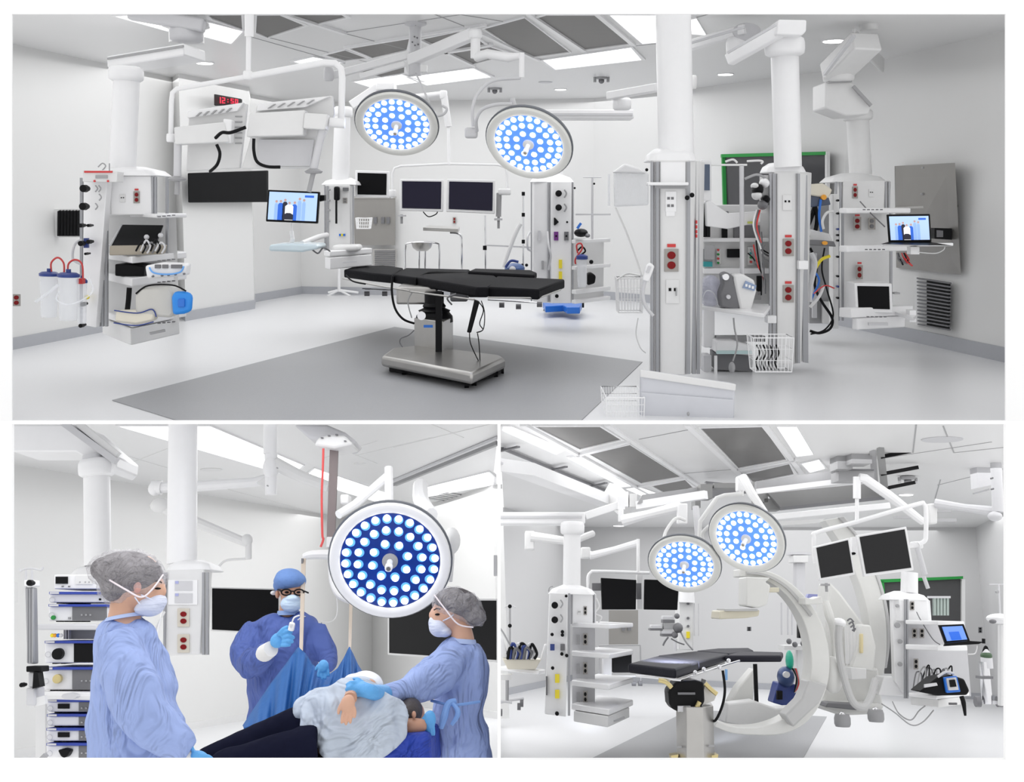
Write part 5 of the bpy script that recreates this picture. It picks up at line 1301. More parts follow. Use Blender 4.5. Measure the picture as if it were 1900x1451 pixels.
for x in (305, 377, 384): B().rect(x - 2, 1062, x + 2, 1215, YN - .014, .03).go('rail', alu, t, smooth=False)
B().rect(312, 1076, 366, 1122, YN - .008, .012).go('panel', white, t)
for y in (1078, 1101):
    B().rect(324, y, 357, y + 18, YN - .012, .01).go('label_plate', lgrey, t); B().rect(325, y, 331, y + 5, YN - .016, .006).go('label_mark', mat('pale_violet', (.4, .42, .7), .5), t)
def bigout(x, y):
    p = B().rect(x - 11, y - 17, x + 11, y + 17, YN - .014, .014).go('outlet_plate', mat('beige_plate', (.62, .58, .5), .4), t, bev=.002)
    for dy in (-6.5, 6.5): B().disc(x, y + dy, 5.8, YN - .02, .01, 16, 4.8).go('receptacle', red, p)
bigout(340, 1146); bigout(340, 1194)
for k in range(3): cable(None, [(306 - k * 2, 1135, YN - .1), (288 + k * 3, 1165, YN - .1), (286 + k * 3, 1190, YN - .1), (303, 1212, YN - .1)], 2.2, root=t, m=(offw, lgrey, white)[k], name='hose')
t = thing('support_boom', 'white spring arm bending behind the tall pendant shaft', 'boom arm', P(455, 1040, 8.2))
B().cyl(P(300, 905, 8.2), P(282, 905, 8.2), m_(13, 8.2)).go('joint', white, t); B().ball(P(288, 907, 8.2), m_(13, 8.2)).go('joint_cap', white, t); B().ball(P(299, 938, 8.2), (m_(20, 8.2), .08, m_(14, 8.2))).go('elbow', offw, t)
B().ptube([(300, 905, 8.2), (370, 902, 8.2), (470, 895, 8.2), (500, 888, 8.2)], [10, 10, 9, 10], smooth=False).go('upper_arm', white, t)
B().ptube([(297, 938, 8.2), (372, 972, 8.2), (460, 1008, 8.2)], [11, 10, 8], smooth=False).go('lower_arm', offw, t)
B().cyl(P(461, 995, 8.2), P(461, 1038, 8.2), m_(6, 8.2)).go('drop', offw, t, bev=.01); B().ball(P(458, 1002, 8.2), m_(11, 8.2)).go('joint_cap', offw, t)
B().ptube([(456, 1037, 8.2), (420, 1040, 8.2), (405, 1052, 8.2), (392, 1062, 8.2)], 2.2).go('thin_tube', offw, t)
YP = 7.8
t = thing('pendant_pole', 'thick white ceiling pole with side joints between the two light panels', 'pole', P(502, 915, YP))
shaft(t, 489, 515, 786, 489, 514, 842, YP, white, 'upper_pole'); shaft(t, 491, 515, 842, 492, 513, 918, YP, white, 'lower_pole')
B().ball(P(503, 868, YP), (m_(15, YP), .08, m_(22, YP)), 18).go('joint', white, t); B().pix([(474, 895), (498, 912), (498, 880)], YP, .08, 'y').go('gusset', offw, t, bev=.01)
B().ptube([(510, 860, YP), (560, 885, YP), (610, 903, YP)], [13, 11, 10], smooth=False).go('arm', offw, t)
B().disc(496, 901, 1.5, YP - .12, .02, 8).go('bolt', mgrey, t); B().disc(514, 868, 1.5, YP - .12, .02, 8).go('bolt', mgrey, t)
# ---- patient lift
YH = 6.6
t = thing('patient_lift', 'ceiling patient lift with dark lifting strap, spreader bar and two hanging straps', 'patient lift', P(618, 1010, YH))
b = B(); b.pix([(572, 812), (648, 830), (661, 818), (640, 802), (606, 788), (545, 788)], YH, .3, 'y'); b.go('motor_unit', lgrey, t, bev=.015)
b = B(); b.pix([(582, 826), (620, 832), (655, 824), (640, 808), (612, 806), (590, 812)], YH - .1, .3, 'y'); b.go('lower_cover', offw, t, bev=.015)
for x, y in ((597, 812), (610, 808), (624, 806), (640, 818)): B().rect(x - 2, y - 1, x + 2, y + 1, YH - .12, .03).go('clip', dgrey, t)
B().pix([(606, 998), (621, 998), (627, 826), (612, 826)], YH, .03, 'y').go('lifting_strap', mat('mauve_grey_strap', (.22, .185, .185), .6), t)
B().pix([(605, 1016), (622, 1016), (622, 996), (606, 996)], YH - .02, .06, 'y').go('strap_hook', offw, t, bev=.005)
B().ptube([(622, 1030, YH), (600, 1029, YH), (576, 1030, YH), (563, 1034, YH)], [10, 9, 8, 6]).go('spreader_bar', offw, t)
B().ptube([(612, 1040, YH - .1), (616, 1080, YH - .15), (628, 1105, YH - .2), (650, 1117, YH - .2)], [4, 5, 5, 4]).go('spreader_arm', offw, t)
stp = mat('beige_strap', (.50, .43, .36), .7)
B().pix([(555, 1218), (561, 1218), (567, 1036), (559, 1036)], [5.7, 5.7, 6.5, 6.5], .012, 'y').go('sling_strap', stp, t); B().pix([(559, 1050), (562, 1050), (562, 1036), (559, 1036)], 6.45, .03, 'y').go('strap_loop', dgrey, t)
B().pix([(646, 1216), (651, 1216), (654, 1118), (648, 1118)], [5.7, 5.7, 6.4, 6.4], .012, 'y').go('sling_strap', stp, t)
cable('red emergency cord hanging from the patient lift motor', [(600, 832, 6.5), (599, 870, 6.5), (597, 920, 6.5), (598, 990, 6.5), (600, 1000, 6.5), (595, 1015, 6.5)], 2.2, mat('cord_red', (.65, .08, .08), .4), 'pull_cord', 'cord')
cable('thin white lead from the lift hand control curving behind the surgeon', [(553, 1150, 6.0), (565, 1144, 6.2), (585, 1150, 6.5), (612, 1154, 6.7), (625, 1140, 6.8), (624, 1100, 6.8), (615, 1060, 6.7)], 1, offw, 'lead', 'cable')
# ---- big surgical lamp
t = thing('surgical_lamp', 'large white surgical lamp with navy face and many white LEDs', 'surgical lamp', P(724, 1040, 5.9))
B().ptube([(721, 868, 6.6), (722, 940, 6.5)], 8, smooth=False).go('drop_tube', white, t)
B().ptube([(718, 885, 6.6), (660, 935, 6.5), (628, 955, 6.4)], [9, 8, 8], smooth=False).go('arm', white, t); B().rect(631, 917, 647, 935, 6.5, .12).go('joint', offw, t, bev=.01)
B().ptube([(780, 900, 6.8), (782, 930, 6.6), (800, 955, 6.3)], [14, 15, 12]).go('arm', white, t)
B().ball(P(838, 1003, 6.1), (m_(16, 6.1), .1, m_(24, 6.1))).go('yoke_joint', offw, t); B().ptube([(834, 1000, 6.1), (836, 1040, 6.1), (836, 1080, 6.1)], [10, 7, 3]).go('yoke', offw, t)
lamp_head(t, 724, 1040, 110, 101, -12, 5.9, True, white, .82)
# ---- wall screens
monitor('black wall screen behind the surgeon', [(391, 1089), (519, 1092), (519, 1178), (391, 1171)], [9.0, 9.0, 9.0, 9.0], offw, scrn, .1, .02, name='wall_screen', cat='screen')
monitor('large black wall screen behind the right nurse', [(719, 1110), (924, 1111), (924, 1229), (719, 1215)], [9.4, 8.2, 8.2, 9.4], offw, scrn, .1, .015, name='wall_screen', cat='screen')
B().rect(916, 1030, 922, 1068, 8.0, .1).go('wall_panel', lgrey, label='narrow grey wall panel at the right edge above the screen', cat='wall panel')
# ---- stacked video units at the left
YV = 6.0
t = thing('equipment_rack', 'white column rack with grey shelves behind the stacked video units', 'rack', P(125, 1405, YV))
for y0, y1, x0, x1 in ((1158, 1169, 68, 180), (1284, 1298, 72, 178)): B().rect(x0, y0, x1, y1, YV - .08, .45).go('shelf', lgrey, t, bev=.008)
B().rect(118, 1168, 178, 1186, YV + .1, .2).go('back_slot', mgrey, t)
for x in (121, 126): B().rect(x, 1168, x + 2, 1186, YV + .06, .03).go('rail', lgrey, t)
B().rect(66, 1300, 84, 1405, YV + .3, .03).go('side_panel', offw, t)
B().ptube([(60, 1292, YV - .1), (100, 1290, YV - .12), (175, 1292, YV - .1)], 7, smooth=False).go('handrail', offw, t); B().disc(128, 1292, 14, YV - .2, .05, 20, 6).go('handrail_clamp', lgrey, t)
stripe = mat('stripe_blue', (.02, .05, .35), .4)
U = [('small white control unit with a dark display on top of the stack', 100, 1066, 185, 1095, None), ('slim white video unit below the top display unit', 91, 1098, 197, 1120, 0), ('white video unit with a green button', 90, 1121, 197, 1154, 1),
     ('white video unit with a big round black port', 83, 1189, 178, 1232, 2), ('white video unit with a brass coloured port', 79, 1238, 178, 1282, 3), ('white video unit with black display just below the handrail', 87, 1298, 178, 1323, 4),
     ('plain slim white video unit third from the bottom', 87, 1325, 178, 1349, 5), ('white video unit with black display second from the bottom', 86, 1351, 178, 1377, 4), ('bottom video unit with a three sided black knob', 86, 1379, 178, 1409, 6)]
for k, (lb, x0, y0, x1, y1, kd) in enumerate(U):
    t = thing('video_unit', lb, 'video unit', P((x0 + x1) / 2, y1, YV), 'stacked video units')
    B().rect(x0, y0 + (0 if kd is None else 4), x1, y1 - 2, YV, .4).go('housing', white, t, bev=.006)
    if kd is None:
        B().rect(103, 1070, 125, 1083, YV - .01, .02).go('display', black, t); B().rect(140, 1068, 172, 1084, YV - .008, .02).go('panel', offw, t)
        for x in (116, 128): B().rect(x - 2, 1087, x + 1, 1089, YV - .01, .02).go('switch', dgrey, t)
        for x in (148, 158, 165): B().disc(x, 1080, 1.2, YV - .012, .01, 8).go('button', mgrey, t)
        continue
    B().rect(x0, y0, x1, y0 + 4.5, YV - .03, .4).go('blue_edge', stripe, t); B().rect(x0 + 1, y0 + .5, x0 + 18, y0 + 4, YV - .035, .01).go('edge_label', lgrey, t)
    for x in (x0 + 18, x0 + 34): B().rect(x - 4, y1 - 3, x + 4, y1, YV + .02, .3).go('foot', black, t)
    B().ptube([(x0 + 6 + 5 * math.cos(a), (y0 + y1) / 2 + 4 + 5 * math.sin(a), YV - .01) for a in [i * math.pi / 6 for i in range(13)]], .6, k=2).go('power_ring', lgrey, t)
    if kd >= 1: B().rect({1: 134, 2: 137, 3: 134, 4: 146, 5: 146, 6: 146}[kd], y0 + 5, x1 - 1, y1 - 3, YV - .012, .02).go('dark_front', dgrey if kd != 2 else black, t)
    if kd in (3, 4, 5, 6, 1):
        for j in range(3): B().rect(150 + j * 8, (y0 + y1) / 2 + 2, 153 + j * 8, (y0 + y1) / 2 + 5, YV - .018, .01).go('button', mgrey, t)
    if kd == 1: knob(t, 101, 1146, 4, YV, green, .02); B().rect(126, 1145, 130, 1149, YV - .01, .02).go('switch', mgrey, t)
    if kd == 2: knob(t, 113, 1213, 10, YV, black, .05)
    if kd == 3: knob(t, 111, 1259, 8, YV, brass, .04)
    if kd == 4: B().rect(107, y0 + 8, 128, y0 + 17, YV - .01, .02).go('display', black, t)
    if kd == 0: B().disc(185, 1112, 2, YV - .01, .02, 10).go('button', black, t)
    if kd == 6: b = B(); b.pix([(106, 1392), (112, 1404), (118, 1407), (124, 1404), (130, 1392), (118, 1389)], YV - .05, .06, 'y'); b.go('knob', black, t, bev=.01)
for x, m in ((97, yellow), (102, orange), (108, blue), (113, lgrey)): B().ball(P(x, 1179, YV - .05), m_(3.5, YV)).go('plug', m, label={97: 'yellow plug resting on the grey shelf', 102: 'orange plug beside the yellow plug', 108: 'blue plug between the orange and grey plugs', 113: 'grey plug at the right end of the plug row'}[x], cat='plug', group='coloured plugs')
t = thing('iv_pole', 'grey square drip pole with hooks and black clamp at the far left', 'pole', P(56, 1310, 5.6))
YI = 5.6
B().pix([(50, 1232), (64, 1232), (62, 1090), (46, 1090)], YI, .05, 'y').go('post', alu, t, bev=.006)
for x in (50, 55, 59): B().rect(x, 1092, x + 1.4, 1230, YI - .006, .01).go('groove', mgrey, t)
for x in (48, 59): B().cyl(P(x, 1090, YI), P(x, 1058, YI), m_(2, YI)).go('stem', lgrey, t)
B().ptube([(36, 1054, YI), (38, 1060, YI), (46, 1056, YI), (62, 1055, YI), (76, 1058, YI), (80, 1052, YI)], 1.6).go('hook_bar', lgrey, t)
B().rect(44, 1076, 62, 1088, YI - .02, .08).go('collar', white, t, bev=.006); knob(t, 62, 1082, 5.5, YI - .05, black, .05)
B().rect(48, 1236, 76, 1247, YI - .05, .1).go('clamp', black, t, bev=.005); B().rect(52, 1247, 66, 1275, YI - .02, .08).go('joint', lgrey, t, bev=.006); B().pix([(60, 1278), (74, 1274), (70, 1247), (62, 1247)], YI - .06, .06, 'y').go('lever', black, t); knob(t, 48, 1270, 4, YI - .05)
B().rect(47, 1276, 65, 1310, YI - .03, .12).go('socket', lgrey, t, bev=.01); B().bar(P(65, 1303, YI), P(86, 1298, YI), .03, .04).go('link', offw, t)
t = thing('wall_bracket', 'faint pale bracket on the wall beside the drip pole', 'bracket', P(25, 1120, 9)); B().rect(22, 1080, 27, 1118, 9.0, .06).go('bracket', offw, t)
t = B().bar(P(76, 1410, 5.5), P(86, 1400, 5.5), .03, .02).go('floor_pedal', mgrey, label='grey pedal at the floor left of the stacked units', cat='pedal')

# ---- nurse at the left, in profile, looking down
YA_ = 4.5
t = thing('person', 'person in light blue gown and clear hair net seen from the side at the left', 'person', P(245, 1440, YA_))
b = B()
b.tube([P(x, y, YA_) for x, y in ((232, 1105), (230, 1130), (230, 1170))], [m_(24, YA_), m_(25, YA_), m_(34, YA_)], 20)
pball(b, 254, 1080, YA_, 44, 50, .085, 12); pball(b, 283, 1098, YA_, 22, 30, .06, 10); pball(b, 275, 1122, YA_, 22, 17, .05)
b.tube([P(x, y, YA_) for x, y in ((299, 1083), (305, 1098), (300, 1104))], [m_(4, YA_), m_(6, YA_), m_(5, YA_)], 10)
b.tube([P(230, 1170, YA_), P(245, 1300, YA_), P(258, 1440, YA_)], [m_(30, YA_), m_(42, YA_), m_(50, YA_)], 20)
b.tube([P(222, 1195, YA_ - .1), P(266, 1325, YA_ - .22), P(345, 1398, YA_ - .2)], [m_(22, YA_), m_(18, YA_), m_(13, YA_)], 16)
body = blob(b, 'body', skin, t, .009, 5)
b = B()
b.tube([P(x, y, YA_ + .02) for x, y in ((233, 1148), (233, 1180), (240, 1240), (243, 1300), (250, 1360), (256, 1450))], [m_(r, YA_) for r in (30, 54, 68, 72, 82, 92)], 28)
b.tube([P(222, 1186, YA_ - .08), P(240, 1250, YA_ - .15), P(266, 1322, YA_ - .2), P(308, 1366, YA_ - .2), P(346, 1396, YA_ - .18)], [m_(r, YA_) for r in (40, 44, 42, 33, 22)], 22)
pball(b, 262, 1178, YA_, 32, 28, .1, 30); pball(b, 300, 1270, YA_ + .05, 24, 45, .12, -10)
g_ = blob(b, 'gown', gownl, t, .011, 4); folds(g_, .045, .11, 'gown_folds')
b = B(); b.lathe(P(232, 1148, YA_), (-.15, 0, 1), [(m_(36, YA_), 0), (m_(32, YA_), .014), (m_(28, YA_), .015)], 24); b.go('collar', mat('gown_trim', (.45, .55, .82), .8), t)
b = B(); pball(b, 240, 1066, YA_, 62, 42, .12, 12); pball(b, 192, 1056, YA_, 22, 22, .07); pball(b, 222, 1090, YA_, 32, 28, .1); blob(b, 'hair', hairg, body, .01, 4)
b = B(); pball(b, 242, 1066, YA_, 68, 45, .135, 14); pball(b, 190, 1056, YA_, 27, 26, .085); pball(b, 224, 1092, YA_, 38, 30, .12)
n_ = blob(b, 'hair_net', net, t, .012, 5); folds(n_, .03, .04, 'net_folds')
B().ptube([(203, 1076, YA_ - .12), (235, 1095, YA_ - .13), (262, 1108, YA_ - .12), (282, 1094, YA_ - .1), (303, 1066, YA_ - .06)], 1.6).go('net_seam', mat('net_seam', (.8, .72, .75), .5), t)
b = B(); pball(b, 280, 1124, YA_, 24, 19, .075, -8); pball(b, 293, 1116, YA_, 15, 15, .06); pball(b, 268, 1130, YA_, 16, 12, .07)
blob(b, 'face_mask', maskw, t, .006, 4)
cable(None, [(262, 1104, YA_ - .08), (272, 1108, YA_ - .09), (283, 1114, YA_ - .08)], 1.2, root=t, m=maskw, name='mask_strap'); cable(None, [(250, 1108, YA_ - .09), (260, 1122, YA_ - .09)], 1.2, root=t, m=maskw, name='mask_strap')
B().ball(P(255, 1090, YA_ - .09), (m_(7, YA_), .012, m_(10, YA_))).go('ear', mat('pink_ear', (.6, .32, .27), .5), body)
B().ball(P(293, 1092, YA_ - .062), (m_(5.5, YA_), .012, m_(2, YA_))).go('eye', black, body); B().ptube([(285, 1080, YA_ - .07), (293, 1078, YA_ - .065), (300, 1081, YA_ - .05)], 1.2).go('eyebrow', hairm, body)
hand(t, glove, (370, 1404, 16, 10, 15), [([(378, 1402, 0), (388, 1404, 0), (396, 1410, 0)], 3.6), ([(376, 1407, 0), (386, 1411, 0), (392, 1417, 0)], 3.6), ([(372, 1410, 0), (380, 1416, 0), (386, 1422, 0)], 3.5), ([(366, 1411, 0), (374, 1418, 0), (379, 1425, 0)], 3.2), ([(360, 1397, 0), (356, 1387, 0), (354, 1380, 0)], 3.6)], 4.3, 'gloved_hand')
B().cyl(P(348, 1400, 4.32), P(358, 1404, 4.32), m_(13, 4.3), m_(11, 4.3)).go('cuff', cuffm, t)

# ---- surgeon in the middle
YS = 6.3
t = thing('person', 'person in dark blue gown with glasses and blue cap holding a white hand control', 'person', P(535, 1400, YS))
b = B(); pball(b, 540, 1088, YS, 23, 28, .085); pball(b, 542, 1110, YS - .02, 17, 22, .07); pball(b, 543, 1102, YS - .09, 5, 8, .025)
b.tube([P(536, 1112, YS), P(532, 1150, YS + .02)], [m_(14, YS), m_(17, YS)], 16)
b.tube([P(532, 1150, YS + .04), P(530, 1260, YS + .04), P(530, 1400, YS + .04)], [m_(22, YS), m_(38, YS), m_(40, YS)], 20)
body = blob(b, 'body', skin2, t, .009, 5)
b = B()
b.tube([P(x, y, YS + .03) for x, y in ((534, 1142), (530, 1165), (527, 1210), (525, 1270), (525, 1340), (525, 1420))], [m_(r, YS) for r in (26, 56, 64, 62, 62, 66)], 26)
b.tube([P(484, 1168, YS), P(460, 1205, YS - .05), P(464, 1232, YS - .18), P(494, 1212, YS - .32)], [m_(r, YS) for r in (26, 28, 24, 15)], 18)
b.tube([P(582, 1168, YS), P(602, 1205, YS - .05), P(612, 1228, YS - .12), P(608, 1240, YS - .2)], [m_(r, YS) for r in (26, 24, 18, 12)], 18)
pball(b, 500, 1157, YS, 30, 20, .12, -20); pball(b, 568, 1157, YS, 26, 20, .12, 20)
g_ = blob(b, 'gown', gownd, t, .012, 4); folds(g_, .05, .12, 'gown_folds')
B().lathe(P(535, 1138, YS), (0, 0, 1), [(m_(21, YS), -.01), (m_(19, YS), .015), (m_(16, YS), .015)], 20).go('collar', mat('collar_blue', (.28, .4, .66), .8), t)
b = B(); pball(b, 538, 1078, YS + .0, 29, 19, .13); pball(b, 536, 1070, YS, 24, 15, .11); pball(b, 524, 1086, YS + .05, 16, 14, .1)
o = blob(b, 'cap', capb, t, .009, 3); B().ball(P(508, 1100, YS + .05), (m_(6, YS), .03, m_(4, YS))).go('cap_tie', cuffm, t)
b = B(); pball(b, 541, 1120, YS - .06, 20, 15, .07); pball(b, 543, 1111, YS - .09, 13, 8, .05); blob(b, 'face_mask', maskm, t, .006, 4)
for s in (-1, 1): B().ptube([(543 + s * 12 + 9 * math.cos(a), 1099 + 5.5 * math.sin(a), YS - .11) for a in [i * math.pi / 6 for i in range(13)]], 1.4, k=2).go('glasses', black, t)
B().ptube([(540, 1097, YS - .12), (546, 1097, YS - .12)], 1.3).go('glasses_bridge', black, t); B().ptube([(565, 1097, YS - .1), (572, 1100, YS - .06)], 1.4).go('glasses_temple', black, t); B().ptube([(522, 1097, YS - .1), (514, 1093, YS), ], 1.6).go('glasses_temple', black, t)
for s in (-1, 1): B().ball(P(543 + s * 11, 1099, YS - .085), (m_(4, YS), .012, m_(2, YS))).go('eye', black, body)
B().ball(P(515, 1102, YS + .0), (m_(4, YS), .02, m_(8, YS))).go('ear', skin2, body)
B().cyl(P(488, 1214, YS - .3), P(503, 1204, YS - .37), m_(15, YS), m_(13, YS)).go('cuff', cuffm, t)
hand(t, glove, (516, 1188, 15, 13, -30), [([(520, 1178, -.02), (530, 1172, -.03), (541, 1173, -.02)], 4.4), ([(524, 1184, -.02), (535, 1180, -.03), (545, 1183, -.02)], 4.4), ([(524, 1191, -.02), (535, 1189, -.03), (543, 1191, -.02)], 4.2), ([(522, 1197, -.02), (531, 1197, -.03), (538, 1197, -.02)], 3.8), ([(516, 1178, -.02), (525, 1168, -.03), (533, 1163, -.02)], 4.2)], YS - .38, 'gloved_hand')
hand(t, glove, (600, 1237, 10, 12, 0), [([(594, 1242, 0), (591, 1250, 0), (591, 1256, 0)], 3.2), ([(598, 1245, 0), (597, 1254, 0), (598, 1260, 0)], 3.2), ([(603, 1245, 0), (603, 1253, 0), (604, 1259, 0)], 3.2), ([(608, 1243, 0), (609, 1249, 0), (610, 1254, 0)], 3), ([(593, 1233, 0), (588, 1238, 0), (586, 1243, 0)], 3)], 5.42, 'gloved_hand')
h = thing('hand_control', 'white patient lift hand control held up by the surgeon', 'hand control', P(538, 1170, YS - .44))
B().pix([(533, 1170), (543, 1172), (546, 1156), (537, 1153)], YS - .45, .04, 'y').go('handset', white, h, bev=.008); B().rect(537, 1158, 542, 1163, YS - .46, .02).go('button', lgrey, h)
cable(None, [(542, 1155, YS - .43), (546, 1146, YS - .43), (555, 1142, YS - .4)], 1.5, root=h, m=offw, name='lead')

# ---- blue sling cloth
top = [(450, 1346), (475, 1308), (502, 1268), (530, 1232), (553, 1200), (568, 1213), (580, 1232), (594, 1245), (612, 1250), (626, 1240), (638, 1220), (648, 1199), (656, 1214), (664, 1232), (674, 1248)]
bot = [(452, 1350), (476, 1346), (500, 1340), (522, 1332), (543, 1320), (556, 1308), (570, 1298), (585, 1290), (602, 1284), (618, 1280), (634, 1276), (648, 1272), (658, 1266), (666, 1260), (676, 1256)]
b = B(); nu, nv = 90, 12
def lp(c, u): f = u * (len(c) - 1); i = min(int(f), len(c) - 2); w = f - i; return (c[i][0] * (1 - w) + c[i + 1][0] * w, c[i][1] * (1 - w) + c[i + 1][1] * w)
vs = []
for i in range(nu + 1):
    for j in range(nv + 1):
        u = i / nu; v = j / nv; a = lp(top, u); c = lp(bot, u)
        Yd = 5.65 - .35 * v + (.06 * math.sin(u * 52) + .03 * math.sin(u * 121 + 2 * v)) * (.25 + .8 * v)
        vs.append(P(a[0] * (1 - v) + c[0] * v, a[1] * (1 - v) + c[1] * v, Yd))
b.add(vs, [(i * (nv + 1) + j, (i + 1) * (nv + 1) + j, (i + 1) * (nv + 1) + j + 1, i * (nv + 1) + j + 1) for i in range(nu) for j in range(nv)])
o = b.go('sling_cloth', cloth, label='bright blue lifting sling stretched up in two peaks over the patient', cat='sling', ang=180)
sd = o.modifiers.new('thickness', 'SOLIDIFY'); sd.thickness = .008

# ---- patient lying on the table
YQ = 5.0
t = thing('person', 'person in white shirt and navy trousers lying on the blue mattress with face turned away', 'person', P(600, 1400, YQ))
b = B()
b.tube([P(400, 1425, YQ - .1), P(500, 1392, YQ), P(590, 1362, YQ)], [m_(24, YQ), m_(28, YQ), m_(36, YQ)], 18)
b.tube([P(590, 1362, YQ), P(660, 1340, YQ), P(728, 1346, YQ)], [m_(44, YQ), m_(46, YQ), m_(28, YQ)], 20)
b.tube([P(728, 1345, YQ), P(750, 1335, YQ + .05), P(765, 1325, YQ + .1)], m_(14, YQ), 14)
pball(b, 765, 1326, YQ + .15, 22, 24, .1)
b.tube([P(700, 1300, YQ), P(668, 1268, YQ), P(655, 1275, YQ - .1), P(652, 1295, YQ - .25)], [m_(20, YQ), m_(17, YQ), m_(11, YQ), m_(9, YQ)], 16)
b.tube([P(738, 1352, YQ), P(768, 1348, YQ - .02), P(788, 1346, YQ)], [m_(17, YQ), m_(15, YQ), m_(11, YQ)], 14)
body = blob(b, 'body', skin2, t, .01, 5)
b = B()
b.tube([P(372, 1418, YQ - .1), P(430, 1400, YQ - .06), P(500, 1378, YQ), P(560, 1358, YQ), P(604, 1365, YQ)], [m_(r, YQ) for r in (26, 34, 40, 45, 50)], 22)
b.tube([P(400, 1440, YQ - .25), P(500, 1412, YQ - .22), P(590, 1400, YQ - .18)], [m_(r, YQ) for r in (34, 42, 50)], 22)
g_ = blob(b, 'trousers', pants, t, .012, 4); folds(g_, .03, .12, 'gown_folds')
b = B()
b.tube([P(588, 1335, YQ - .05), P(620, 1338, YQ - .08), (P(665, 1338, YQ - .08)), P(705, 1345, YQ - .06), P(735, 1348, YQ - .02)], [m_(r, YQ) for r in (44, 60, 66, 54, 34)], 26)
pball(b, 612, 1375, YQ - .12, 26, 40, .13); pball(b, 580, 1310, YQ, 30, 18, .12, -20); pball(b, 690, 1286, YQ + .02, 24, 26, .1, 20); pball(b, 660, 1385, YQ - .1, 50, 26, .12, -8)
g_ = blob(b, 'shirt', shirtm, t, .011, 4); folds(g_, .09, .10, 'gown_folds')
b = B(); pball(b, 682, 1268, YQ - .02, 30, 22, .09, 15); pball(b, 655, 1265, YQ - .04, 16, 14, .07); g_ = blob(b, 'sleeve', mat('painted_lit_sleeve', (.85, .87, .92), .8, bump=.6, bscale=10), t, .009, 4); folds(g_, .02, .07, 'gown_folds')  # sleeve coloured brighter than the shirt, the light on it painted in
B().ball(P(686, 1270, YQ - .11), (m_(11, YQ), .012, m_(9, YQ))).go('forearm_skin', skin, body)
b = B(); pball(b, 762, 1320, YQ + .1, 21, 23, .13, 0); blob(b, 'hair', hairm, body, .008, 3)
B().ball(P(768, 1326, YQ - .04), (m_(4, YQ), .015, m_(6, YQ))).go('ear', skin2, body)
b = B(); b.tube([P(654, 1280, YQ - .2), P(650, 1296, YQ - .26)], [m_(10, YQ), m_(11, YQ)], 14); b.go('wrist', skin, body)
hand(t, skin, (645, 1306, 13, 16, 20), [([(634, 1306, 0), (629, 1316, 0), (628, 1324, 0)], 3.6), ([(640, 1315, 0), (636, 1328, 0), (634, 1341, 0)], 3.6), ([(646, 1318, 0), (643, 1331, 0), (642, 1344, 0)], 3.7), ([(652, 1317, 0), (651, 1329, 0), (650, 1341, 0)], 3.5), ([(657, 1312, 0), (659, 1322, 0), (658, 1331, 0)], 3.1)], YQ - .3)
t = thing('mattress', 'royal blue mattress under the patient', 'mattress', P(700, 1440, YQ))
b = B(); pts = [(560, 1440), (560, 1412), (640, 1404), (700, 1384), (745, 1362), (798, 1360), (802, 1440)]
b.pix(pts, YQ - .12, .55, 'y'); b.go('mattress', sheet, t, bev=.03)

# ---- nurse at the right, leaning over the patient
YR = 5.5
t = thing('person', 'person in light blue gown at the right reaching across the patient with a gloved arm', 'person', P(850, 1440, YR))
b = B(); pball(b, 838, 1130, YR, 32, 36, .09, -10); pball(b, 817, 1146, YR, 18, 26, .06, 0)
b.tube([P(806, 1128, YR), P(799, 1141, YR), P(803, 1148, YR)], [m_(3.5, YR), m_(5, YR), m_(4.5, YR)], 10)
b.tube([P(848, 1150, YR), P(858, 1180, YR), P(858, 1210, YR)], [m_(18, YR), m_(20, YR), m_(24, YR)], 16)
b.tube([P(858, 1205, YR + .04), P(853, 1320, YR + .04), P(850, 1440, YR + .04)], [m_(24, YR), m_(26, YR), m_(30, YR)], 18)
b.tube([P(840, 1215, YR - .1), P(780, 1268, YR - .25), P(700, 1290, YR - .5)], [m_(18, YR), m_(14, YR), m_(10, YR)], 14)
body = blob(b, 'body', skin, t, .009, 5)
b = B()
b.tube([P(x, y, YR + .02) for x, y in ((860, 1190), (860, 1215), (860, 1260), (850, 1320), (850, 1380), (852, 1450))], [m_(r, YR) for r in (28, 44, 48, 46, 54, 58)], 26)
b.tube([P(848, 1216, YR - .05), P(812, 1250, YR - .18), P(768, 1276, YR - .32), P(712, 1288, YR - .48)], [m_(r, YR) for r in (32, 32, 25, 17)], 20)
pball(b, 838, 1205, YR, 28, 20, .1, -30); pball(b, 884, 1235, YR, 18, 40, .1)
g_ = blob(b, 'gown', gownl, t, .011, 4); folds(g_, .045, .11, 'gown_folds')
B().lathe(P(858, 1190, YR), (.1, 0, 1), [(m_(26, YR), -.01), (m_(23, YR), .012), (m_(19, YR), .012)], 20).go('collar', MATS['gown_trim'], t)
b = B(); pball(b, 848, 1120, YR, 42, 28, .11, 12); pball(b, 880, 1140, YR, 20, 18, .08, 20); blob(b, 'hair', hairg, body, .009, 4)
b = B(); pball(b, 848, 1122, YR, 46, 30, .125, 16); pball(b, 878, 1142, YR, 24, 20, .10, 20); n_ = blob(b, 'hair_net', net, t, .011, 4); folds(n_, .028, .04, 'net_folds')
B().ptube([(806, 1104, YR - .08), (826, 1130, YR - .12), (850, 1158, YR - .12), (878, 1164, YR - .1)], 1.4).go('net_seam', MATS['net_seam'], t)
B().ptube([(864, 1164, YR - .03), (872, 1176, YR - .02)], 3).go('loose_hair', hairm, t)
b = B(); pball(b, 815, 1163, YR, 19, 18, .075, 12); pball(b, 804, 1156, YR, 9, 13, .05); pball(b, 826, 1172, YR, 14, 10, .07); blob(b, 'face_mask', maskw, t, .006, 4)
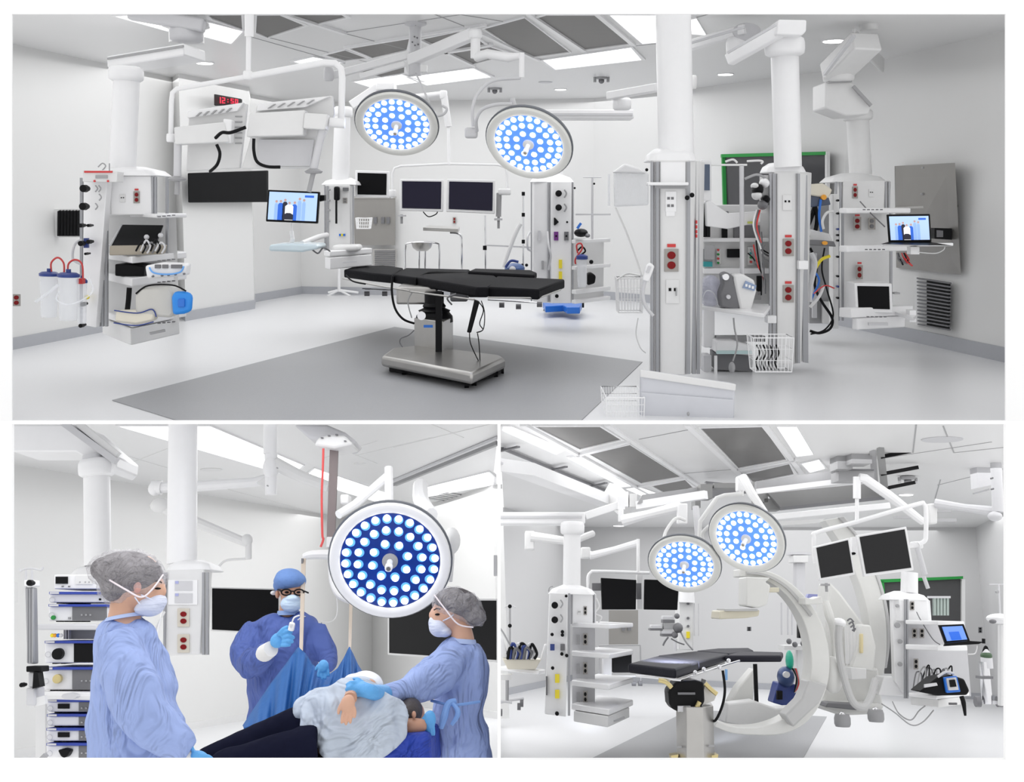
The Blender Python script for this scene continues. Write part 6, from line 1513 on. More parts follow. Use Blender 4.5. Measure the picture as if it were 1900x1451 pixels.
cable(None, [(822, 1152, YR - .07), (834, 1146, YR - .09), (842, 1140, YR - .09)], 1.1, root=t, m=maskw, name='mask_strap')
B().ball(P(812, 1140, YR - .058), (m_(5, YR), .012, m_(2, YR))).go('eye', black, body); B().ptube([(805, 1132, YR - .06), (811, 1129, YR - .065), (818, 1131, YR - .07)], 1.1).go('eyebrow', hairm, body)
B().ptube([(846, 1300, YR - .27), (832, 1306, YR - .28), (824, 1330, YR - .3), (818, 1352, YR - .3)], [4, 6, 7, 4]).go('waist_tie', mat('tie_blue', (.2, .36, .72), .7), t)
B().ptube([(836, 1300, YR - .27), (850, 1322, YR - .3), (838, 1345, YR - .3)], [3, 5, 3]).go('waist_tie', mat('tie_blue', (.2, .36, .72), .7), t)
B().ptube([(800, 1300, YR - .2), (840, 1308, YR - .27), (890, 1302, YR - .18)], 2.4).go('belt', mat('tie_blue', (.2, .36, .72), .7), t)
b = B(); YGv = YQ - .22
b.tube([P(712, 1288, YR - .5), P(690, 1284, YGv), P(664, 1276, YGv)], [m_(17, YGv), m_(13, YGv), m_(13, YGv)], 16)
for pts, r in (([(668, 1268, 0), (652, 1266, -.02), (642, 1272, -.01)], 4.2), ([(665, 1275, 0), (650, 1275, -.03), (641, 1281, -.02)], 4.2), ([(664, 1282, 0), (652, 1284, -.03), (645, 1288, -.02)], 4), ([(670, 1288, 0), (660, 1291, -.02), (653, 1293, -.02)], 3.8), ([(675, 1268, 0), (664, 1260, 0), (655, 1260, .02)], 4)):
    b.tube([P(x, y, YGv + d) for x, y, d in pts], [m_(r, YGv), m_(r * .9, YGv), m_(r * .75, YGv)], 10)
blob(b, 'gloved_hand', glove, t, .006, 3)
hand(t, glove, (796, 1338, 12, 18, 10), [([(790, 1350, 0), (786, 1360, 0), (783, 1368, 0)], 3.4), ([(795, 1352, 0), (792, 1363, 0), (790, 1371, 0)], 3.4), ([(800, 1352, 0), (799, 1362, 0), (798, 1370, 0)], 3.3), ([(804, 1349, 0), (805, 1358, 0), (805, 1364, 0)], 3), ([(788, 1332, 0), (782, 1338, 0), (780, 1346, 0)], 3.3)], YQ + .0, 'gloved_hand')
# ============================================================ ROOM 3 (imaging room)
room(R3)
def D3(py, z=0): return (1.6 - z) * F_ / (py - 1130)
# ---- ceiling works
t = thing('ceiling_beam', 'long pale ceiling box beam with a bright lower edge at the upper left', 'beam', P(1035, 905, 13))
b = B(); b.hexa([P(926, 850, 10.5), P(926, 874, 10.5), P(1112, 940, 15), P(1112, 922, 15)], [P(926, 850, 10.5) + V((.35, .3, 0)), P(926, 874, 10.5) + V((.35, .3, 0)), P(1112, 940, 15) + V((.35, .3, 0)), P(1112, 922, 15) + V((.35, .3, 0))]); b.go('beam', white, t)
B().bar(P(926, 858, 10.45), P(1110, 930, 14.9), .03, .02).go('edge_groove', lgrey, t)
b = B(); b.bar(Zp(932, 832, CE3 - .03), Zp(1126, 911, CE3 - .03), .035, .03); o = b.go('track', dgrey, label='thin black ceiling track with cross pieces at the upper left', cat='track')
for x, y in ((942, 834), (1031, 871), (1105, 901)): B().bar(Zp(x - 14, y + 3, CE3 - .05), Zp(x + 20, y - 5, CE3 - .05), .04, .02).go('cross_piece', dgrey, label={942: 'black cross piece of the ceiling track nearest the left edge', 1031: 'middle black cross piece on the upper left ceiling track', 1105: 'black cross piece at the far end of the upper left ceiling track'}[x], cat='cross piece')
t = thing('gantry_beam', 'grey steel ceiling beam framing running behind the two lamps', 'beam', P(1400, 925, 14))
B().bar(P(1130, 912, 14.5), P(1164, 942, 14.3), .18, .25).go('end_block', offw, t); B().rect(1146, 912, 1166, 940, 14, .2).go('joint_box', white, t); B().rect(1168, 916, 1182, 940, 14, .15).go('joint_box', offw, t)
b = B(); b.bar(P(1183, 938, 14), P(1310, 918, 13.4), .09, .1); b.go('lower_edge', white, t)
b = B(); b.pix([(1183, 934), (1310, 914), (1325, 900), (1192, 918)], 13.9, .1, 'y'); b.go('web', mgrey, t)
b = B(); b.pix([(1404, 914), (1560, 893), (1553, 872), (1404, 893)], 13.0, .12, 'y'); b.go('web', mgrey, t); B().bar(P(1404, 912, 12.9), P(1560, 893, 12.9), .06, .06).go('lower_edge', white, t)
b = B(); b.pix([(1450, 943), (1640, 922), (1625, 896), (1425, 915)], 13.6, .1, 'y'); b.go('panel', mat('steel_painted_shade', (.2, .2, .2), .45), t); B().bar(P(1448, 944, 13.5), P(1640, 924, 13.5), .04, .04).go('dark_edge', dgrey, t)  # gantry greys hold the beams' own dark grey and painted shade
for x0, y0, x1, y1 in ((1300, 898, 1322, 925), (1325, 896, 1372, 905), (1398, 893, 1408, 912), (1404, 915, 1425, 932), (1418, 925, 1450, 946), (1290, 925, 1300, 942)): B().rect(x0, y0, x1, y1, 13.7, .3).go('joint_box', mat('gantry_grey', (.22, .22, .22), .45), t)
B().pix([(1310, 925), (1420, 910), (1440, 905), (1310, 893)], 14.6, .1, 'y').go('rear_panel', dgrey, t)
t = thing('ceiling_rail', 'grey double ceiling rail running up from the gantry beam at the right', 'rail', P(1625, 850, 12.5))
B().pix([(1640, 925), (1650, 925), (1636, 787), (1627, 787)], [14, 14, 10.6, 10.6], .08, 'y').go('rail', mat('gantry_grey', (.22, .22, .22), .45), t); B().pix([(1622, 900), (1630, 902), (1621, 787), (1614, 787)], [13.6, 13.6, 10.6, 10.6], .08, 'y').go('rail', mgrey, t)
for y, x1 in ((811, 1714), (848, 1700), (880, 1704), (908, 1698)): B().bar(P(1634, y, 11 + (y - 811) / 40), P(x1, y - 13, 10.9 + (y - 811) / 40), .04, .04).go('cross_bar', black, t)
for x0, y0, x1, y1, d in ((1554, 843, 1582, 870, 12.2), (1580, 824, 1618, 860, 12.0), (1556, 872, 1622, 892, 12.4)):
    p = B().rect(x0, y0, x1, y1, d, .3).go('junction_box', mgrey, t); B().rect(x0, y0 - 2, x1, y0 + 1, d - .02, .3).go('box_top', dgrey, t)
sprinkler(1684, 886, 'grey domed fitting on the imaging room ceiling right of the rail', .06, CE3 - .02)
downlight(1681, 917, .10, 'round downlight right of the ceiling rail in the imaging room', CE3, 'round downlights'); downlight(1148, 975, .12, 'round downlight above the hanging twin screens in the imaging room', CE3, 'round downlights'); downlight(1206, 984, .12, 'small round downlight behind the left imaging room lamp', CE3, 'round downlights')
c = Zp(1748, 815, CE3); B().lathe(c, (0, 0, -1), [(.2, -.01), (.2, .008), (.01, .01)], 24).go('ceiling_speaker', lgrey, label='large pale round speaker grille at the upper right ceiling', cat='speaker')
for k, (x0, y0, x1, y1) in enumerate(((1738, 947, 1765, 950), (1660, 957, 1690, 962), (1738, 962, 1775, 968))):
    B().rect(x0, y0, x1, y1, 16, .05).go('air_vent', mgrey, label=('upper slotted grey vent beside the right ceiling joint', 'slotted grey vent above the large tilted screen', 'lower slotted grey vent beside the right ceiling joint')[k], cat='vent')
# ---- left arms
t = thing('boom_arm', 'long white boom arm entering from the left edge of the imaging room', 'boom arm', P(1010, 970, 12.8))
B().rect(926, 950, 1086, 972, 12.8, .35).go('arm', white, t, bev=.015); B().rect(926, 957, 1080, 961, 12.78, .03).go('arm_groove', lgrey, t)
B().bar(P(1084, 958, 12.9), P(1152, 936, 13.0), m_(16, 12.9), m_(14, 12.9)).go('arm', white, t, bev=.01)
B().rect(1146, 920, 1160, 945, 12.9, .15).go('block', white, t); B().cyl(P(1152, 944, 12.9), P(1152, 968, 12.9), m_(5, 12.9)).go('drop', white, t)
t = thing('equipment_boom', 'white boom with gauges, yellow labels and four empty shelves', 'boom', P(1062, 1345, 12.5))
YB3 = 12.6
ring(t, 1062, 968, 992, 22, YB3 + .2); shaft(t, 1046, 1077, 988, 1045, 1077, 1090, YB3 + .2)
bell(t, 1019, 1108, 1084, 1102, 1046, 1078, YB3 - .1, .5)
b = B(); b.pix([(1011, 1325), (1050, 1330), (1054, 1101), (1020, 1100)], [12.5, 12.4, 12.4, 12.5], .12, 'y'); b.go('service_panel', white, t, bev=.006)
b = B(); prism(b, [(1056, .1), (1062, 0), (1100, 0), (1106, .1), (1106, .5), (1056, .5)], 1101, 1158, YB3 - .05); b.go('head', white, t, bev=.008)
rails(t, [1056, 1060, 1103], 1102, 1158, YB3 - .04, 2.5); B().rect(1054, 1101, 1058, 1328, 12.45, .05).go('rail', alu, t)
b = B(); prism(b, [(1062, .25), (1062, .3), (1104, .3), (1104, .25)], 1158, 1318, YB3, 1062); b.go('back_panel', lgrey, t)
for yt, yb, sh in ((1158, 1167, 0), (1213, 1223, 0), (1270, 1281, 0), (1316, 1328, 0)):
    B().vbox(1130, yt, yb, 12.0, -380, 1060, 1590, 1175).go('shelf', white, t, bev=.012)
d = B().vbox(1128, 1329, 1350, 12.0, -380, 1064, 1590, 1168).go('drawer', offw, t, bev=.01); B().bar(P(1140, 1338, 11.95), P(1158, 1331, 12.05), .02, .02).go('handle', mgrey, d)
for x, y, r in ((1029, 1123, 6), (1029, 1150, 6), (1024, 1177, 3), (1043, 1172, 3), (1043, 1178, 3), (1025, 1239, 3), (1033, 1323, 3.5), (1050, 1106, 2.5), (1042, 1213, 3), (1051, 1216, 3)): knob(t, x, y, r, 12.42, th=.08)
for y in (1120, 1147): B().ptube([(1040, y - 7, 12.35), (1044, y, 12.35), (1040, y + 8, 12.35)], 1.3).go('gas_fitting', mgrey, t)
for x, y, m in ((1025, 1201, navy), (1044, 1201, dgrey)): B().rect(x - 4, y - 6, x + 4, y + 6, 12.4, .03).go('outlet_plate', m, t)
for y in (1259, 1288): B().rect(1030, y - 8, 1038, y + 8, 12.4, .03).go('yellow_label', yellow, t)
outlet(t, 1086, 1133, YB3 - .05, 6, 16, 'black'); outlet(t, 1075, 1136, YB3 - .05, 6, 8, 'data')
for y in (1186, 1240, 1293): outlet(t, 1086, y, YB3 + .2, 8, 22, 'black'); B().rect(1070, y - 8, 1076, y + 10, YB3 + .18, .03).go('side_plate', mgrey, t)
cable(None, [(1018, 1098, 12.5), (1020, 1090, 12.5), (1026, 1088, 12.5)], 1, root=t, m=mgrey, name='hook'); B().rect(1013, 1255, 1016, 1290, 12.45, .05).go('side_socket', dgrey, t)
t = thing('boom_arm', 'faint white double arm behind the slim shaft in the imaging room', 'boom arm', P(1080, 1030, 14.5))
B().rect(974, 985, 992, 1020, 14.5, .2).go('joint', offw, t, bev=.02); B().ptube([(985, 995, 14.5), (1060, 1005, 14.5), (1100, 990, 14.8)], [9, 7, 6], smooth=False).go('arm', offw, t)
B().ptube([(1095, 1030, 14.2), (1100, 1030, 14.2), (1140, 1020, 14.2), (1182, 1008, 14.2)], [8, 7, 6, 7], smooth=False).go('arm', white, t); B().rect(1078, 1015, 1096, 1036, 14.3, .2).go('joint', offw, t, bev=.02)
t = thing('screen_bar', 'thin white hanging bar carrying two dark screens in the imaging room', 'monitor mount', P(1184, 1065, 14))
B().cyl(P(1184, 1000, 14), P(1184, 1064, 14), m_(3, 14)).go('drop', white, t); B().ptube([(1092, 1100, 14), (1091, 1072, 14), (1097, 1062, 14), (1110, 1060, 14), (1205, 1063, 14)], 3).go('bar', white, t)
B().rect(1182, 1066, 1192, 1130, 14.1, .1).go('post', offw, t)
monitor('left of the two dark screens behind the left boom shelves', [(1115, 1072), (1181, 1076), (1180, 1131), (1117, 1131)], 13.7, black, scrn, .07, .03, group='imaging room twin screens')
monitor('right of the two dark screens behind the left round lamp', [(1196, 1075), (1260, 1077), (1257, 1132), (1195, 1131)], 13.7, black, scrn, .07, .03, group='imaging room twin screens')
for x0, x1, s_ in ((1099, 1115, 'left'), (1181, 1190, 'middle')): B().rect(x0, 1082, x1, 1112 if s_ == 'middle' else 1096, 13.9, .1).go('bracket', dgrey, label='dark bracket at the %s of the imaging room twin screens' % s_, cat='bracket')
cable('white coil of tubing beside the cap of the left imaging room boom', [(1106, 1110, 12.9), (1112, 1125, 12.9), (1104, 1138, 12.9), (1116, 1145, 12.9), (1110, 1155, 12.9)], 1.5, offw)
# ---- walls
t = thing('steel_hatch', 'grey steel hatch in the far wall below the dark twin screens', 'hatch', P(1157, 1200, 22)); B().rect(1130, 1132, 1184, 1198, 22, .05).go('panel', steelp, t, smooth=False)
for x in (1157, 1168): B().rect(x - 3, 1164, x + 3, 1170, 21.9, .06).go('switch', dgrey, t)
wall_outlet(1390, 1167, 8, 8, 21.5, 'small black wall outlet seen left of the ring scanner', 'black'); wall_outlet(1819, 1169, 7, 11, 20, 'small black wall outlet above the oxygen bottle', 'black')
B().rect(928, 1026, 934, 1046, 20, .2).go('wall_speaker', mgrey, label='small dark wall box at the left edge of the imaging room', cat='wall box')
t = thing('window', 'dark green framed window behind the right boom of the imaging room', 'window', P(1710, 1240, 21))
Yw = 21.0
B().pix([(1642, 1250), (1790, 1250), (1782, 1072), (1638, 1077)], Yw, .05, 'y').go('glass', mat('smoked_glass2', (.06, .06, .062), .4), t, smooth=False)
b = B(); b.pix([(1634, 1081), (1787, 1074), (1787, 1069), (1634, 1075)], Yw - .08, .1, 'y'); b.pix([(1640, 1165), (1647, 1165), (1640, 1078), (1635, 1078)], Yw - .08, .1, 'y'); b.go('frame', green, t, smooth=False)
B().rect(1785, 1075, 1791, 1250, Yw - .06, .08).go('side_trim', offw, t)
# ---- carts and bed at the left
t = thing('bed_table', 'white wheeled table at the left edge carrying the cream tray of leads', 'table', Zp(955, 1312, 0)); Yt = 13.3
B().vbox(1000, 1244, 1252, Yt, -600, 926, 1656, 1012).go('table_top', white, t, bev=.01); B().rect(928, 1252, 950, 1262, Yt + .05, .2).go('under_frame', offw, t)
B().cyl(P(941, 1262, Yt), P(941, 1300, Yt), m_(3, Yt)).go('post', mgrey, t); B().ptube([(928, 1304, Yt), (945, 1300, Yt), (972, 1296, Yt)], 2).go('foot', lgrey, t); B().ptube([(926, 1300, Yt - .2), (950, 1304, Yt - .2)], 2).go('foot', lgrey, t)
for x, y in ((963, 1311), (968, 1305), (929, 1322)): c = P(x, y, Yt); B().cyl(c - V((.02, 0, 0)), c + V((.02, 0, 0)), m_(6, Yt), n=16).go('caster', dgrey, t)
t = thing('lead_tray', 'cream tray heaped with black leads standing on the left white table', 'tray', P(968, 1242, Yt))
B().pix([(942, 1242), (994, 1242), (1004, 1224), (932, 1222)], Yt, .4, 'y').go('tray', cream, t, bev=.01)
for k in range(9):
    r_ = random.Random(k); x = 942 + k * 5
    cable(None, [(x, 1222, Yt), (x + 4, 1192 + 12 * r_.random(), Yt - .1), (x + 14, 1200 + 12 * r_.random(), Yt - .05), (x + 10, 1222, Yt)], 2.6, root=t, m=(black, navy, dgrey, lgrey)[k % 4], name='lead')
B().ball(P(960, 1213, Yt + .1), (m_(20, Yt), .12, m_(11, Yt))).go('lead_pile', black, t)
B().pix([(928, 1220), (944, 1222), (934, 1184), (928, 1176)], Yt + .1, .05, 'y').go('tray_lid', white, t, bev=.01); B().pix([(1002, 1225), (1008, 1222), (1015, 1195), (1010, 1195)], Yt + .1, .05, 'y').go('tray_flap', white, t, bev=.01)
B().ptube([(926, 1163, Yt), (935, 1176, Yt), (948, 1200, Yt)], 1.6).go('lead', mgrey, t)
t = thing('iv_pole', 'thin grey pole with black knobs above the left white table', 'pole', P(946, 1195, 14.5)); B().cyl(P(946, 1122, 14.5), P(946, 1196, 14.5), m_(1.8, 14.5)).go('pole', mgrey, t)
for y in (1125, 1161): knob(t, 946, y, 3.5, 14.4)
B().ptube([(936, 1127, 14.5), (946, 1123, 14.5), (957, 1127, 14.5)], 1).go('hook', lgrey, t)
t = thing('monitor_cart', 'grey framed wheeled cart with dark panels behind the left boom shelves', 'cart', P(1150, 1270, 17)); Yk = 17
B().ptube([(1112, 1262, Yk), (1112, 1198, Yk), (1188, 1197, Yk), (1189, 1265, Yk)], 1.8, smooth=False).go('frame', mgrey, t); B().ptube([(1112, 1255, Yk), (1189, 1255, Yk)], 1.6, smooth=False).go('frame_rail', lgrey, t)
B().rect(1138, 1208, 1172, 1248, Yk + .1, .3).go('dark_unit', black, t); B().rect(1134, 1206, 1175, 1210, Yk + .05, .35).go('unit_top', lgrey, t); B().rect(1120, 1205, 1135, 1255, Yk + .1, .3).go('side_unit', lgrey, t)
for x in (1176, 1188): c = P(x, 1268, Yk); B().cyl(c - V((.03, 0, 0)), c + V((.03, 0, 0)), m_(4.5, Yk), n=14).go('caster', dgrey, t)
t = thing('equipment_boom', 'small distant white boom with dark equipment arm behind the operating table', 'boom', P(1275, 1205, 17)); Yq = 17
B().cyl(P(1274, 1095, Yq), P(1274, 1118, Yq), m_(13, Yq), m_(15, Yq)).go('cap', white, t); B().rect(1260, 1117, 1286, 1206, Yq, .4).go('head', offw, t, bev=.01)
for x, y in ((1277, 1120), (1277, 1147), (1277, 1162)): B().disc(x, y, 2.5, Yq - .03, .04, 10).go('knob', dgrey, t)
B().rect(1274, 1172, 1280, 1184, Yq - .03, .04).go('yellow_label', yellow, t); B().cyl(P(1296, 1120, Yq), P(1296, 1180, Yq), m_(1, Yq)).go('pole', lgrey, t); B().cyl(P(1288, 1120, Yq), P(1288, 1180, Yq), m_(1, Yq)).go('pole', lgrey, t)
B().cyl(P(1253, 1185, Yq), P(1253, 1208, Yq), m_(3, Yq)).go('post', lgrey, t)
t = thing('ventilator', 'cluster of grey and black device boxes on an arm behind the operating table', 'device', P(1240, 1185, 16)); Yv = 16
for x0, y0, x1, y1, m in ((1208, 1160, 1228, 1166, lgrey), (1206, 1166, 1230, 1170, dgrey), (1230, 1143, 1250, 1149, lgrey), (1230, 1150, 1252, 1156, dgrey), (1228, 1170, 1250, 1176, lgrey), (1228, 1176, 1252, 1181, dgrey), (1232, 1157, 1256, 1168, mgrey)): B().rect(x0, y0, x1, y1, Yv, .2).go('module', m, t, bev=.005)
for x, y, r in ((1256, 1143, 5), (1258, 1165, 9), (1252, 1178, 6)): B().ball(P(x, y, Yv), m_(r, Yv), 12).go('joint', dgrey, t)
cable(None, [(1262, 1170, Yv), (1272, 1190, Yv), (1286, 1206, Yv)], 1.6, root=t, m=mgrey, name='hose'); cable(None, [(1240, 1182, Yv), (1234, 1190, Yv), (1230, 1198, Yv)], 1.6, root=t, m=dgrey, name='hose'); cable(None, [(1245, 1185, Yv), (1258, 1192, Yv), (1270, 1196, Yv)], 1.2, root=t, m=dgrey, name='hose')
# ---- operating table of the imaging room
Z3 = .98
t = thing('operating_table', 'black padded operating table with a lit top on a steel column in the imaging room', 'operating table', Zp(1290, 1418, 0))
padb = mat('blue_black_pad', (.022, .022, .03), .5, bump=.1, bscale=60, spec=.1)
def pad3(nm, poly, z=Z3, th=-.1): return B().plane(poly, z, th).go(nm, padb, t, bev=.025)
pad3('leg_pad', [(1165, 1231), (1254, 1241), (1296, 1228), (1218, 1217)]); pad3('seat_pad', [(1297, 1227), (1352, 1213), (1290, 1208), (1220, 1216)])
pad3('back_pad', [(1353, 1212), (1398, 1206), (1390, 1202), (1330, 1203), (1292, 1207)]); pad3('head_pad', [(1345, 1216), (1450, 1216), (1453, 1210), (1372, 1208)], Z3, -.09)
B().plane([(1215, 1250), (1258, 1258), (1345, 1228), (1320, 1224)], Z3 - .12, -.03).go('frame', steel, t)
B().ptube([(1180, 1254, 11.2), (1262, 1262, 11.0), (1345, 1234, 12.6), (1372, 1226, 13.2)], 1.8, smooth=False).go('side_rail', chrome, t)
for x, y in ((1290, 1248), (1306, 1242), (1335, 1238), (1352, 1226)): B().ball(P(x, y, 11.5), m_(4, 11.5), 12).go('clamp', chrome, t)
b = B(); b.pix([(1248, 1316), (1262, 1322), (1280, 1325), (1296, 1320), (1308, 1302), (1306, 1266), (1290, 1262), (1254, 1264), (1240, 1282), (1242, 1306)], 11.1, .3, 'y'); b.go('bellows', black, t, bev=.02)
B().rect(1258, 1310, 1282, 1321, 11.06, .04).go('label_plate', lgrey, t, bev=.004); B().rect(1258, 1285, 1290, 1289, 11.06, .03).go('hood_edge', dgrey, t)
for pts in ([(1222, 1262), (1236, 1266), (1246, 1276)], [(1308, 1268), (1320, 1280), (1330, 1288)], [(1290, 1318), (1298, 1302)]): B().ptube([(x, y, 11.05) for x, y in pts], 4).go('brass_bracket', brass, t)
B().pix([(1300, 1310), (1325, 1300), (1330, 1288), (1310, 1262)], 11.2, .25, 'y').go('neck', steel, t)
b = B(); a0 = [P(x, 1418, Yx) for x, Yx in ((1256, 11.2), (1275, 11.0), (1306, 11.0), (1326, 11.2), (1322, 11.6), (1260, 11.6))]; zt = P(1290, 1312, 11.0).z
b.hexa(a0, [V((v.x, v.y, zt)) for v in a0]); b.go('column', steel, t, bev=.006); B().bar(P(1256, 1386, 11.1), P(1325, 1384, 11.1), .01, .02).go('seam', mgrey, t)
for x in (1252, 1326): B().pix([(x - 5, 1412), (x + 5, 1412), (x + 7, 1400), (x - 7, 1402)], 11.15, .15, 'y').go('base_clamp', brass, t)
B().pix([(1402, 1342), (1409, 1341), (1405, 1232), (1398, 1232)], 13.0, .03, 'y').go('strap', black, t); cable(None, [(1341, 1244, 11.2), (1345, 1280, 11.2), (1340, 1310, 11.2), (1328, 1336, 11.2), (1318, 1336, 11.2)], 2.4, root=t, name='hose')
B().rect(1346, 1242, 1350, 1262, 11.3, .03).go('blue_tag', mat('tag_blue', (.2, .4, .7), .4), t)
# ---- surgical lamps
g = 'round LED lamps of the imaging room'
t = thing('surgical_lamp', 'left and lower round surgical lamp with blue glowing face in the imaging room', 'surgical lamp', P(1270, 1047, 12), g)
B().ptube([(1155, 966, 12.9), (1200, 955, 12.8), (1262, 940, 12.6)], [11, 8, 10], smooth=False).go('arm', white, t); B().rect(1258, 934, 1276, 972, 12.5, .12).go('drop', white, t, bev=.015)
B().ptube([(1271, 965, 12.4), (1254, 962, 12.3), (1236, 985, 12.2), (1231, 1006, 12.1)], 3).go('yoke_tube', offw, t)
lamp_head(t, 1270, 1047, 65, 49, -8, 12.0)
t = thing('surgical_lamp', 'right and higher round surgical lamp with blue glowing face in the imaging room', 'surgical lamp', P(1385, 1000, 11.5), g)
B().rect(1369, 882, 1383, 912, 12.2, .15).go('joint', white, t, bev=.02); B().ptube([(1378, 886, 12.1), (1396, 918, 11.9), (1420, 952, 11.7)], [9, 8, 6], smooth=False).go('arm', white, t); B().cyl(P(1376, 910, 12.2), P(1376, 920, 12.2), m_(4, 12.2)).go('pin', offw, t)
B().ptube([(1377, 916, 12.2), (1345, 919, 12.1), (1330, 924, 12.1), (1299, 968, 12.0), (1297, 1004, 12.0)], 4, smooth=False).go('yoke_tube', offw, t); B().ptube([(1306, 1005, 11.9), (1303, 990, 11.9), (1315, 976, 11.8)], 3).go('yoke_tube', offw, t)
B().ptube([(1291, 940, 12.8), (1296, 998, 12.7)], 6, smooth=False).go('hanging_post', lgrey, t)
lamp_head(t, 1385, 999, 70, 57, -28, 11.5)
# ---- twin tilted screens
t = thing('monitor_pendant', 'white jointed arm and curved bar holding two tilted dark screens', 'monitor mount', P(1600, 970, 12))
Yp = 12.2
B().ptube([(1590, 885, Yp), (1590, 925, Yp)], 7, smooth=False).go('drop', white, t); B().cyl(P(1590, 920, Yp), P(1590, 970, Yp), m_(3.5, Yp)).go('drop', white, t)
B().ptube([(1594, 886, Yp), (1604, 888, Yp), (1650, 920, Yp + .2), (1712, 968, Yp + .4)], [8, 9, 9, 7], smooth=False).go('arm', white, t)
B().ptube([(1511, 1045, Yp), (1510, 998, Yp), (1516, 988, Yp), (1590, 968, Yp), (1700, 936, Yp), (1714, 936, Yp), (1718, 948, Yp), (1718, 990, Yp), (1716, 1003, Yp), (1704, 1010, Yp)], 4).go('bar', white, t)
B().rect(1696, 1004, 1714, 1018, Yp, .15).go('clamp', white, t, bev=.015); B().ptube([(1702, 1016, Yp), (1716, 1066, Yp)], 5).go('grip', lgrey, t); B().ptube([(1714, 1070, Yp), (1722, 1092, Yp)], 3.5).go('grip', lgrey, t)
B().rect(1581, 996, 1592, 1030, Yp, .1).go('centre_clamp', white, t, bev=.01); B().disc(1584, 1027, 4, Yp - .1, .05, 14, 2.5).go('knob', black, t)
B().ptube([(1533, 1082, Yp), (1534, 1098, Yp)], 2.6).go('grip', mgrey, t); B().rect(1527, 1083, 1540, 1087, Yp - .05, .1).go('grip_guard', mgrey, t)
g = 'tilted twin screens'
monitor('smaller tilted dark screen at the left of the curved white bar', [(1511, 1014), (1576, 998), (1587, 1066), (1521, 1077)], 12.0, white, mat('grey_screen', (.022, .022, .023), .25, spec=.2), .07, .05, group=g)
monitor('larger tilted dark screen at the right of the curved white bar', [(1590, 993), (1682, 977), (1696, 1058), (1604, 1070)], 11.9, white, MATS['grey_screen'], .07, .045, group=g)
t = thing('boom_arm', 'long straight white arm between the right round lamp and the tilted screens', 'boom arm', P(1530, 955, 13.2))
B().bar(P(1432, 960, 13.2), P(1650, 938, 13.4), m_(11, 13.2), m_(11, 13.2)).go('arm', white, t, bev=.01); B().pix([(1440, 976), (1520, 970), (1530, 962), (1436, 968)], 13.4, .2, 'y').go('lower_cover', offw, t)
# ---- ring shaped scanner (C arm)
t = thing('c_arm_scanner', 'large white ring shaped x-ray scanner on wheels right of the operating table', 'x-ray scanner', P(1560, 1340, 13.2))
cw = mat('scanner_cream_white', (.72, .72, .70), .35); cg = mat('scanner_grey', (.50, .50, .50), .4)
def arc(root, nm, m, outer, inner, Y, th, bev=.01):
    n = len(outer); b = B(); k = 6
    def sm(pts):
        q = catmull([V((x, y, 0)) for x, y in pts], 5); return [(p.x, p.y) for p in q]
    o_, i_ = sm(outer), sm(inner); n = len(o_)
    if not isinstance(Y, (list, tuple)): Y = (Y, Y)
    vs = []
    for j in range(n):
        Yj = Y[0] + (Y[1] - Y[0]) * j / (n - 1); a = P(*o_[j], Yj); c = P(*i_[j], Yj); vs += [a, c, c + V((0, th, 0)), a + V((0, th, 0))]
    fs = [(j * 4 + e, j * 4 + (e + 1) % 4, (j + 1) * 4 + (e + 1) % 4, (j + 1) * 4 + e) for j in range(n - 1) for e in range(4)] + [(3, 2, 1, 0), tuple((n - 1) * 4 + e for e in range(4))]
    b.add(vs, fs); return b.go(nm, m, root, bev=bev)
arc(t, 'ring', cw, [(1372, 1056), (1420, 1058), (1462, 1078), (1498, 1112), (1524, 1155), (1538, 1205), (1538, 1258), (1520, 1310), (1490, 1345), (1450, 1362), (1400, 1364), (1356, 1360), (1325, 1348)],
    [(1372, 1070), (1412, 1074), (1446, 1092), (1474, 1122), (1494, 1160), (1504, 1205), (1504, 1250), (1490, 1295), (1466, 1326), (1436, 1342), (1400, 1350), (1360, 1348), (1332, 1338)], (12.6, 12.3), .35)
arc(t, 'ring_groove', cg, [(1385, 1060), (1424, 1066), (1460, 1086), (1492, 1120), (1508, 1140)], [(1385, 1064), (1422, 1070), (1457, 1090), (1488, 1124), (1504, 1144)], (12.55, 12.45), .05, 0)
B().pix([(1472, 1350), (1520, 1305), (1536, 1270), (1500, 1262), (1488, 1296), (1456, 1328)], 12.2, .3, 'y').go('ring_end_block', cg, t, bev=.02)
B().pix([(1494, 1122), (1528, 1120), (1524, 1106), (1508, 1112), (1494, 1108)], 12.2, .3, 'y').go('ring_tab', cw, t, bev=.012)
b = B(); b.pix([(1384, 1124), (1408, 1128), (1424, 1122), (1430, 1086), (1420, 1080), (1430, 1072), (1384, 1070)], 12.2, .4, 'y'); b.go('detector_housing', cw, t, bev=.02)
b = B(); b.pix([(1334, 1149), (1384, 1147), (1408, 1143), (1410, 1132), (1336, 1133)], 12.3, .5, 'y'); b.go('detector_pad', mat('ivory', (.66, .62, .5), .4), t, bev=.015); B().rect(1346, 1130, 1406, 1134, 12.25, .5).go('pad_top', cg, t)
B().rect(1424, 1090, 1446, 1099, 12.35, .2).go('detector_link', mat('ivory', (.66, .62, .5), .4), t, bev=.01)
arc(t, 'rear_arc', cw, [(1556, 960), (1592, 1000), (1622, 1060), (1640, 1120), (1646, 1185), (1640, 1250), (1622, 1312)], [(1530, 965), (1560, 1010), (1590, 1070), (1608, 1130), (1616, 1190), (1614, 1240), (1604, 1300)], (13.9, 13.4), .3)
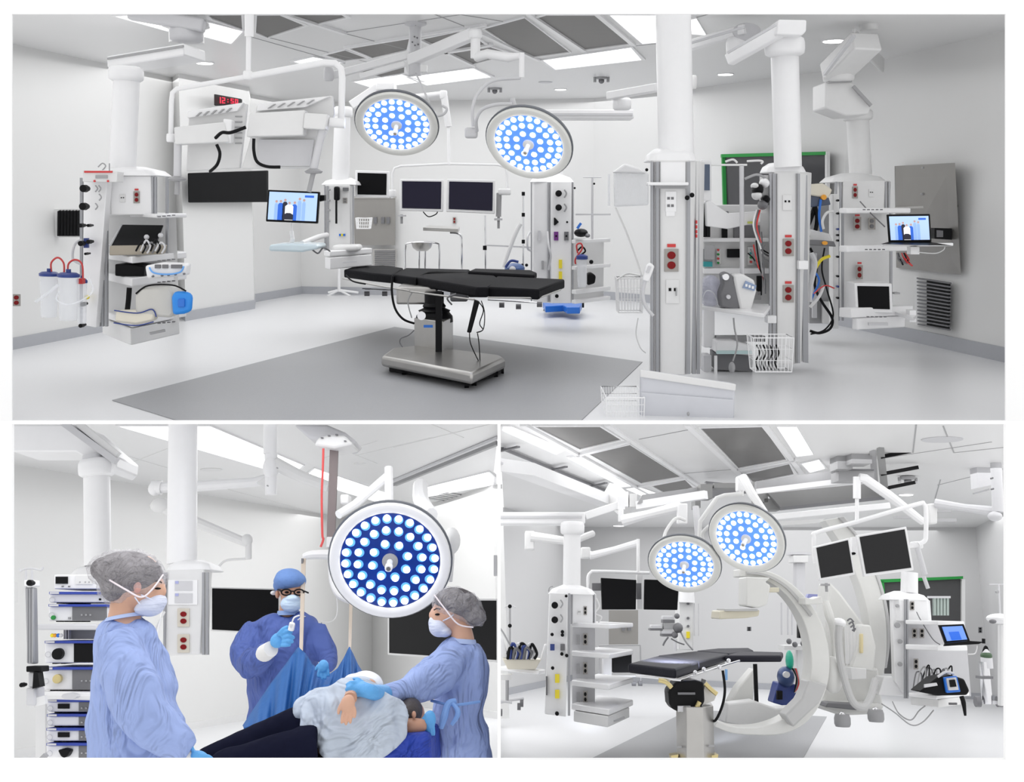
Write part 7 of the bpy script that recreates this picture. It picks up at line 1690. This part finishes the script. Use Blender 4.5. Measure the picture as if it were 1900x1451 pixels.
arc(t, 'rear_arc_side', cg, [(1566, 958), (1604, 1010), (1632, 1070), (1648, 1130), (1652, 1190), (1646, 1240)], [(1556, 960), (1592, 1000), (1622, 1060), (1640, 1120), (1646, 1185), (1640, 1240)], (13.85, 13.5), .35)
B().pix([(1528, 1312), (1545, 1322), (1600, 1324), (1640, 1316), (1630, 1240), (1612, 1238), (1604, 1160), (1560, 1100), (1540, 1080), (1532, 1150)], 13.4, .5, 'y').go('column_cover', cw, t, bev=.03)
for k in range(4): c = P(1572 + k * 7, 1195, 13.1); B().cyl(P(1572 + k * 7, 1160 + k, 13.1 - .02 * k), P(1574 + k * 7, 1232, 13.1 - .02 * k), m_(5, 13)).go('drum_rib', offw, t)
B().pix([(1578, 1240), (1622, 1246), (1626, 1200), (1616, 1160), (1596, 1158), (1590, 1200)], 13.0, .2, 'y').go('drum', cw, t, bev=.02); B().pix([(1580, 1262), (1608, 1260), (1608, 1240), (1578, 1238)], 12.95, .3, 'y').go('drum_block', offw, t, bev=.01)
B().rect(1597, 1176, 1602, 1212, 12.95, .06).go('ivory_strip', mat('ivory2', (.72, .62, .36), .4), t, bev=.008)
B().ptube([(1531, 1115, 12.6), (1538, 1140, 12.6), (1546, 1170, 12.7), (1548, 1226, 12.7)], [6, 8, 6, 4]).go('arm_lever', cw, t); b = B(); pball(b, 1545, 1252, 12.6, 18, 32, .12, 0); b.go('round_pad', cw, t)
B().ball(P(1556, 1156, 12.7), (m_(13, 12.7), .1, m_(9, 12.7))).go('hub_cap', white, t)
B().ptube([(1557, 1160, 12.5), (1556, 1190, 12.5), (1562, 1240, 12.45), (1580, 1298, 12.4), (1600, 1312, 12.4), (1614, 1296, 12.5), (1624, 1262, 12.7)], 6.5).go('thick_hose', cg, t)
for k in range(4): B().ptube([(1572 + k * 3, 1152 + k * 6, 12.8), (1578 + k * 3, 1148 + k * 6, 12.8), (1584, 1154 + k * 6, 12.8)], 1.4).go('hook', dgrey, t)
b = B(); b.pix([(1530, 1318), (1560, 1328), (1610, 1326), (1640, 1316), (1640, 1306), (1530, 1306)], 13.0, .5, 'y'); b.go('base', cw, t, bev=.03); B().pix([(1532, 1312), (1590, 1318), (1600, 1308), (1536, 1304)], 12.9, .3, 'y').go('base_gap', dgrey, t, bev=.01)
for x, y in ((1563, 1336), (1625, 1327)):
    c = P(x, y, 12.8); w = B().lathe(c + V((0, 0, .06)), (0, 0, -1), [(m_(12, 12.8), 0), (m_(14, 12.8), .04), (m_(14, 12.8), .1), (m_(12, 12.8), .13)], 20).go('wheel', mgrey, t); B().ball(c + V((0, 0, .05)), m_(6, 12.8)).go('wheel_cap', chrome, t)
# lower tray seen through the ring
t = thing('scanner_shroud', 'white curved lower cover lying inside the ring scanner', 'cover', P(1410, 1350, 12.9))
B().pix([(1345, 1342), (1400, 1352), (1452, 1340), (1478, 1312), (1440, 1314), (1400, 1300), (1350, 1306)], 12.95, .3, 'y').go('cover', offw, t, bev=.02); B().pix([(1352, 1308), (1398, 1312), (1400, 1240), (1370, 1275)], 13.4, .3, 'y').go('inner_panel', cw, t, bev=.02)
t = thing('anaesthesia_trolley', 'dark blue machine on a stepped base seen through the ring scanner', 'machine', P(1462, 1312, 14.0))
B().pix([(1434, 1304), (1462, 1312), (1484, 1300), (1478, 1270), (1444, 1266)], 14, .3, 'y').go('base', navy, t, bev=.015); B().rect(1442, 1282, 1452, 1298, 13.95, .08).go('dark_face', black, t)
B().ball(P(1458, 1256, 14), (m_(15, 14), .15, m_(18, 14))).go('drum', mat('steel_navy', (.04, .07, .18), .35, .3), t); B().disc(1460, 1252, 6, 13.8, .06, 16).go('dial', lgrey, t)
B().ball(P(1465, 1226, 14), (m_(6.5, 14), .1, m_(18, 14))).go('green_bag', mat('bag_green', (.01, .38, .25), .4), t)
for k in range(4): cable(None, [(1470 + k * 3, 1240, 13.9), (1478 + k * 2, 1258 + k * 5, 13.9), (1474, 1285, 13.9)], 1.5, root=t, m=(black, dgrey, redb, lgrey)[k], name='hose')
t = thing('patient_monitor', 'small black monitor with white column seen through the ring scanner', 'monitor', P(1490, 1250, 15))
B().rect(1482, 1156, 1500, 1184, 15, .1).go('screen', black, t); B().rect(1480, 1200, 1502, 1290, 15.2, .3).go('column', offw, t); B().rect(1455, 1198, 1500, 1206, 15, .3).go('arm', offw, t)
for x, y in ((1464, 1190), (1475, 1196), (1490, 1194)): B().ball(P(x, y, 14.9), m_(5, 15), 10).go('connector', dgrey, t)
for x in (1450, 1462, 1470): B().cyl(P(x, 1118, 15.5), P(x, 1178, 15.5), m_(1.5, 15.5)).go('pole', lgrey, t)
B().pix([(1496, 1112), (1520, 1108), (1522, 1103), (1500, 1102)], 15, .1, 'y').go('blue_unit', mat('pale_indigo', (.3, .32, .6), .4), t)
t = thing('device_column', 'faint white column and cap standing between the lamp and the small tilted screen', 'column', P(1487, 1110, 17)); B().rect(1478, 1045, 1494, 1120, 17, .2).go('shaft', lgrey, t); B().rect(1472, 1030, 1500, 1044, 16.9, .3).go('cap', offw, t, bev=.01); B().rect(1468, 1024, 1508, 1029, 16.9, .3).go('arm', lgrey, t)
# ---- right boom
YR3 = 13.0
t = thing('equipment_boom', 'white boom with shelves for the laptop at the right of the imaging room', 'boom', P(1700, 1310, YR3))
shaft(t, 1673, 1702, 1062, 1672, 1702, 1100, YR3 + .2); bell(t, 1651, 1729, 1096, 1113, 1673, 1702, YR3, .5)
b = B(); prism(b, [(1653, .1), (1670, .0), (1682, 0), (1722, .02), (1727, .1), (1727, .5), (1653, .5)], 1112, 1152, YR3); b.go('head', white, t, bev=.008)
b = B(); b.pix([(1660, 1264), (1684, 1295), (1682, 1112), (1655, 1110)], YR3 + .05, .1, 'y'); b.go('service_panel', white, t, bev=.006)
b = B(); prism(b, [(1682, .25), (1682, .3), (1796, .3), (1796, .25)], 1152, 1292, YR3, 1682); b.go('back_panel', lgrey, t)
for x in (1680, 1684): B().rect(x - 1.5, 1112, x + 1.5, 1296, YR3 - .02, .03).go('rail', alu, t)
for x, y, r in ((1663, 1124, 3), (1663, 1160, 5), (1668, 1190, 4), (1668, 1232, 4)): knob(t, x, y, r, YR3 + .02, mgrey, .05)
outlet(t, 1693, 1124, YR3, 7, 16, 'black'); outlet(t, 1697, 1175, YR3 + .2, 8, 18, 'black'); outlet(t, 1711, 1175, YR3 + .2, 8, 18, 'black'); outlet(t, 1700, 1232, YR3 + .2, 8, 20, 'black')
for yt, yb, x1 in ((1152, 1160, 1790), (1198, 1208, 1796)): B().vbox(1740, yt, yb, YR3 - .5, -900, 1680, 4200, x1).go('shelf', white, t, bev=.01)
B().vbox(1738, 1290, 1298, YR3 - .7, -500, 1686, 2900, 1800).go('shelf', white, t, bev=.01); d = B().vbox(1742, 1298, 1313, YR3 - .68, -500, 1690, 2900, 1784).go('drawer', offw, t, bev=.01); B().rect(1762, 1304, 1776, 1308, YR3 - .66, .03).go('handle', dgrey, d)
B().pix([(1630, 1290), (1680, 1292), (1680, 1258), (1640, 1256)], YR3 + .1, .3, 'y').go('side_tray', white, t, bev=.01)
for k in range(5): B().rect(1733 + k * 6, 1110, 1737 + k * 6, 1142, YR3 + .3, .05).go('ribbed_cover', mat('ribbed_grey_green', (.38, .45, .42), .4), t)
B().rect(1726, 1106, 1764, 1110, YR3 + .28, .1).go('cover_top', lgrey, t)
cable('thin dark lead slanting down from the right imaging room boom', [(1701, 1136, 12.9), (1708, 1150, 12.7), (1730, 1185, 12.6), (1744, 1196, 12.5)], 1, dgrey)
for k in range(6):
    r_ = random.Random(k + 40); x = 1708 + k * 8
cbl = thing('cable_bundle', 'tangle of dark cables heaped behind the black case on the lowest shelf', 'cable', P(1725, 1285, 12.6))
for k in range(9):
    r_ = random.Random(k + 40); x = 1694 + k * 7
    cable(None, [(x, 1280, 12.6), (x + 6, 1240 + 18 * r_.random(), 12.7), (x + 16, 1234 + 20 * r_.random(), 12.7), (x + 14, 1278, 12.6)], 1.3, root=cbl, m=(dgrey, mgrey, black)[k % 3], name='cable')
cable('loose thin grey cables looping under the ring scanner base', [(1636, 1306, 12.6), (1660, 1322, 12.4), (1690, 1345, 12.2), (1712, 1340, 12.2), (1732, 1318, 12.4)], 1.1, mgrey)
cable('second loose cable loop near the floor left of the right boom drawer', [(1656, 1302, 12.6), (1668, 1324, 12.4), (1690, 1336, 12.3), (1706, 1318, 12.4), (1722, 1306, 12.5)], 1.1, mgrey)
t = thing('laptop', 'tilted laptop with blue lit screen on the right imaging room boom', 'laptop', P(1775, 1198, 12.2))
lq = [(1742, 1160), (1788, 1158), (1800, 1190), (1754, 1194)]
B().pix([lq[3], lq[2], lq[1], lq[0]], 12.3, .03, 'y').go('lid', black, t); s = sub(lq, .12, .1, .92, .88)
B().pix([s[3], s[2], s[1], s[0]], 12.28, .02, 'y').go('screen', mat('lit_screen_blue', (.1, .2, .5), .2, emit=(.16, .32, .85), es=.6, var=0), t)
s2 = sub(lq, .3, .4, .7, .86); B().pix([s2[3], s2[2], s2[1], s2[0]], 12.275, .01, 'y').go('picture_figure', lcdb, t)
B().pix([(1752, 1199), (1816, 1195), (1826, 1191), (1796, 1189), (1754, 1194)], 12.1, .03, 'y').go('keyboard', black, t)
cable('thin white lead drooping below the tilted laptop', [(1796, 1214, 12.3), (1808, 1213, 12.3), (1812, 1206, 12.3), (1813, 1198, 12.3)], 1, offw)
t = thing('ultrasound_case', 'black portable case with blue rimmed display on the lowest right shelf', 'case', P(1755, 1292, 12.1))
b = B(); b.pix([(1706, 1284), (1740, 1291), (1795, 1290), (1800, 1282), (1790, 1260), (1764, 1252), (1738, 1258)], 12.1, .3, 'y'); b.go('case', black, t, bev=.02)
B().pix([(1757, 1286), (1783, 1284), (1776, 1254), (1752, 1257)], 12.05, .05, 'y').go('display_rim', blue, t, bev=.01); p = B().pix([(1761, 1281), (1779, 1280), (1774, 1257), (1757, 1259)], 12.02, .04, 'y').go('display_bezel', lgrey, t); B().pix([(1764, 1275), (1775, 1274), (1772, 1261), (1762, 1262)], 12.0, .03, 'y').go('display', black, p)
B().pix([(1716, 1276), (1740, 1272), (1738, 1267), (1716, 1270)], 12.06, .03, 'y').go('silver_label', lgrey, t); B().ptube([(1740, 1256, 12.1), (1755, 1247, 12.1), (1770, 1250, 12.1)], 2.4).go('handle', lgrey, t)
B().ptube([(1784, 1292, 12.0), (1788, 1305, 12.0), (1791, 1328, 12.0)], [4, 4, 2]).go('hanging_probe', black, t)
t = thing('oxygen_bottle', 'oxygen bottle with green neck on a small two wheeled trolley', 'gas bottle', P(1833, 1312, 14.5)); Yo = 14.8
B().lathe(P(1832, 1306, Yo), (0, 0, 1), [(m_(8, Yo), 0), (m_(9, Yo), .03), (m_(9, Yo), .5), (m_(9, Yo), .52)], 20).go('lower_body', chrome, t); B().lathe(P(1832, 1240, Yo), (0, 0, 1), [(m_(10, Yo), 0), (m_(10, Yo), .12), (m_(7, Yo), .2), (m_(3, Yo), .24)], 20).go('upper_body', lgrey, t)
B().ball(P(1830, 1217, Yo), (m_(10, Yo), .08, m_(8, Yo))).go('neck', mat('dark_olive', (.05, .1, .05), .4), t); B().ptube([(1824, 1212, Yo), (1829, 1200, Yo), (1834, 1212, Yo)], 2.4).go('valve', black, t); B().cyl(P(1825, 1185, Yo), P(1825, 1194, Yo), m_(3, Yo)).go('key', black, t)
B().rect(1822, 1255, 1843, 1260, Yo - .1, .2).go('strap', dgrey, t)
for x in (1814, 1854): c = P(x, 1302, Yo); B().cyl(c - V((.03, 0, 0)), c + V((.03, 0, 0)), m_(9, Yo), n=18).go('wheel', dgrey, t)
B().bar(P(1812, 1302, Yo), P(1856, 1304, Yo), .04, .04).go('axle', lgrey, t)
t = thing('iv_pole', 'thin grey pole with hook bar at the right edge of the imaging room', 'pole', P(1853, 1145, 14)); B().cyl(P(1853, 1083, 14), P(1856, 1150, 14), m_(1.5, 14)).go('pole', lgrey, t); B().bar(P(1836, 1084, 14), P(1866, 1084, 14), .01, .01).go('hook_bar', lgrey, t); knob(t, 1848, 1098, 3, 13.95, mgrey)
t = thing('examination_lamp', 'white device head leaning in at the right edge above the oxygen bottle', 'device', P(1850, 1160, 13.5)); B().ball(P(1855, 1148, 13.5), (m_(22, 13.5), .2, m_(9, 13.5)), 18).go('head', white, t); B().ball(P(1842, 1153, 13.3), (m_(6, 13.5), .05, m_(4, 13.5))).go('handle', dgrey, t); B().rect(1858, 1160, 1868, 1310, 13.6, .1).go('post', offw, t)
t = thing('ceiling_column', 'grey ceiling column and arm at the upper right of the imaging room', 'column', P(1845, 960, 12.5))
B().cyl(P(1847, 843, 12.5), P(1852, 950, 12.5), m_(10, 12.5)).go('column', lgrey, t); B().ptube([(1736, 934, 13), (1790, 942, 12.8), (1850, 950, 12.6)], [9, 7, 10], smooth=False).go('arm', lgrey, t); B().rect(1724, 934, 1740, 972, 13, .2).go('joint', offw, t, bev=.02); B().ball(P(1846, 958, 12.5), (m_(12, 12.5), .1, m_(9, 12.5))).go('lower_joint', lgrey, t)
B().pix([(1815, 905), (1840, 900), (1838, 850), (1812, 862)], 12.9, .2, 'y').go('side_plate', lgrey, t); B().bar(P(1806, 916, 12.8), P(1835, 908, 12.8), .03, .02).go('dark_slot', mgrey, t)
for x, y in ((1842, 887), (1843, 907)): B().disc(x, y, 1.8, 12.3, .05, 8).go('bolt', dgrey, t)
spt = bpy.data.lights.new('lamp', 'SPOT'); spt.energy = 1500; spt.spot_size = math.radians(46); spt.spot_blend = .8; spt.color = (.85, .9, 1); spt.shadow_soft_size = .2
o = bpy.data.objects.new('surgical_lamp_beam', spt); COL.objects.link(o)
src = P(1270, 1060, 11.6); tgt = Zp(1245, 1227, Z3); dirv = (RM.M.to_3x3() @ (tgt - src)).normalized(); src2 = tgt - (tgt - src).normalized() * .8
o.matrix_world = Matrix.Translation(RM.M @ src2) @ dirv.to_track_quat('-Z', 'Y').to_matrix().to_4x4()
# ============================================================ CLEAN UP
for o in bpy.data.objects:
    if '_org' in o: del o['_org']
